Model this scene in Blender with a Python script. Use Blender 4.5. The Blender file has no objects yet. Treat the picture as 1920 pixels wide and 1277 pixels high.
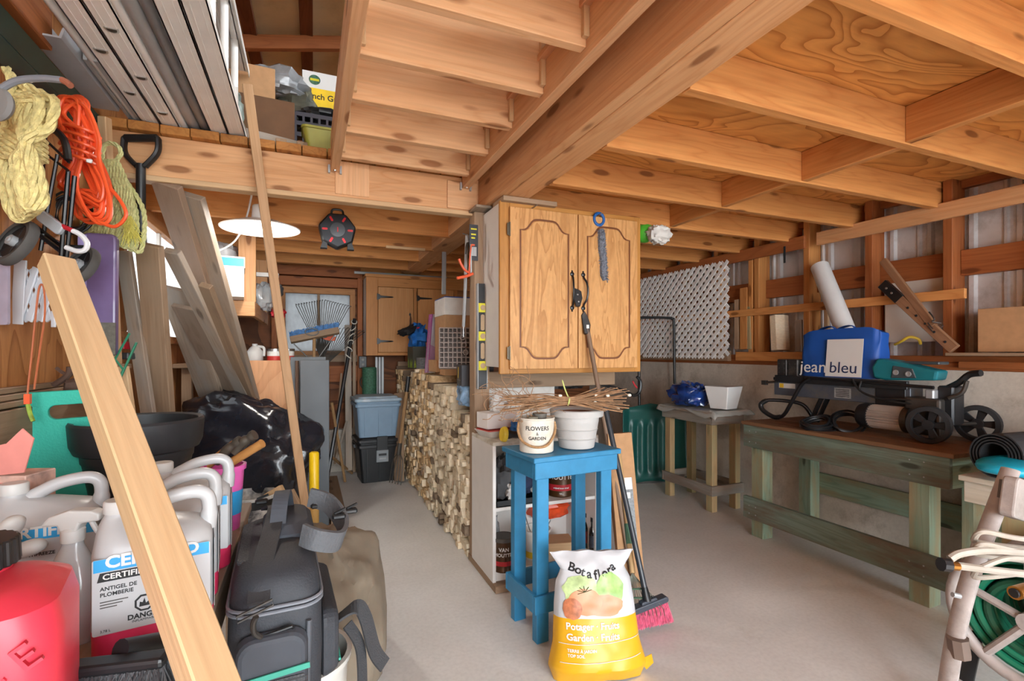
import bpy, bmesh, math, random
from mathutils import Vector, Matrix, noise as mnoise
R = math.radians
rnd = random.Random(7)
scn = bpy.context.scene
COL = scn.collection

# ---------------------------------------------------------------- camera, sky, light, exposure
F, CX, HY, YAW, CH = 930.0, 960.0, 660.0, R(22.4), 1.2
SA, CA = math.sin(YAW), math.cos(YAW)
cam_d = bpy.data.cameras.new('camera'); cam = bpy.data.objects.new('camera', cam_d); COL.objects.link(cam)
cam.location = (0, 0, CH); cam.rotation_euler = (R(90), 0, -YAW)
cam_d.sensor_width = 36; cam_d.lens = F/1920*36; cam_d.shift_y = (HY-638.5)/1920; cam_d.clip_start = .05
scn.camera = cam
scn.view_settings.view_transform = 'Standard'; scn.view_settings.look = 'None'
scn.view_settings.gamma = 1; scn.view_settings.use_curve_mapping = False
scn.view_settings.exposure = 1.58
wd = bpy.data.worlds.new('sky'); scn.world = wd; wd.use_nodes = True
wd.node_tree.nodes['Background'].inputs[0].default_value = (.88, .95, 1, 1)
wd.node_tree.nodes['Background'].inputs[1].default_value = 5.6
scn.cycles.max_bounces = 16; scn.cycles.diffuse_bounces = 8; scn.cycles.transparent_max_bounces = 16
def portal(name, loc, rot, sx, sy):
    l = bpy.data.lights.new(name, 'AREA'); l.shape = 'RECTANGLE'; l.size = sx; l.size_y = sy; l.cycles.is_portal = True
    o = bpy.data.objects.new(name, l); COL.objects.link(o); o.location = loc; o.rotation_euler = rot
portal('door_daylight_portal', (1.2, -3.22, 2.0), (R(90), 0, 0), 4.2, 4.0)

# ---------------------------------------------------------------- helpers
def ray(px, py):
    u = (px-CX)/F
    return Vector((CA*u+SA, CA-SA*u, (HY-py)/F))
def P(px, py, X=None, Y=None, Z=None, D=None):
    """photo pixel -> point on a plane of the room (or at camera depth D)"""
    d = ray(px, py)
    if X is not None: k = X/d.x
    elif Y is not None: k = Y/d.y
    elif Z is not None: k = (Z-CH)/d.z
    else: k = D
    return Vector((0, 0, CH))+d*k
V = Vector
WM = {}
def srgb(h):
    h = h.lstrip('#'); c = [int(h[i:i+2], 16)/255 for i in (0, 2, 4)]
    return tuple((x/12.92 if x <= .04045 else ((x+.055)/1.055)**2.4) for x in c)+(1,)
def tag(o, label=None, cat=None, group=None, kind=None):
    if label: o['label'] = label
    if cat: o['category'] = cat
    if group: o['group'] = group
    if kind: o['kind'] = kind
    return o
def place(o, parent=None, M=None):
    M = M or Matrix()
    COL.objects.link(o); WM[o.name] = M.copy()
    if parent is not None:
        o.parent = parent; o.matrix_basis = WM[parent.name].inverted()@M
    else: o.matrix_basis = M
    return o
def TR(loc=(0, 0, 0), rz=0, rx=0, ry=0):
    return Matrix.Translation(loc)@Matrix.Rotation(rz, 4, 'Z')@Matrix.Rotation(ry, 4, 'Y')@Matrix.Rotation(rx, 4, 'X')
def frame(o, x, z):
    """matrix with local X along x, local Z near z"""
    x = V(x).normalized(); z = V(z); z = (z-x*z.dot(x))
    if z.length < 1e-5: z = V((0, 0, 1)) if abs(x.z) < .9 else V((0, 1, 0)); z = z-x*z.dot(x)
    z.normalize(); y = z.cross(x)
    m = Matrix((x, y, z)).transposed().to_4x4(); m.translation = o
    return m
def thing(name, label, cat, loc=(0, 0, 0), rz=0, group=None, M=None):
    o = bpy.data.objects.new(name, None); o.empty_display_size = .05
    place(o, None, M or TR(loc, rz)); return tag(o, label, cat, group)
def struct(name, loc=(0, 0, 0)):
    o = bpy.data.objects.new(name, None); place(o, None, TR(loc)); o['kind'] = 'structure'; return o
def copy_tree(o, M, label=None, group=None, parent=None):
    c = o.copy(); place(c, parent, M)
    if label: c['label'] = label
    if group: c['group'] = group
    for ch in list(o.children):
        copy_tree(ch, M@WM[o.name].inverted()@WM[ch.name], parent=c)
    return c

class G:
    """collects geometry of ONE part"""
    def __init__(s): s.v = []; s.f = []; s.m = []; s.T = Matrix(); s.k = 0
    def add(s, vs, fs):
        n = len(s.v); s.v += [s.T@V(p) for p in vs]; s.f += [[i+n for i in f] for f in fs]; s.m += [s.k]*len(fs); return s
    def box(s, c, d):
        x, y, z = c; a, b, h = d[0]/2, d[1]/2, d[2]/2
        return s.add([(x-a, y-b, z-h), (x+a, y-b, z-h), (x+a, y+b, z-h), (x-a, y+b, z-h), (x-a, y-b, z+h), (x+a, y-b, z+h), (x+a, y+b, z+h), (x-a, y+b, z+h)],
                     [(0, 3, 2, 1), (4, 5, 6, 7), (0, 1, 5, 4), (1, 2, 6, 5), (2, 3, 7, 6), (3, 0, 4, 7)])
    def bx(s, x0, x1, y0, y1, z0, z1): return s.box(((x0+x1)/2, (y0+y1)/2, (z0+z1)/2), (x1-x0, y1-y0, z1-z0))
    def prism(s, poly, z0, z1, top=None):
        n = len(poly); top = top or poly
        return s.add([(p[0], p[1], z0) for p in poly]+[(p[0], p[1], z1) for p in top],
                     [list(range(n))[::-1], list(range(n, 2*n))]+[(i, (i+1) % n, n+(i+1) % n, n+i) for i in range(n)])
    def lathe(s, prof, n=24, cap=(1, 1), sx=1, sy=1):
        vs = []; fs = []; m = len(prof)
        for r, z in prof:
            for i in range(n):
                a = 2*math.pi*i/n; vs.append((r*math.cos(a)*sx, r*math.sin(a)*sy, z))
        for j in range(m-1):
            for i in range(n):
                k = (i+1) % n; fs.append((j*n+i, j*n+k, (j+1)*n+k, (j+1)*n+i))
        if cap[0]: fs.append(list(range(n))[::-1])
        if cap[1]: fs.append([(m-1)*n+i for i in range(n)])
        return s.add(vs, fs)
    def loft(s, rings, cap=True, closed=False):
        n = len(rings[0]); m = len(rings); vs = [p for r in rings for p in r]; fs = []
        for j in range(m if closed else m-1):
            for i in range(n):
                k = (i+1) % n; j2 = (j+1) % m; fs.append((j*n+i, j*n+k, j2*n+k, j2*n+i))
        if cap and not closed: fs += [list(range(n))[::-1], [(m-1)*n+i for i in range(n)]]
        return s.add(vs, fs)
    def tube(s, pts, r, n=8, closed=False, flat=1.0, cap=True):
        pts = [V(p) for p in pts]; m = len(pts); rr = r if isinstance(r, (list, tuple)) else [r]*m
        T = []
        for i in range(m):
            a = pts[(i-1) % m] if closed or i > 0 else pts[0]; b = pts[(i+1) % m] if closed or i < m-1 else pts[-1]
            t = (b-a); T.append(t.normalized() if t.length > 1e-9 else V((0, 0, 1)))
        up = V((0, 0, 1)) if abs(T[0].z) < .9 else V((1, 0, 0)); nrm = (up-T[0]*up.dot(T[0])).normalized()
        rings = []
        for i in range(m):
            nrm = nrm-T[i]*nrm.dot(T[i])
            nrm = nrm.normalized() if nrm.length > 1e-6 else T[i].orthogonal().normalized()
            bn = T[i].cross(nrm)
            rings.append([pts[i]+(nrm*math.cos(2*math.pi*k/n)*flat+bn*math.sin(2*math.pi*k/n))*rr[i] for k in range(n)])
        return s.loft(rings, cap, closed)
    def sheet(s, fn, nu, nv, th=0):
        """fn(u,v)->point; grid surface"""
        vs = [V(fn(i/nu, j/nv)) for j in range(nv+1) for i in range(nu+1)]; w = nu+1
        fs = [(j*w+i, j*w+i+1, (j+1)*w+i+1, (j+1)*w+i) for j in range(nv) for i in range(nu)]
        return s.add(vs, fs)
    def obj(s, name, mat, parent=None, M=None, smooth=False, bevel=0, bseg=1, solid=0, sub=0, weld=False):
        me = bpy.data.meshes.new(name); me.from_pydata([tuple(p) for p in s.v], [], s.f)
        mats = mat if isinstance(mat, (list, tuple)) else [mat]
        for m in mats: me.materials.append(m)
        if len(mats) > 1:
            for p, k in zip(me.polygons, s.m): p.material_index = k
        bm = bmesh.new(); bm.from_mesh(me)
        if weld: bmesh.ops.remove_doubles(bm, verts=bm.verts, dist=1e-5)
        bmesh.ops.recalc_face_normals(bm, faces=bm.faces); bm.to_mesh(me); bm.free()
        if smooth:
            me.polygons.foreach_set('use_smooth', [True]*len(me.polygons))
            try: me.set_sharp_from_angle(angle=R(40))
            except Exception: pass
        o = bpy.data.objects.new(name, me); place(o, parent, M)
        if solid:
            d = o.modifiers.new('solid', 'SOLIDIFY'); d.thickness = solid; d.offset = 0
        if bevel:
            b = o.modifiers.new('bevel', 'BEVEL'); b.width = bevel; b.segments = bseg; b.limit_method = 'ANGLE'; b.angle_limit = R(35)
        if sub:
            d = o.modifiers.new('sub', 'SUBSURF'); d.levels = sub; d.render_levels = sub
        return o
def smooth_path(pts, k=6, closed=False):
    pts = [V(p) for p in pts]; n = len(pts); out = []
    rng = range(n) if closed else range(n-1)
    g = lambda i: pts[i % n] if closed else pts[max(0, min(n-1, i))]
    for i in rng:
        p0, p1, p2, p3 = g(i-1), g(i), g(i+1), g(i+2)
        for j in range(k):
            t = j/k
            out.append(.5*((2*p1)+(p2-p0)*t+(2*p0-5*p1+4*p2-p3)*t*t+(3*p1-p0-3*p2+p3)*t**3))
    if not closed: out.append(pts[-1])
    return out
def board(name, a, b, w, t, mat, parent=None, n=(0, -1, 0), bevel=.0025):
    """straight timber from a to b: width w, thickness t along n, grain along its length"""
    a, b = V(a), V(b); L = (b-a).length
    return G().box((0, 0, 0), (L, w, t)).obj(name, mat, parent, frame((a+b)/2, b-a, n), bevel=bevel)
def bb(name, x0, x1, y0, y1, z0, z1, mat, parent=None, bevel=.0025):
    d = (x1-x0, y1-y0, z1-z0); c = V(((x0+x1)/2, (y0+y1)/2, (z0+z1)/2)); i = max(range(3), key=lambda k: d[k])
    e = [V((1, 0, 0)), V((0, 1, 0)), V((0, 0, 1))]; z = e[(i+2) % 3]
    return G().box((0, 0, 0), (d[i], d[(i+1) % 3], d[(i+2) % 3])).obj(name, mat, parent, frame(c, e[i], z), bevel=bevel)
def rrect(w, h, r, n=5):
    o = []
    for cx, cy, a0 in ((w/2-r, h/2-r, 0), (-w/2+r, h/2-r, 90), (-w/2+r, -h/2+r, 180), (w/2-r, -h/2+r, 270)):
        for i in range(n+1):
            a = R(a0+90*i/n); o.append((cx+r*math.cos(a), cy+r*math.sin(a)))
    return o
def text(s, size, mat, parent, M, bend=None, align='CENTER', name='lettering', fn=None, sx=1, bold=0, thick=.0004):
    cu = bpy.data.curves.new('txt', 'FONT'); cu.body = s; cu.size = size; cu.align_x = align; cu.align_y = 'CENTER'
    cu.extrude = thick; cu.offset = bold; cu.resolution_u = 3
    t = bpy.data.objects.new('txt', cu); COL.objects.link(t)
    dg = bpy.context.evaluated_depsgraph_get(); me = bpy.data.meshes.new_from_object(t.evaluated_get(dg))
    bpy.data.objects.remove(t); me.materials.clear(); me.materials.append(mat)
    for v in me.vertices:
        x, y, z = v.co; x *= sx
        if bend: v.co = (bend*math.sin(x/bend), y, z+bend*math.cos(x/bend)-bend)
        elif fn: v.co = fn(x, y, z)
        else: v.co = (x, y, z)
    o = bpy.data.objects.new(name, me); return place(o, parent, M)
def face(o, x, y):
    """matrix of a label plane: local X along x, local Y along y"""
    x = V(x).normalized(); y = V(y); y = (y-x*x.dot(y)).normalized(); z = x.cross(y)
    m = Matrix((x, y, z)).transposed().to_4x4(); m.translation = V(o); return m
def patch(name, w, h, mat, parent, M, th=.0006, r=0):
    g = G(); poly = rrect(w, h, r) if r else [(-w/2, -h/2), (w/2, -h/2), (w/2, h/2), (-w/2, h/2)]
    return g.prism(poly, 0, th).obj(name, mat, parent, M)
def poly_patch(name, pts, mat, parent, M, th=.0006): return G().prism(pts, 0, th).obj(name, mat, parent, M)
def rings_bend(fn, n):  # helper for closed loops
    return [fn(i/n) for i in range(n)]

# ---------------------------------------------------------------- materials
MT = {}
def nt(name):
    m = bpy.data.materials.new(name); m.use_nodes = True; t = m.node_tree; b = t.nodes['Principled BSDF']; MT[name] = m
    return m, t, b
def N(t, typ, **kw):
    n = t.nodes.new('ShaderNode'+typ)
    for k, v in kw.items():
        if k.startswith('i_'):
            key = k[2:]; n.inputs[int(key) if key.isdigit() else key.replace('_', ' ')].default_value = v
        else: setattr(n, k, v)
    return n
def ramp(t, fac, stops):
    r = N(t, 'ValToRGB'); e = r.color_ramp.elements
    while len(e) < len(stops): e.new(.5)
    for x, (p, c) in zip(e, stops): x.position = p; x.color = c
    t.links.new(fac, r.inputs[0]); return r.outputs[0]
def mixc(t, fac, a, b, mode='MIX'):
    m = N(t, 'Mix', data_type='RGBA', blend_type=mode)
    for k, v in ((0, fac), (6, a), (7, b)):
        if hasattr(v, 'links') or hasattr(v, 'is_linked'): t.links.new(v, m.inputs[k])
        else: m.inputs[k].default_value = v
    return m.outputs[2]
def dim(c, k): return tuple(max(0, min(1, x*k)) for x in c[:3])+(1,)
def coords(t, scale=(1, 1, 1), rand=True):
    tc = N(t, 'TexCoord'); mp = N(t, 'Mapping'); mp.inputs['Scale'].default_value = scale
    t.links.new(tc.outputs['Object'], mp.inputs[0])
    if rand:
        oi = N(t, 'ObjectInfo'); mu = N(t, 'Math', operation='MULTIPLY', i_1=37.0); cx = N(t, 'CombineXYZ')
        t.links.new(oi.outputs['Random'], mu.inputs[0])
        for k in range(3): t.links.new(mu.outputs[0], cx.inputs[k])
        t.links.new(cx.outputs[0], mp.inputs['Location'])
    return mp.outputs[0]
def mat(name, h, rough=.55, metal=0, var=.12, scale=14, bump=0, spec=.5, trans=0, alpha=1, coat=0, sss=0, bscale=None, dirt=None):
    m, t, b = nt(name); c = srgb(h) if isinstance(h, str) else h
    co = coords(t)
    nz = N(t, 'TexNoise', i_Scale=scale, i_Detail=5.0); t.links.new(co, nz.inputs['Vector'])
    col = ramp(t, nz.outputs['Fac'], [(.3, dim(c, 1-var)), (.7, dim(c, 1+var*.6))])
    if dirt:
        n2 = N(t, 'TexNoise', i_Scale=scale*.45, i_Detail=8.0, i_Roughness=.7); t.links.new(co, n2.inputs['Vector'])
        k = ramp(t, n2.outputs['Fac'], [(.5, (0, 0, 0, 1)), (.66, (1, 1, 1, 1))]); col = mixc(t, k, col, srgb(dirt))
    t.links.new(col, b.inputs['Base Color'])
    b.inputs['Roughness'].default_value = rough; b.inputs['Metallic'].default_value = metal
    b.inputs['Specular IOR Level'].default_value = spec; b.inputs['Alpha'].default_value = alpha
    b.inputs['Transmission Weight'].default_value = trans; b.inputs['Coat Weight'].default_value = coat
    if bump:
        nb = N(t, 'TexNoise', i_Scale=bscale or scale*3, i_Detail=4.0); t.links.new(co, nb.inputs['Vector'])
        bp = N(t, 'Bump', i_Strength=bump, i_Distance=.01); t.links.new(nb.outputs['Fac'], bp.inputs['Height']); t.links.new(bp.outputs[0], b.inputs['Normal'])
    return m
def wood(name, light, dark, knots=.5, rough=.6, lines=.5, var=.16, weather=None, axis=0, knotc='#6b3d1c', ls=1.0):
    """timber: growth lines and fibres along local X (or another axis), knots, per-board tone"""
    m, t, b = nt(name); L, Dk = srgb(light), srgb(dark)
    def sc(a, q): v = [q, q, q]; v[axis] = a; return tuple(v)
    c1 = coords(t, sc(.9*ls, 9*ls)); c2 = coords(t, sc(3, 90)); c3 = coords(t, sc(3.0, 10.0))
    n1 = N(t, 'TexNoise', i_Scale=1.0, i_Detail=2.0, i_Distortion=.6); t.links.new(c1, n1.inputs['Vector'])
    mu = N(t, 'Math', operation='MULTIPLY', i_1=9.0); t.links.new(n1.outputs['Fac'], mu.inputs[0])
    fr = N(t, 'Math', operation='PINGPONG', i_1=.5); t.links.new(mu.outputs[0], fr.inputs[0])
    g1 = ramp(t, fr.outputs[0], [(.0, (1, 1, 1, 1)), (.16, (.35, .35, .35, 1)), (.5, (0, 0, 0, 1))])
    base = ramp(t, n1.outputs['Fac'], [(.3, L), (.75, tuple(.6*a+.4*d for a, d in zip(L, Dk)))])
    sca = N(t, 'Math', operation='MULTIPLY', i_1=lines); t.links.new(g1, sca.inputs[0])
    col = mixc(t, sca.outputs[0], base, Dk)
    n2 = N(t, 'TexNoise', i_Scale=1.0, i_Detail=3.0); t.links.new(c2, n2.inputs['Vector'])
    fib = ramp(t, n2.outputs['Fac'], [(.3, (.78, .78, .78, 1)), (.65, (1, 1, 1, 1))]); col = mixc(t, .6, col, fib, 'MULTIPLY')
    if knots:
        vo = N(t, 'TexVoronoi', i_Scale=1.0, i_Randomness=1.0); t.links.new(c3, vo.inputs['Vector'])
        k = ramp(t, vo.outputs['Distance'], [(.1+.06*knots, (1, 1, 1, 1)), (.15+.08*knots, (.07, .07, .07, 1)), (.3, (0, 0, 0, 1))])
        kk = N(t, 'Math', operation='MULTIPLY', i_1=.75); t.links.new(k, kk.inputs[0]); col = mixc(t, kk.outputs[0], col, srgb(knotc))
    if weather:
        c4 = coords(t, sc(2.5, 12)); n4 = N(t, 'TexNoise', i_Scale=1.0, i_Detail=6.0, i_Roughness=.65); t.links.new(c4, n4.inputs['Vector'])
        k = ramp(t, n4.outputs['Fac'], [(.42, (0, 0, 0, 1)), (.62, (1, 1, 1, 1))]); col = mixc(t, k, col, srgb(weather))
    oi = N(t, 'ObjectInfo'); tone = ramp(t, oi.outputs['Random'], [(0, (1-var, 1-var*1.05, 1-var*1.15, 1)), (1, (1, 1, 1, 1))])
    col = mixc(t, 1.0, col, tone, 'MULTIPLY'); t.links.new(col, b.inputs['Base Color'])
    b.inputs['Roughness'].default_value = rough; b.inputs['Specular IOR Level'].default_value = .3
    bp = N(t, 'Bump', i_Strength=.25, i_Distance=.004); t.links.new(n2.outputs['Fac'], bp.inputs['Height']); t.links.new(bp.outputs[0], b.inputs['Normal'])
    return m
def plywood(name, light, dark, sc=(1.2, 2.6, 2.6), bands=11.0, width=.22, rough=.6, strength=.8):
    """rotary-cut veneer: contour lines of a smooth noise"""
    m, t, b = nt(name); L, Dk = srgb(light), srgb(dark)
    co = coords(t, sc); n1 = N(t, 'TexNoise', i_Scale=1.0, i_Detail=2.2, i_Distortion=.8, i_Roughness=.45); t.links.new(co, n1.inputs['Vector'])
    mu = N(t, 'Math', operation='MULTIPLY', i_1=bands); t.links.new(n1.outputs['Fac'], mu.inputs[0])
    fr = N(t, 'Math', operation='FRACT'); t.links.new(mu.outputs[0], fr.inputs[0])
    k = ramp(t, fr.outputs[0], [(0, (1, 1, 1, 1)), (width, (.35, .35, .35, 1)), (.75, (0, 0, 0, 1)), (.97, (.15, .15, .15, 1))])
    s = N(t, 'Math', operation='MULTIPLY', i_1=strength); t.links.new(k, s.inputs[0])
    col = mixc(t, s.outputs[0], L, Dk)
    c2 = coords(t, (sc[0]*6, sc[1]*22, sc[2]*22)); n2 = N(t, 'TexNoise', i_Scale=1.0, i_Detail=4.0); t.links.new(c2, n2.inputs['Vector'])
    fib = ramp(t, n2.outputs['Fac'], [(.3, (.82, .82, .82, 1)), (.65, (1, 1, 1, 1))]); col = mixc(t, .7, col, fib, 'MULTIPLY')
    t.links.new(col, b.inputs['Base Color']); b.inputs['Roughness'].default_value = rough; b.inputs['Specular IOR Level'].default_value = .3
    return m
def concrete(name, base, dark, stain, sc=1.3, rough=.55, bump=.15, st=(.55, .72)):
    m, t, b = nt(name); co = coords(t, rand=False)
    n1 = N(t, 'TexNoise', i_Scale=sc, i_Detail=9.0, i_Roughness=.62); t.links.new(co, n1.inputs['Vector'])
    col = ramp(t, n1.outputs['Fac'], [(.3, srgb(dark)), (.62, srgb(base))])
    n2 = N(t, 'TexNoise', i_Scale=sc*2.3, i_Detail=10.0, i_Roughness=.75); t.links.new(co, n2.inputs['Vector'])
    k = ramp(t, n2.outputs['Fac'], [(st[0], (0, 0, 0, 1)), (st[1], (.8, .8, .8, 1))]); col = mixc(t, k, col, srgb(stain))
    n3 = N(t, 'TexNoise', i_Scale=60.0, i_Detail=4.0); t.links.new(co, n3.inputs['Vector'])
    sp = ramp(t, n3.outputs['Fac'], [(.3, (.85, .85, .85, 1)), (.6, (1, 1, 1, 1))]); col = mixc(t, .6, col, sp, 'MULTIPLY')
    t.links.new(col, b.inputs['Base Color']); b.inputs['Roughness'].default_value = rough; b.inputs['Specular IOR Level'].default_value = .4
    bp = N(t, 'Bump', i_Strength=bump, i_Distance=.01); t.links.new(n2.outputs['Fac'], bp.inputs['Height']); t.links.new(bp.outputs[0], b.inputs['Normal'])
    return m
pine = wood('pine_stair', '#e9bb90', '#d49a68', .8, knotc='#8a4f26')
pineb = wood('pine_beam', '#e2af80', '#c88a56', .65, knotc='#7a4520')
joistm = wood('joist_fir', '#dc9c5c', '#b8703a', .3, knotc='#6b3814', var=.2)
redwood = wood('red_framing', '#b06a3c', '#8a4a25', .3, knotc='#5c2d14', var=.25)
deckw = wood('deck_plank', '#c98a48', '#9c5f2c', .4, var=.3)
greyw = wood('weathered_plank', '#b09c89', '#8a7664', .35, weather='#9c9186', knotc='#4d3d30', var=.2)
brownw = wood('old_brown_plank', '#b2957a', '#8a6d53', .4, weather='#a0876f', knotc='#51361f', var=.22)
palew = wood('pale_lumber', '#d9b58c', '#c29a6f', 0, lines=.3)
palew2 = wood('pale_lumber_edge', '#e3c79c', '#cfae80', .0, lines=.25)
treated = wood('treated_lumber', '#c9ab80', '#a08860', .5, weather='#a9a079', knotc='#6b5a35')
greenw = wood('green_treated', '#a3bca6', '#6d8a72', .3, weather='#a09878', knotc='#3c3a26', var=.25)
greend = wood('green_dark_rail', '#82968a', '#566657', .3, weather='#6f6656', knotc='#2c271d', var=.2)
greyr = wood('grey_rail', '#9d978e', '#7a746c', .3, weather='#8a7767', knotc='#4a4038')
logm = wood('split_log', '#f4e6cd', '#e2caa0', .0, lines=.35, var=.35, rough=.8)
logdark = wood('bark_log', '#8d7a66', '#5c4a3a', .0, lines=.35, var=.3, rough=.85)
oak = plywood('oak_door', '#d3a068', '#a06a36', (12, 1.3, 12), 8, .4, .42, .6)
oakf = wood('oak_frame', '#c88f4c', '#a87034', .0, .4, .45, ls=1.6)
knotty = wood('knotty_door', '#d39b62', '#b97a42', .4, .5, .35, axis=2)
knotx = wood('knotty_frame', '#c98d50', '#a96a35', .3, .5, .35)
ply = plywood('ply_ceiling', '#d79650', '#9c5a22', (1.3, 2.6, 2.6), 15, .3)
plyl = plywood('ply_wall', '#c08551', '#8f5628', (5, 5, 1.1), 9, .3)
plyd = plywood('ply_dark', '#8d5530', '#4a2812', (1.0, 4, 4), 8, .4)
plyr = plywood('ply_red', '#cf9a70', '#b57a50', (1.2, 3, 3), 6, .4, .6, .5)
floorm = concrete('floor_concrete', '#e8e8e6', '#d3d2cf', '#bdb4a8', .9, .38, .06, (.6, .8))
wallc = concrete('wall_concrete', '#d3ccc0', '#b3aa9d', '#978b7c', 2.2, .8, .35, (.5, .7))
white = mat('white_paint', '#cfccc8', .5, var=.04)
melam = mat('white_melamine', '#e2e0dc', .35, var=.04)
blackp = mat('black_plastic', '#1c1d1f', .4, var=.2)
blackm = mat('black_metal', '#18181a', .35, var=.2)
rubber = mat('black_rubber', '#222224', .75, var=.2, bump=.2)
steel = mat('bright_steel', '#c2c2c2', .3, 1, .08)
darksteel = mat('dark_steel', '#5a5754', .45, .8, .2)
alum = mat('aluminium', '#ebe9e5', .38, .12, .08, 6)
galv = mat('galvanized', '#a9abad', .5, .35, .15, 5)
inkblk = mat('ink_black', '#1a1a1c', .6, var=.05)
inkwht = mat('ink_white', '#dcdcda', .6, var=.02)
card = mat('cardboard', '#b48a62', .85, var=.1, scale=30, bump=.05)
# ================================================================ THE SETTING
XL, XR, YB, ZD, YF = -.85, 3.25, 5.35, 2.0, -3.2
G().bx(-2.5, 4.8, YF, 5.6, -.2, 0).obj('floor', floorm)['kind'] = 'structure'
drive = concrete('driveway', '#cfcbc4', '#b9b5ae', '#a9a49b', .6, .8, .1)
G().bx(-14, 16, -18, YF-.001, -.25, -.02).obj('ground_driveway', drive)['kind'] = 'structure'
snow = mat('snow_ground', '#e9ebee', .8, var=.05)
G().bx(-14, -1.4, YF, 22, -.3, -.03).obj('ground_side_yard', snow)['kind'] = 'structure'
G().bx(-1.4, 16, 5.62, 22, -.3, -.03).obj('ground_back_yard', snow)['kind'] = 'structure'
bronze = mat('brown_ink', '#7a5230', .7)

# ---- right wall: concrete base, framing, corrugated metal
wr = struct('wall_right', (XR, 2, 0))
G().bx(XR, XR+.2, YF, YB+.2, 0, 1.10).obj('concrete_base', wallc, wr)
bb('sill_plate', XR+.01, XR+.15, YF+.05, YB, 1.10, 1.14, redwood, wr)
bb('sill_plate', XR+.015, XR+.15, YF+.05, YB, 1.14, 1.178, redwood, wr)
STY = [-3.02, -2.6, -2.18, -1.76, -1.34, -.92, -.5, -.08, .34, .76, 1.18, 1.585, 2.0, 2.42, 2.84, 3.26, 3.68, 4.1, 4.52, 4.94]
for y in STY: bb('stud', XR, XR+.12, y, y+.045, 1.178, 2.22, redwood if y < 2.2 else joistm, wr)
bb('stud', XR-.0, XR+.12, 2.90, 2.94, 1.178, 1.93, joistm, wr)
for a, b in zip(STY, STY[1:]):
    bb('girt', XR+.075, XR+.12, a+.046, b-.001, 1.62, 1.76, redwood, wr)
    bb('girt', XR+.075, XR+.12, a+.046, b-.001, 2.1, 2.22, redwood, wr)
bb('upper_strap', XR-.025, XR, .2, 2.35, 1.93, 2.02, pineb, wr)
bb('upper_strap', XR-.025, XR, 2.44, YB, 1.93, 2.02, redwood, wr)
bb('middle_strap', XR-.022, XR, 1.52, 4.6, 1.485, 1.54, joistm, wr)
bb('base_strap', XR-.03, XR+.01, 3.12, YB, 1.125, 1.21, brownw, wr)
bb('base_strap', XR-.02, XR+.01, 2.15, 3.05, 1.13, 1.20, joistm, wr)
bb('base_strap', XR-.02, XR+.01, .2, 1.55, 1.115, 1.15, redwood, wr)
g = G(); y = YF+.05; prof = []
while y < YB+.1:
    prof += [(0, y), (0, y+.085), (.018, y+.095), (.018, y+.115), (0, y+.125), (0, y+.15), (.012, y+.157), (.012, y+.168), (0, y+.175)]; y += .2
for (d0, y0), (d1, y1) in zip(prof, prof[1:]):
    g.add([(XR+.135-d0, y0, 1.1), (XR+.135-d1, y1, 1.1), (XR+.135-d1, y1, 3.6), (XR+.135-d0, y0, 3.6)], [(0, 1, 2, 3)])
siding = mat('metal_siding', '#d2d3d6', .4, .25, .2, 5, dirt='#a9a6a4')
g.obj('metal_siding', siding, wr, solid=.003)
G().bx(XR+.155, XR+.2, YF, YB+.2, 1.1, 3.7).obj('backing_panel', mat('siding_backing', '#6b6660', .8), wr)

# ---- left wall with a window
wl = struct('wall_left', (XL, 2, 0))
WY0, WY1, WZ0, WZ1 = 2.98, 4.35, 1.3, 1.93
g = G(); g.bx(XL-.02, XL, YF, WY0, 0, 3.6); g.bx(XL-.02, XL, WY1, YB, 0, 3.6); g.bx(XL-.02, XL, WY0, WY1, 0, WZ0); g.bx(XL-.02, XL, WY0, WY1, WZ1, 3.6)
g.obj('plywood_sheet', plyl, wl)
bb('bottom_rail', XL, XL+.05, .2, 2.95, .93, 1.03, brownw, wl)
for i, z in enumerate((1.035, 1.055, 1.075)): bb('cedar_strip', XL, XL+.045-.01*i, .2, 2.93+.02*i, z, z+.018, brownw, wl)
bb('ledger', XL, XL+.05, YF+.05, 2.15, 2.22, 2.5, redwood, wl)
w1 = struct('window_1', (XL, (WY0+WY1)/2, WZ0))
wwood = wood('window_wood', '#c08a5a', '#9a643a', .2)
for a in ((WY0-.05, WY1+.05, WZ1, WZ1+.06), (WY0-.05, WY1+.05, WZ0-.05, WZ0), (WY0-.05, WY0, WZ0, WZ1), (WY1, WY1+.05, WZ0, WZ1)):
    bb('window_frame', XL-.01, XL+.03, a[0], a[1], a[2], a[3], wwood, w1)
bb('window_mullion', XL-.02, XL+.01, 3.64, 3.68, WZ0, WZ1, white, w1)
def paneglass(name, k):
    m, t, b = nt(name); out = t.nodes['Material Output']
    tr = N(t, 'BsdfTransparent'); tl = N(t, 'BsdfTranslucent'); mx = N(t, 'MixShader', i_0=.45)
    nz = N(t, 'TexNoise', i_Scale=9.0, i_Detail=6.0); r_ = ramp(t, nz.outputs['Fac'], [(.3, (.3*k, .3*k, .3*k, 1)), (.7, (.37*k, .37*k, .37*k, 1))])
    t.links.new(r_, tl.inputs[0]); tr.inputs[0].default_value = (.04, .04, .04, 1)
    t.links.new(tr.outputs[0], mx.inputs[1]); t.links.new(tl.outputs[0], mx.inputs[2]); t.links.new(mx.outputs[0], out.inputs[0]); return m
pane = paneglass('milky_pane', 1); pane_b = paneglass('bright_pane', 2.4)
for a, b in ((WY0, 3.64), (3.68, WY1)): bb('pane', XL-.012, XL-.008, a, b, WZ0, WZ1, pane_b, w1, 0)

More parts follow.
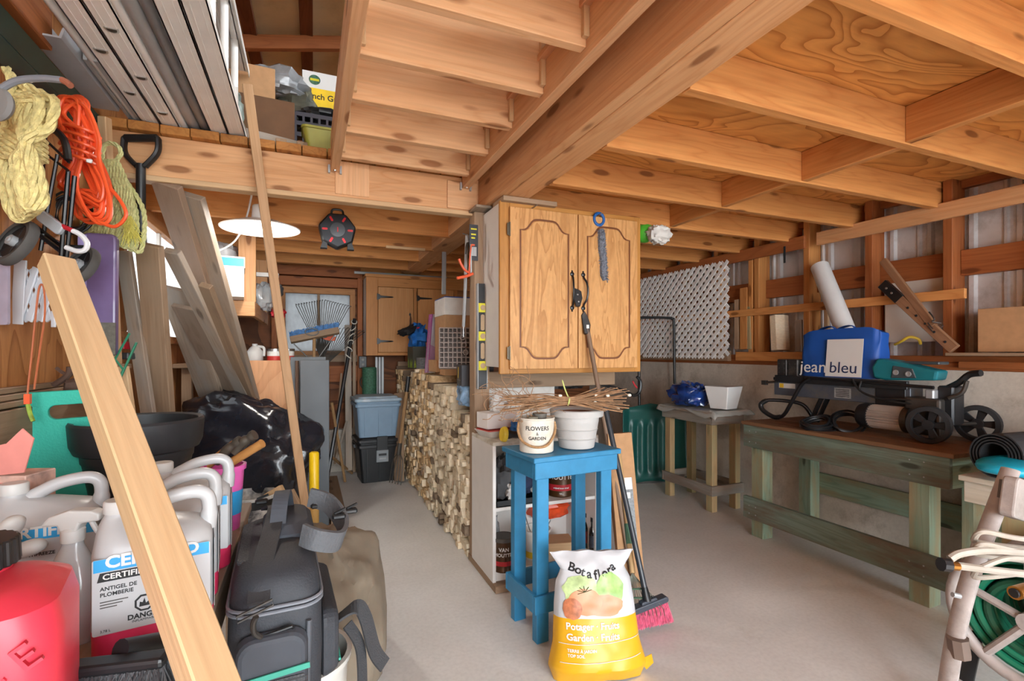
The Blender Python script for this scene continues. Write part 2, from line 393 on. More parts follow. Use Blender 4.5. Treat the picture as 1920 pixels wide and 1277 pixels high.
# ---- back wall with a window
wb = struct('wall_back', (1.2, YB, 0))
VX0, VX1, VZ0, VZ1 = -.2, .40, 1.21, 1.78
g = G()
for x0, x1, z0, z1 in ((XL, VX0, 0, 2.3), (VX1, XR+.2, .0, 2.3), (VX0, VX1, 0, VZ0), (VX0, VX1, VZ1, 2.3)): g.bx(x0, x1, YB, YB+.02, z0, z1)
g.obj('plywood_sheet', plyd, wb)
for x in (-.32, .47, .95): bb('stud', x, x+.05, YB-.09, YB, 0, 2.0, redwood, wb)
bb('header_board', -.32, .5, YB-.1, YB-.02, 1.95, 2.05, redwood, wb); bb('header_board', -.32, .5, YB-.08, YB-.01, 1.85, 1.94, redwood, wb)
bb('rail', -.27, .47, YB-.06, YB, 1.10, 1.17, brownw, wb); bb('rail', -.27, .47, YB-.06, YB, .9, 1.06, redwood, wb)
G().bx(XL, XR+.2, YB-.08, YB+.15, 0, .42).obj('concrete_base', wallc, wb)
w2 = struct('window_2', ((VX0+VX1)/2, YB, VZ0))
for a in ((VX0-.05, VX1+.05, VZ1, VZ1+.06), (VX0-.06, VX1+.06, VZ0-.06, VZ0), (VX0-.05, VX0, VZ0, VZ1), (VX1, VX1+.05, VZ0, VZ1)):
    bb('window_frame', a[0], a[1], YB-.05, YB+.03, a[2], a[3], wwood, w2)
bb('window_mullion', .09, .115, YB-.02, YB+.01, VZ0, VZ1, brownw, w2)
for a, b in ((VX0, .09), (.115, VX1)): bb('pane', a, b, YB-.006, YB-.002, VZ0, VZ1, pane, w2, 0)

# ---- left loft deck: header, joists, planks
dk = struct('trim_1', (0, 2.75, ZD)); dk['label'] = 'loft deck of plank boards on pine joists over the left bay'
bb('header_joist', XL, .905, 2.70, 2.74, ZD, 2.185, pineb, dk)
bb('header_splice', .13, .30, 2.692, 2.70, ZD+.012, 2.183, pine, dk)
bb('header_splice', .72, .895, 2.690, 2.70, ZD+.005, 2.16, pine, dk)
bb('header_ledge', XL, .9, 2.695, 2.76, ZD-.025, ZD, palew, dk)
for y in (3.36, 3.86, 4.36, 4.86, 5.27): bb('joist', XL, .92, y, y+.04, ZD, 2.185, joistm, dk)
x = XL
while x < .93:
    w = .118; bb('plank', x, x+w-.004, 2.665+rnd.uniform(-.006, .006), YB, 2.186, 2.226, deckw, dk); x += w
for px in (505, 530): pass
for x0 in (-.145, -.05): bb('short_block', x0, x0+.05, 2.69, 2.8, 2.227, 2.252, brownw, dk)
# ---- big beam, right joists, blocking, plywood
cl = struct('ceiling', (2, 2.2, ZD)); BX0, BX1 = .905, 1.075
bb('beam', BX0, BX0+.045, YF+.05, 2.78, ZD+.005, 2.225, pineb, cl); bb('beam', BX0+.047, BX1, YF+.05, 2.78, ZD+.005, 2.225, pineb, cl)
bb('beam', BX0, BX1, 2.79, YB, ZD+.005, 2.225, pineb, cl)
bb('deck_edge_strip', BX0-.13, BX0+.04, YF+.05, 2.68, 2.262, 2.285, plyr, cl)
bb('bearing_block', BX0+.02, BX1+.16, 2.36, 2.52, ZD-.022, ZD+.003, brownw, cl)
bb('bearing_block', BX0-.06, BX0+.09, 2.56, 2.77, ZD-.012, ZD+.003, greyw, cl)
JY = [-2.94, -2.48, -2.02, -1.56, -1.11, -.66, -.2, .27, .73, 1.185, 1.64, 2.10, 2.56, 3.0, 3.45, 3.9, 4.35, 4.8, 5.2]
for y in JY: bb('joist', BX1, XR+.12, y, y+.04, ZD, 2.144, joistm, cl)
for i, (a, b) in enumerate(zip(JY, JY[1:])):
    bb('blocking', 2.12+.03*(i % 2), 2.158+.03*(i % 2), a+.04, b, ZD+.005, 2.143, greyr if i == 5 else joistm, cl)
G().bx(BX1, XR+.13, YF+.05, 2.44, 2.145, 2.163).obj('plywood_sheet', ply, cl)
G().bx(BX1, XR+.13, 2.443, YB, 2.145, 2.163).obj('plywood_sheet', ply, cl)
G().bx(BX1-.15, XR+.13, YF+.05, YB, 2.228, 2.238).obj('floor_membrane', mat('loft_felt', '#6b5a4a', .9), cl)

# ---- roof over the loft: sheathing, purlins, rafters
rf = struct('roof', (.5, 3, 4)); sheath = mat('foam_sheathing', '#d0c09c', .8, var=.15, scale=3, dirt='#b5a582')
def rz(x, y): return 3.35+.25*(x+.9)*.9+.05*(y-2)
def rq(x, y, d=0): return V((x, y, rz(x, y)-d))
g = G()
for dz in (0, -.05): g.add([rq(-1.3, YF-.2, dz), rq(3.7, YF-.2, dz), rq(3.7, 5.7, dz), rq(-1.3, 5.7, dz)], [(0, 1, 2, 3)])
g.obj('sheathing', sheath, rf)
darkw = wood('dark_purlin', '#7a4a30', '#4f2a18', .3, var=.2)
for i, x in enumerate((-.85, -.47, -.09, .29, .67, 1.05)): board('purlin', rq(x, YF, .03), rq(x+.1, 5.6, .03), .09, .04, darkw, rf, (0, 0, 1))
for y in (-4.2, -3.4, -2.5, -1.6, -.6, .4, 1.4, 2.4, 3.25, 4.1, 5.0): board('rafter', rq(-1.2, y, .1), rq(3.6, y, .1), .05, .1, redwood, rf, (0, 0, 1))
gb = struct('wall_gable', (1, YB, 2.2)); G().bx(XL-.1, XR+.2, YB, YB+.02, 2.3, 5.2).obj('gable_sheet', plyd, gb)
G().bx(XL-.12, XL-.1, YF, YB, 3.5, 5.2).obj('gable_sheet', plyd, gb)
for z in (2.55, 2.95): bb('gable_rail', XL, XR, YB-.07, YB, z, z+.09, redwood, gb)
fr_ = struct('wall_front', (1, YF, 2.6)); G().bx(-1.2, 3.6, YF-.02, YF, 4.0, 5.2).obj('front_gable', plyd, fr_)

# ---- post and partition in the middle
pt = struct('pillar_post', (.905, 2.7, 0)); pt['label'] = 'wooden post between the woodpile and the wall cabinet'
bb('post', .868, .957, 2.66, 2.75, .0, ZD-.01, brownw, pt)
bb('floor_plate', .86, 1.0, 2.3, 2.75, 0, .035, brownw, pt)
pn = struct('wall_partition', (1.3, 2.76, .7))
bb('rail', .957, 1.83, 2.70, 2.74, .99, 1.085, brownw, pn)
G().bx(.957, 1.42, 2.752, 2.764, .7, .99).obj('white_panel', mat('old_white_panel', '#cfccc6', .6, var=.06, dirt='#b5b0a8'), pn)
bb('post', 1.79, 1.83, 2.70, 2.75, 1.08, ZD, brownw, pn)
bb('tie_joist', XL, .9, .12, .16, 2.03, 2.215, joistm, dk)
fw = struct('wall_front_right', (2.9, -.9, 0)); G().bx(3.0, XR+.2, YF, YF+.05, 0, 3.6).obj('front_panel', plyd, fw)
# ================================================================ MIDDLE: cabinet, shelf, stool
CR = V((CA, -SA, 0)); UP = V((0, 0, 1)); CF = V((SA, CA, 0))
dgroove = mat('dark_groove', '#6e3c18', .5)
def wall_cabinet():
    x0, x1, y0, y1, z0, z1 = .919, 1.80, 2.415, 2.70, 1.085, 1.985
    t = thing('wall_cabinet', 'oak two-door wall cabinet with white sides hung under the beam', 'cabinet', (1.36, 2.56, z0))
    g = G(); g.bx(x0, x0+.016, y0, y1, z0+.035, z1-.01); g.obj('side_panel', white, t, bevel=.002)
    g = G(); g.bx(x1-.016, x1, y0, y1, z0+.035, z1-.01); g.obj('side_panel', white, t)
    g = G(); g.bx(x0, x1, y1-.01, y1, z0+.035, z1-.01); g.obj('back_panel', white, t)
    for z in (z0+.05, z1-.03, 1.5): G().bx(x0+.016, x1-.016, y0, y1-.01, z, z+.016).obj('shelf', white, t)
    f0 = y0-.02
    bb('face_frame', x0, x0+.055, f0, y0, z0, z1, oakf, t); bb('face_frame', x1-.04, x1, f0, y0, z0, z1, oakf, t)
    bb('face_frame', x0+.055, x1-.04, f0, y0, z0, z0+.045, oakf, t); bb('face_frame', x0+.055, x1-.04, f0, y0, z1-.05, z1, oakf, t)
    bb('face_frame', 1.34, 1.4, f0, y0, z0+.045, z1-.05, oakf, t)
    dz0, dz1 = z0+.025, z1-.03
    for i, (a, b) in enumerate(((x0+.05, 1.369), (1.375, x1-.035))):
        w, h = b-a, dz1-dz0; M = face((a+w/2, f0, dz0+h/2), (1, 0, 0), (0, 0, 1))
        d = G().prism([(-w/2, -h/2), (w/2, -h/2), (w/2, h/2), (-w/2, h/2)], .001, .019).obj('door', oak, t, M, bevel=.003, bseg=2)
        def outline(s):
            hw = w*.345+s; ys = h*.36+s*.5; yp = h*.43+s; o = []
            n = 22
            for k in range(n+1):
                u = -1+2*k/n; e = abs(u); c = 1/(1+math.exp((e-.62)*14)); o.append((u*hw, ys+(yp-ys)*c))
            return o+[(x, -y) for x, y in o[::-1]]
        G().prism(outline(.009), .0185, .0193).obj('panel_groove', dgroove, d, M)
        G().prism(outline(0), .0186, .0235, outline(-.006)).obj('raised_panel', oak, d, M)
        # wrought pull
        px_ = (w/2-.035) if i == 0 else (-w/2+.028); g = G(); zz = .019
        pts = [(px_, .085, zz+.004), (px_, .07, zz+.012), (px_+(.008 if i else -.006), .045, zz+.026), (px_+(.012 if i else -.008), 0, zz+.032), (px_+(.008 if i else -.006), -.045, zz+.026), (px_, -.07, zz+.012), (px_, -.085, zz+.004)]
        g.tube(smooth_path(pts, 5), .0055, 8)
        for s in (1, -1):
            g.T = Matrix.Translation((px_, .092*s, zz)); g.lathe([(.001, 0), (.013, 0), (.011, .005), (.004, .008)], 12)
            g.T = Matrix.Translation((px_, .108*s, zz)); g.lathe([(.001, 0), (.006, 0), (.003, .005)], 8); g.T = Matrix()
        g.obj('pull_handle', blackm, d, M, smooth=True)
        for hz in ((h*.36, -h*.4) if i == 0 else ()):
            q = G(); q.box((-w/2-.008, hz, .016), (.014, .062, .006)); q.T = Matrix.Translation((-w/2-.003, hz, .02))@Matrix.Rotation(R(90), 4, 'X'); q.lathe([(.005, -.036), (.005, .036)], 10)
            q.obj('hinge', mat('antique_brass', '#6b6355', .4, .7), d, M, smooth=True)
    # cup hook screwed in the top rail
    hk = P(1002, 388, Y=f0-.012); G().tube(smooth_path([hk+V((-.012, .012, -.006)), hk, hk+V((.008, -.01, .006)), hk+V((.012, -.014, .016))], 4), .0025, 6).obj('cup_hook', steel, t)
wall_cabinet()
# --- blue ring duster hanging on the cabinet door
def duster():
    c = P(1123, 411, Y=2.375); t = thing('duster', 'fluffy blue-grey duster strip hanging by a blue ring from the oak cabinet door', 'duster', c)
    ring = [c+V((.031*math.cos(a), 0, .033*math.sin(a))) for a in [2*math.pi*k/28 for k in range(28)]]
    blue = mat('blue_ring', '#1f5fa8', .5, bump=.4, bscale=120); G().tube(ring, .0085, 8, True).obj('ring', blue, t, smooth=True)
    g = G(); a, b = P(1126, 430, Y=2.37), P(1133, 526, Y=2.37); g2 = random.Random(3)
    pts = [a.lerp(b, k/10)+V((.004*math.sin(k*1.3), 0, 0)) for k in range(11)]; g.tube(pts, [.016]+[.021]*9+[.012], 10)
    for k in range(900):
        p = a.lerp(b, g2.random()); an = g2.uniform(0, 6.28); d = V((math.cos(an), math.sin(an)*.9, g2.uniform(-.6, .3))).normalized()
        q = p+d*.019; e = p+d*g2.uniform(.025, .034); s = V((g2.uniform(-1, 1), g2.uniform(-1, 1), g2.uniform(-1, 1)))*.0035; g.add([q+s, q-s, e], [(0, 1, 2)])
    g.obj('fluff', mat('grey_fluff', '#767c88', .9, var=.5, scale=120), t)
    n = G().tube([c+V((0, .04, .02)), c+V((0, -.03, .026))], .003, 6).obj('nail', steel, t)
duster()
# --- white open shelf unit under the cabinet
SX0, SX1, SY0, SY1, SZ = .862, 1.482, 2.345, 2.69, .725
def shelf_unit():
    t = thing('shelf_unit', 'low white open shelf unit standing behind the blue stool', 'shelf', (1.17, 2.5, 0)); w = .018
    for x in (SX0, SX1-w): G().bx(x, x+w, SY0, SY1, .035, SZ).obj('side_panel', melam, t, bevel=.0015)
    G().bx(SX0, SX1, SY0, SY1, SZ, SZ+w).obj('top_board', mat('worn_white_top', '#d6d0c4', .5, dirt='#a5977f'), t, bevel=.002)
    for z in (.07, .39): G().bx(SX0+w, SX1-w, SY0+.006, SY1-.01, z, z+w).obj('shelf', melam, t, bevel=.0015)
    G().bx(SX0+w, SX1-w, SY0+.012, SY0+.028, .036, .07).obj('kick_board', melam, t)
    G().bx(SX0+w, SX1-w, SY1-.008, SY1-.002, .07, SZ).obj('back_panel', melam, t)
shelf_unit()
def can(name, label, loc, r, h, body, lid, wr=None, cat='can', rz=0, lines=()):
    t = thing(name, label, cat, loc, rz)
    M = WM[t.name]
    G().lathe([(r*.97, 0), (r, .004), (r, .008), (r*.975, .012), (r*.975, h-.012), (r, h-.006), (r, h-.002), (r*.95, h)], 28).obj('body', body, t, M, smooth=True)
    if lid: G().lathe([(r*1.02, h-.014), (r*1.03, h+.003), (r*.96, h+.006), (r*.9, h+.003)], 28).obj('lid', lid, t, M, smooth=True)
    if wr: G().lathe([(r*.98, h*wr[0]), (r*.98, h*wr[1])], 28, (0, 0)).obj('label_band', wr[2], t, M, smooth=True)
    for s, size, z, m in lines:
        yaw = -YAW-rz; x = V((math.cos(-YAW), math.sin(-YAW), 0)); nrm = V((-SA, -CA, 0))
        text(s, size, m, t, face(V(loc)+nrm*(r*.985)+V((0, 0, z)), x, UP), bend=r*.985, thick=.0008, bold=.0006)
    return t
coffee = mat('coffee_brown', '#4a2f14', .35, .3, .2); redlab = mat('label_red', '#b3202c', .5)
can('coffee_tin', 'brown coffee tin on the middle shelf of the white unit', P(1050, 926, Z=.408), .074, .2, coffee, mat('tin_lid_dark', '#2a2622', .4), (.17, .34, redlab),
    lines=(('VAN', .033, .148, inkwht), ('HOUTTE', .036, .108, inkwht), ('original house blend', .011, .05, inkwht), ('930 g', .01, .02, inkwht)))
can('coffee_tin', 'brown coffee tin on the bottom shelf beside the clear bag', P(944, 1066, Z=.088), .058, .165, coffee, mat('tin_lid_grey', '#4f4c48', .35), (.2, .34, redlab),
    lines=((' VAN', .026, .115, inkwht), ('HOUTTE', .024, .088, inkwht)))
def pail(name, label, loc, r0, r1, h, m, cat, band=None, n=32, rim=.006, inner=None, depth=None, group=None):
    t = thing(name, label, cat, loc, 0, group); M = WM[t.name]; d = depth or .02
    G().lathe([(r0*.96, 0), (r0, .004), (r1, h), (r1+rim, h), (r1+rim, h-.012), (r1+rim*1.2, h+.003), (r1-.003, h+.003), (r0*.95, d)], n, (1, 1)).obj('body', m, t, M, smooth=True)
    if band: G().lathe([(r0+(r1-r0)*band[0]+.001, h*band[0]), (r0+(r1-r0)*band[1]+.001, h*band[1])], n, (0, 0)).obj('label_band', band[2], t, M, smooth=True)
    return t
yog = P(1005, 1046, Z=.088)
pl = pail('yogurt_tub', 'white and yellow plastic tub of spoons on the bottom shelf', yog, .058, .072, .16, mat('tub_white', '#e6e4de', .4), 'tub', (.1, .32, mat('tub_yellow', '#e3c234', .5)))
for i, (dx, dz) in enumerate(((-.05, .24), (.06, .2), (.02, .22))):
    a = yog+V((0, 0, .05)); b = yog+V((dx*1.3, -.02*i, dz)); G().tube([a, b], .003, 6).obj('spoon_handle', steel, pl)
wb_ = P(1055, 1036, Z=.088)
bx_ = thing('wooden_block', 'plain light wooden block box on the bottom shelf', 'box', wb_+V((0, .05, 0)), R(-14)); bb('block', -.07, .07, -.06, .06, 0, .155, palew, None).matrix_basis = Matrix()
o = bpy.data.objects['block']; o.parent = bx_
sm = mat('slick_orange', '#e8542a', .35, var=.35, scale=18)
def blob(name, c, s, m, parent=None, seed=1, n=(22, 14), amp=.25, fr=3.0, M=None, pw=.75, flat=None, fold=0):
    """crumpled soft closed shape"""
    g = G(); vs = []; nu, nv = n
    off = V((seed*7.1, seed*3.3, seed*1.7))
    for j in range(nv+1):
        ph = math.pi*j/nv-math.pi/2
        for i in range(nu):
            th = 2*math.pi*i/nu; cx = math.copysign(abs(math.cos(th))**pw, math.cos(th)); cy = math.copysign(abs(math.sin(th))**pw, math.sin(th))
            d = V((cx*math.cos(ph)**pw, cy*math.cos(ph)**pw, math.copysign(abs(math.sin(ph))**pw, math.sin(ph))))
            k = 1+amp*mnoise.noise(d*fr+off)+amp*.5*mnoise.noise(d*fr*2.7+off)
            if fold: k += fold*abs(mnoise.noise(V((d.x*fr*3, d.y*fr*3, d.z*fr*.8))+off))
            p = V((d.x*s[0]*k, d.y*s[1]*k, d.z*s[2]*k))
            if flat is not None: p.z = max(p.z, -s[2]*flat)
            vs.append(p)
    fs = [(j*nu+i, j*nu+(i+1) % nu, (j+1)*nu+(i+1) % nu, (j+1)*nu+i) for j in range(nv) for i in range(nu)]
    g.add(vs, fs); return g.obj(name, m, parent, (M or Matrix.Translation(c)), smooth=True, weld=True)
def soft(name, label, cat, c, s, m, seed=1, amp=.25, fr=3.0, n=(26, 16), flat=.8, M=None, fold=0, group=None, pw=.75):
    o = blob(name, c, s, m, None, seed, n, amp, fr, M, pw, flat, fold); return tag(o, label, cat, group)
ob = P(1038, 966, Z=.245); soft('orange_bag', 'orange and clear plastic bag lying over the tub and block on the bottom shelf', 'bag', ob+V((0, .06, .02)), (.125, .07, .05), sm, 4, .3, 3.5)
clearp = mat('clear_plastic', '#e9edf0', .2, var=.1, trans=.7, spec=.6)
soft('clear_bag', 'crumpled clear plastic bag behind the smaller coffee tin', 'bag', V((.925, 2.56, .2)), (.045, .05, .12), clearp, 6, .35, 4)
for i, (px, py, h) in enumerate(((1101, 1026, .19), (1111, 1034, .185))):
    p = P(px, py, Z=.088)
    bt = thing('glass_bottle', ('small dark brown bottle, rear one of two on the bottom shelf', 'small dark brown bottle, front one of two on the bottom shelf')[i], 'bottle', p, 0, 'dark bottles on the bottom shelf')
    G().lathe([(.02, 0), (.021, .004), (.021, h*.6), (.017, h*.68), (.009, h*.76), (.0085, h*.9), (.0105, h*.91), (.0105, h)], 18).obj('body', mat('dark_glass%d' % i, '#15110f', .12, coat=.5), bt, WM[bt.name], smooth=True)
    G().lathe([(.0214, h*.15), (.0214, h*.5)], 18, (0, 0)).obj('label_band', mat('bottle_label%d' % i, ('#7a2a26', '#2b2f38')[i], .5, var=.5, scale=80), bt, WM[bt.name])
    G().lathe([(.0112, h*.9), (.0112, h+.004)], 14).obj('cap', blackp, bt, WM[bt.name])
wbx = P(1098, 915, Z=.408); o = G().box((0, 0, .03), (.06, .05, .06)).obj('small_box', white, None, TR(wbx+V((0, .1, 0))), bevel=.002); tag(o, 'small white carton at the right end of the middle shelf', 'box')
tr = G(); tr.bx(.885, 1.13, 2.36, 2.6, .408, .412); 
for a in ((.885, 1.13, 2.36, 2.366), (.885, 1.13, 2.594, 2.6), (.885, .891, 2.36, 2.6), (1.124, 1.13, 2.36, 2.6)): tr.bx(a[0], a[1], a[2], a[3], .408, .438)
tag(tr.obj('black_tray', blackp, None), 'shallow black plastic tray on the middle shelf', 'tray')
soft('work_gloves', 'dark grey work gloves heaped on the black tray', 'gloves', V((.95, 2.47, .52)), (.06, .08, .11), mat('glove_grey', '#4a4a4c', .85, var=.25, bump=.3), 2, .4, 3, fold=.15)
soft('folded_cloth', 'dark navy cloth stuffed behind the blue stool leg', 'cloth', V((1.06, 2.5, .53)), (.07, .09, .12), mat('navy_cloth', '#2c3450', .9, var=.3), 5, .35, 3, fold=.15)
soft('paper_towel_wad', 'crumpled white paper wad on the black tray', 'paper', V((1.0, 2.395, .47)), (.045, .025, .05), white, 8, .5, 4)
soft('pink_sponge', 'small salmon pink scrubber on the black tray', 'sponge', P(936, 937, Z=.43)+V((.01, .03, .01)), (.02, .018, .014), mat('salmon', '#e0876a', .8), 3, .3, 5)
# --- things on top of the shelf unit
tb = face((.965, 2.56, SZ+.02), V((.97, .2, 0)), V((-.2, .97, 0)))
t = thing('tissue_box', 'white tissue box with a tissue pulled out on the white shelf unit', 'tissue box', M=tb)
G().box((0, 0, .085), (.19, .115, .085)).obj('carton', mat('tissue_carton', '#e4e2e0', .6, var=.05), t, tb, bevel=.002)
G().lathe([(.035, .128), (.03, .1285)], 20, sx=1.4, sy=.6).obj('opening', mat('slot_grey', '#b5b3b0', .7), t, tb)
blob('tissue', None, (.05, .02, .055), inkwht, t, 9, (20, 12), .45, 3, tb@Matrix.Translation((.02, 0, .16)), fold=.2)
tray = thing('red_tray', 'shallow tray with red lining under the tissue box', 'tray', M=tb)
G().prism(rrect(.16, .13, .02), 0, .035, rrect(.21, .17, .02)).obj('body', white, tray, tb@Matrix.Translation((-.01, -.02, 0)))
G().prism(rrect(.195, .155, .02), .034, .037).obj('lining', mat('red_lining', '#b5362c', .6), tray, tb@Matrix.Translation((-.01, -.02, 0)))
bl = P(1000, 800, Y=2.45)
soft('fabric_hat', 'rumpled blue cap lying on the white shelf unit by the torch', 'cap', V((1.06, 2.43, SZ+.065)), (.06, .05, .045), mat('cap_blue', '#2766a8', .8, var=.3), 3, .3, 3)
fl = P(944, 818, Y=2.33); t = thing('flashlight', 'short black torch with a yellow head on the shelf edge', 'flashlight', fl)
M = frame(fl+V((0, 0, .01)), V((1, .15, -.1)), UP)@Matrix.Rotation(R(90), 4, 'Y')
G().lathe([(.026, -.01), (.03, 0), (.03, .012), (.026, .014)], 20, sx=1.3).obj('head', mat('torch_yellow', '#e2c43a', .45), t, M)
G().lathe([(.02, .012), (.024, .03), (.018, .05), (.016, .11)], 20).obj('barrel', blackp, t, M, smooth=True)
cab = G(); rr = random.Random(5)
for k in range(7):
    c0 = V((1.43+rr.uniform(-.01, .01), 2.42+rr.uniform(-.01, .01), SZ+.03+.009*k)); a0 = rr.uniform(0, 6)
    cab.tube([c0+V((.075*math.cos(a), .06*math.sin(a), .004*math.sin(2*a+a0))) for a in [2*math.pi*i/24 for i in range(24)]], .005, 6, True)
tag(cab.obj('extension_cable', blackp, None, smooth=True), 'coiled black cable on the shelf unit behind the grey pot', 'cable')
soft('dark_holdall', 'dark power tool case in shadow under the right end of the oak cabinet', 'tool', V((1.62, 3.0, 1.0)), (.13, .09, .06), blackp, 5, .4, 3)
st = P(1188, 722, Y=3.0); trm = thing('string_trimmer', 'black string trimmer handle with red trigger below the oak cabinet', 'trimmer', st)
G().tube(smooth_path([st+V((.03, 0, .06)), st+V((.06, 0, .02)), st+V((.05, 0, -.05)), st+V((0, 0, -.075)), st+V((-.08, 0, -.04)), st+V((-.3, 0, .02))], 6), .012, 8).obj('handle', blackp, trm, smooth=True)
G().tube(smooth_path([st+V((-.02, -.015, .03)), st+V((0, -.015, 0)), st+V((.02, -.015, -.02))], 4), .006, 8).obj('trigger', redlab, trm)
G().tube([st+V((-.3, 0, .02)), V((1.3, 3.1, .95)), V((1.1, 3.15, .2))], .014, 8).obj('shaft', blackm, trm)

# --- blue stool
bluep = mat('blue_paint', '#2f7fab', .45, var=.1, scale=20, bump=.08, dirt=None)
bluetop = mat('blue_paint_worn', '#2f7da8', .45, var=.12, scale=25, dirt=None)
def stool(name, label, M, W, D, H, leg, mats, apron, rail, railz, topt=.022, over=.03, top=None, railmat=None):
    t = thing(name, label, 'stool', M=M); lm, am, tm = mats
    def q(n, x0, x1, y0, y1, z0, z1, m):
        o = bb(n, x0, x1, y0, y1, z0, z1, m, None, .003); WM[o.name] = M@WM[o.name]; o.parent = t; return o
    for x in (0, W-leg[0]):
        for y in (0, D-leg[1]): q('leg', x, x+leg[0], y, y+leg[1], 0, H-topt, lm)
    for y in (-.018, D): q('apron', -.018, W+.018, y, y+.018, H-topt-apron, H-topt, am)
    for x in (-.018, W): q('apron', x, x+.018, 0, D, H-topt-apron, H-topt, am)
    rm = railmat or am
    for y in (-.018, D): q('stretcher', -.018, W+.018, y, y+.018, railz, railz+rail, rm)
    for x in (-.018, W): q('stretcher', x, x+.018, 0, D, railz, railz+rail, rm)
    q('seat', -over, W+over, -over, D+over, H-topt, H, tm)
    return t
M = TR((.868, 1.838, 0), R(5)); BSM = M
stool('bar_stool', 'blue painted wooden bar stool carrying the flower pots', M, .385, .235, .772, (.058, .04), (bluep, bluep, bluetop), .07, .075, .13)
# grey pot
potg = mat('pot_grey', '#b3b2b0', .6, var=.06, bump=.1, bscale=60)
pc = P(1081, 838, Z=.774); t = thing('flower_pot', 'light grey plastic flower pot with a wide rim on the blue stool', 'pot', pc); M = TR(pc)
G().lathe([(.07, 0), (.078, .004), (.097, .115), (.0985, .12), (.0985, .125), (.1, .14), (.118, .142), (.121, .168), (.115, .172), (.104, .166), (.098, .13), (.08, .13)], 40).obj('pot_body', potg, t, M, smooth=True)
for z in (.045, .085): G().lathe([(.0787+z*.16, z-.003), (.0817+z*.16, z), (.0787+z*.16, z+.003)], 40, (0, 0)).obj('moulded_ring', potg, t, M, smooth=True)
G().lathe([(.001, .139), (.097, .135)], 24, (0, 0)).obj('soil', mat('potting_soil', '#3b2a20', .95, var=.4, scale=80, bump=.6), t, M)
G().lathe([(.083, .145), (.083, .158), (.072, .158)], 24, (0, 0)).obj('inner_pot_rim', mat('terracotta', '#8a5238', .7), t, M)
# white bucket with rope
bk = mat('bucket_cream', '#dedad0', .5, var=.08, scale=8, dirt='#c9c0ae')
bc = P(1006, 845, Z=.774); t = thing('flower_bucket', 'cream metal bucket with rope handle and garden lettering on the blue stool', 'bucket', bc); M = TR(bc)
G().lathe([(.07, 0), (.073, .003), (.076, .138), (.079, .141), (.077, .146), (.072, .14), (.068, .06)], 36).obj('bucket_body', bk, t, M, smooth=True)
rp = [bc+V((-SA*d+CA*x, -CA*d-SA*x, z)) for x, d, z in ((-.077, .012, .125), (-.08, .03, .09), (-.065, .055, .055), (-.03, .078, .035), (.01, .084, .03), (.045, .072, .04), (.07, .042, .07), (.08, .014, .1), (.077, .0, .125))]
ropem = mat('jute_rope', '#b58d62', .9, var=.3, scale=120, bump=.6)
G().tube(smooth_path(rp, 6), .0055, 8).obj('rope_handle', ropem, t, smooth=True)
nrm = V((-SA, -CA, 0))
for s, sz, z, b_ in (('FLOWERS', .024, .105, .0005), ('&', .017, .083, 0), ('GARDEN', .019, .064, .0003)):
    rot = R(14); x = CR*math.cos(.25)+CF*(-math.sin(.25)) if False else CR
    text(s, sz, inkblk, t, face(bc+nrm*.0755+V((0, 0, z)), x, UP), bend=.0755, thick=.0006, bold=b_)
# small grey items in bucket
G().lathe([(.02, .06), (.03, .15), (.032, .16), (.028, .16)], 16).obj('vase', mat('grey_vase', '#6d6a63', .5), t, M@Matrix.Translation((.02, .01, .0)), smooth=True)
G().lathe([(.018, .06), (.024, .15), (.02, .15)], 12).obj('peat_pot', mat('peat', '#8f8b7a', .8), t, M@Matrix.Translation((-.028, -.02, .0)), smooth=True)
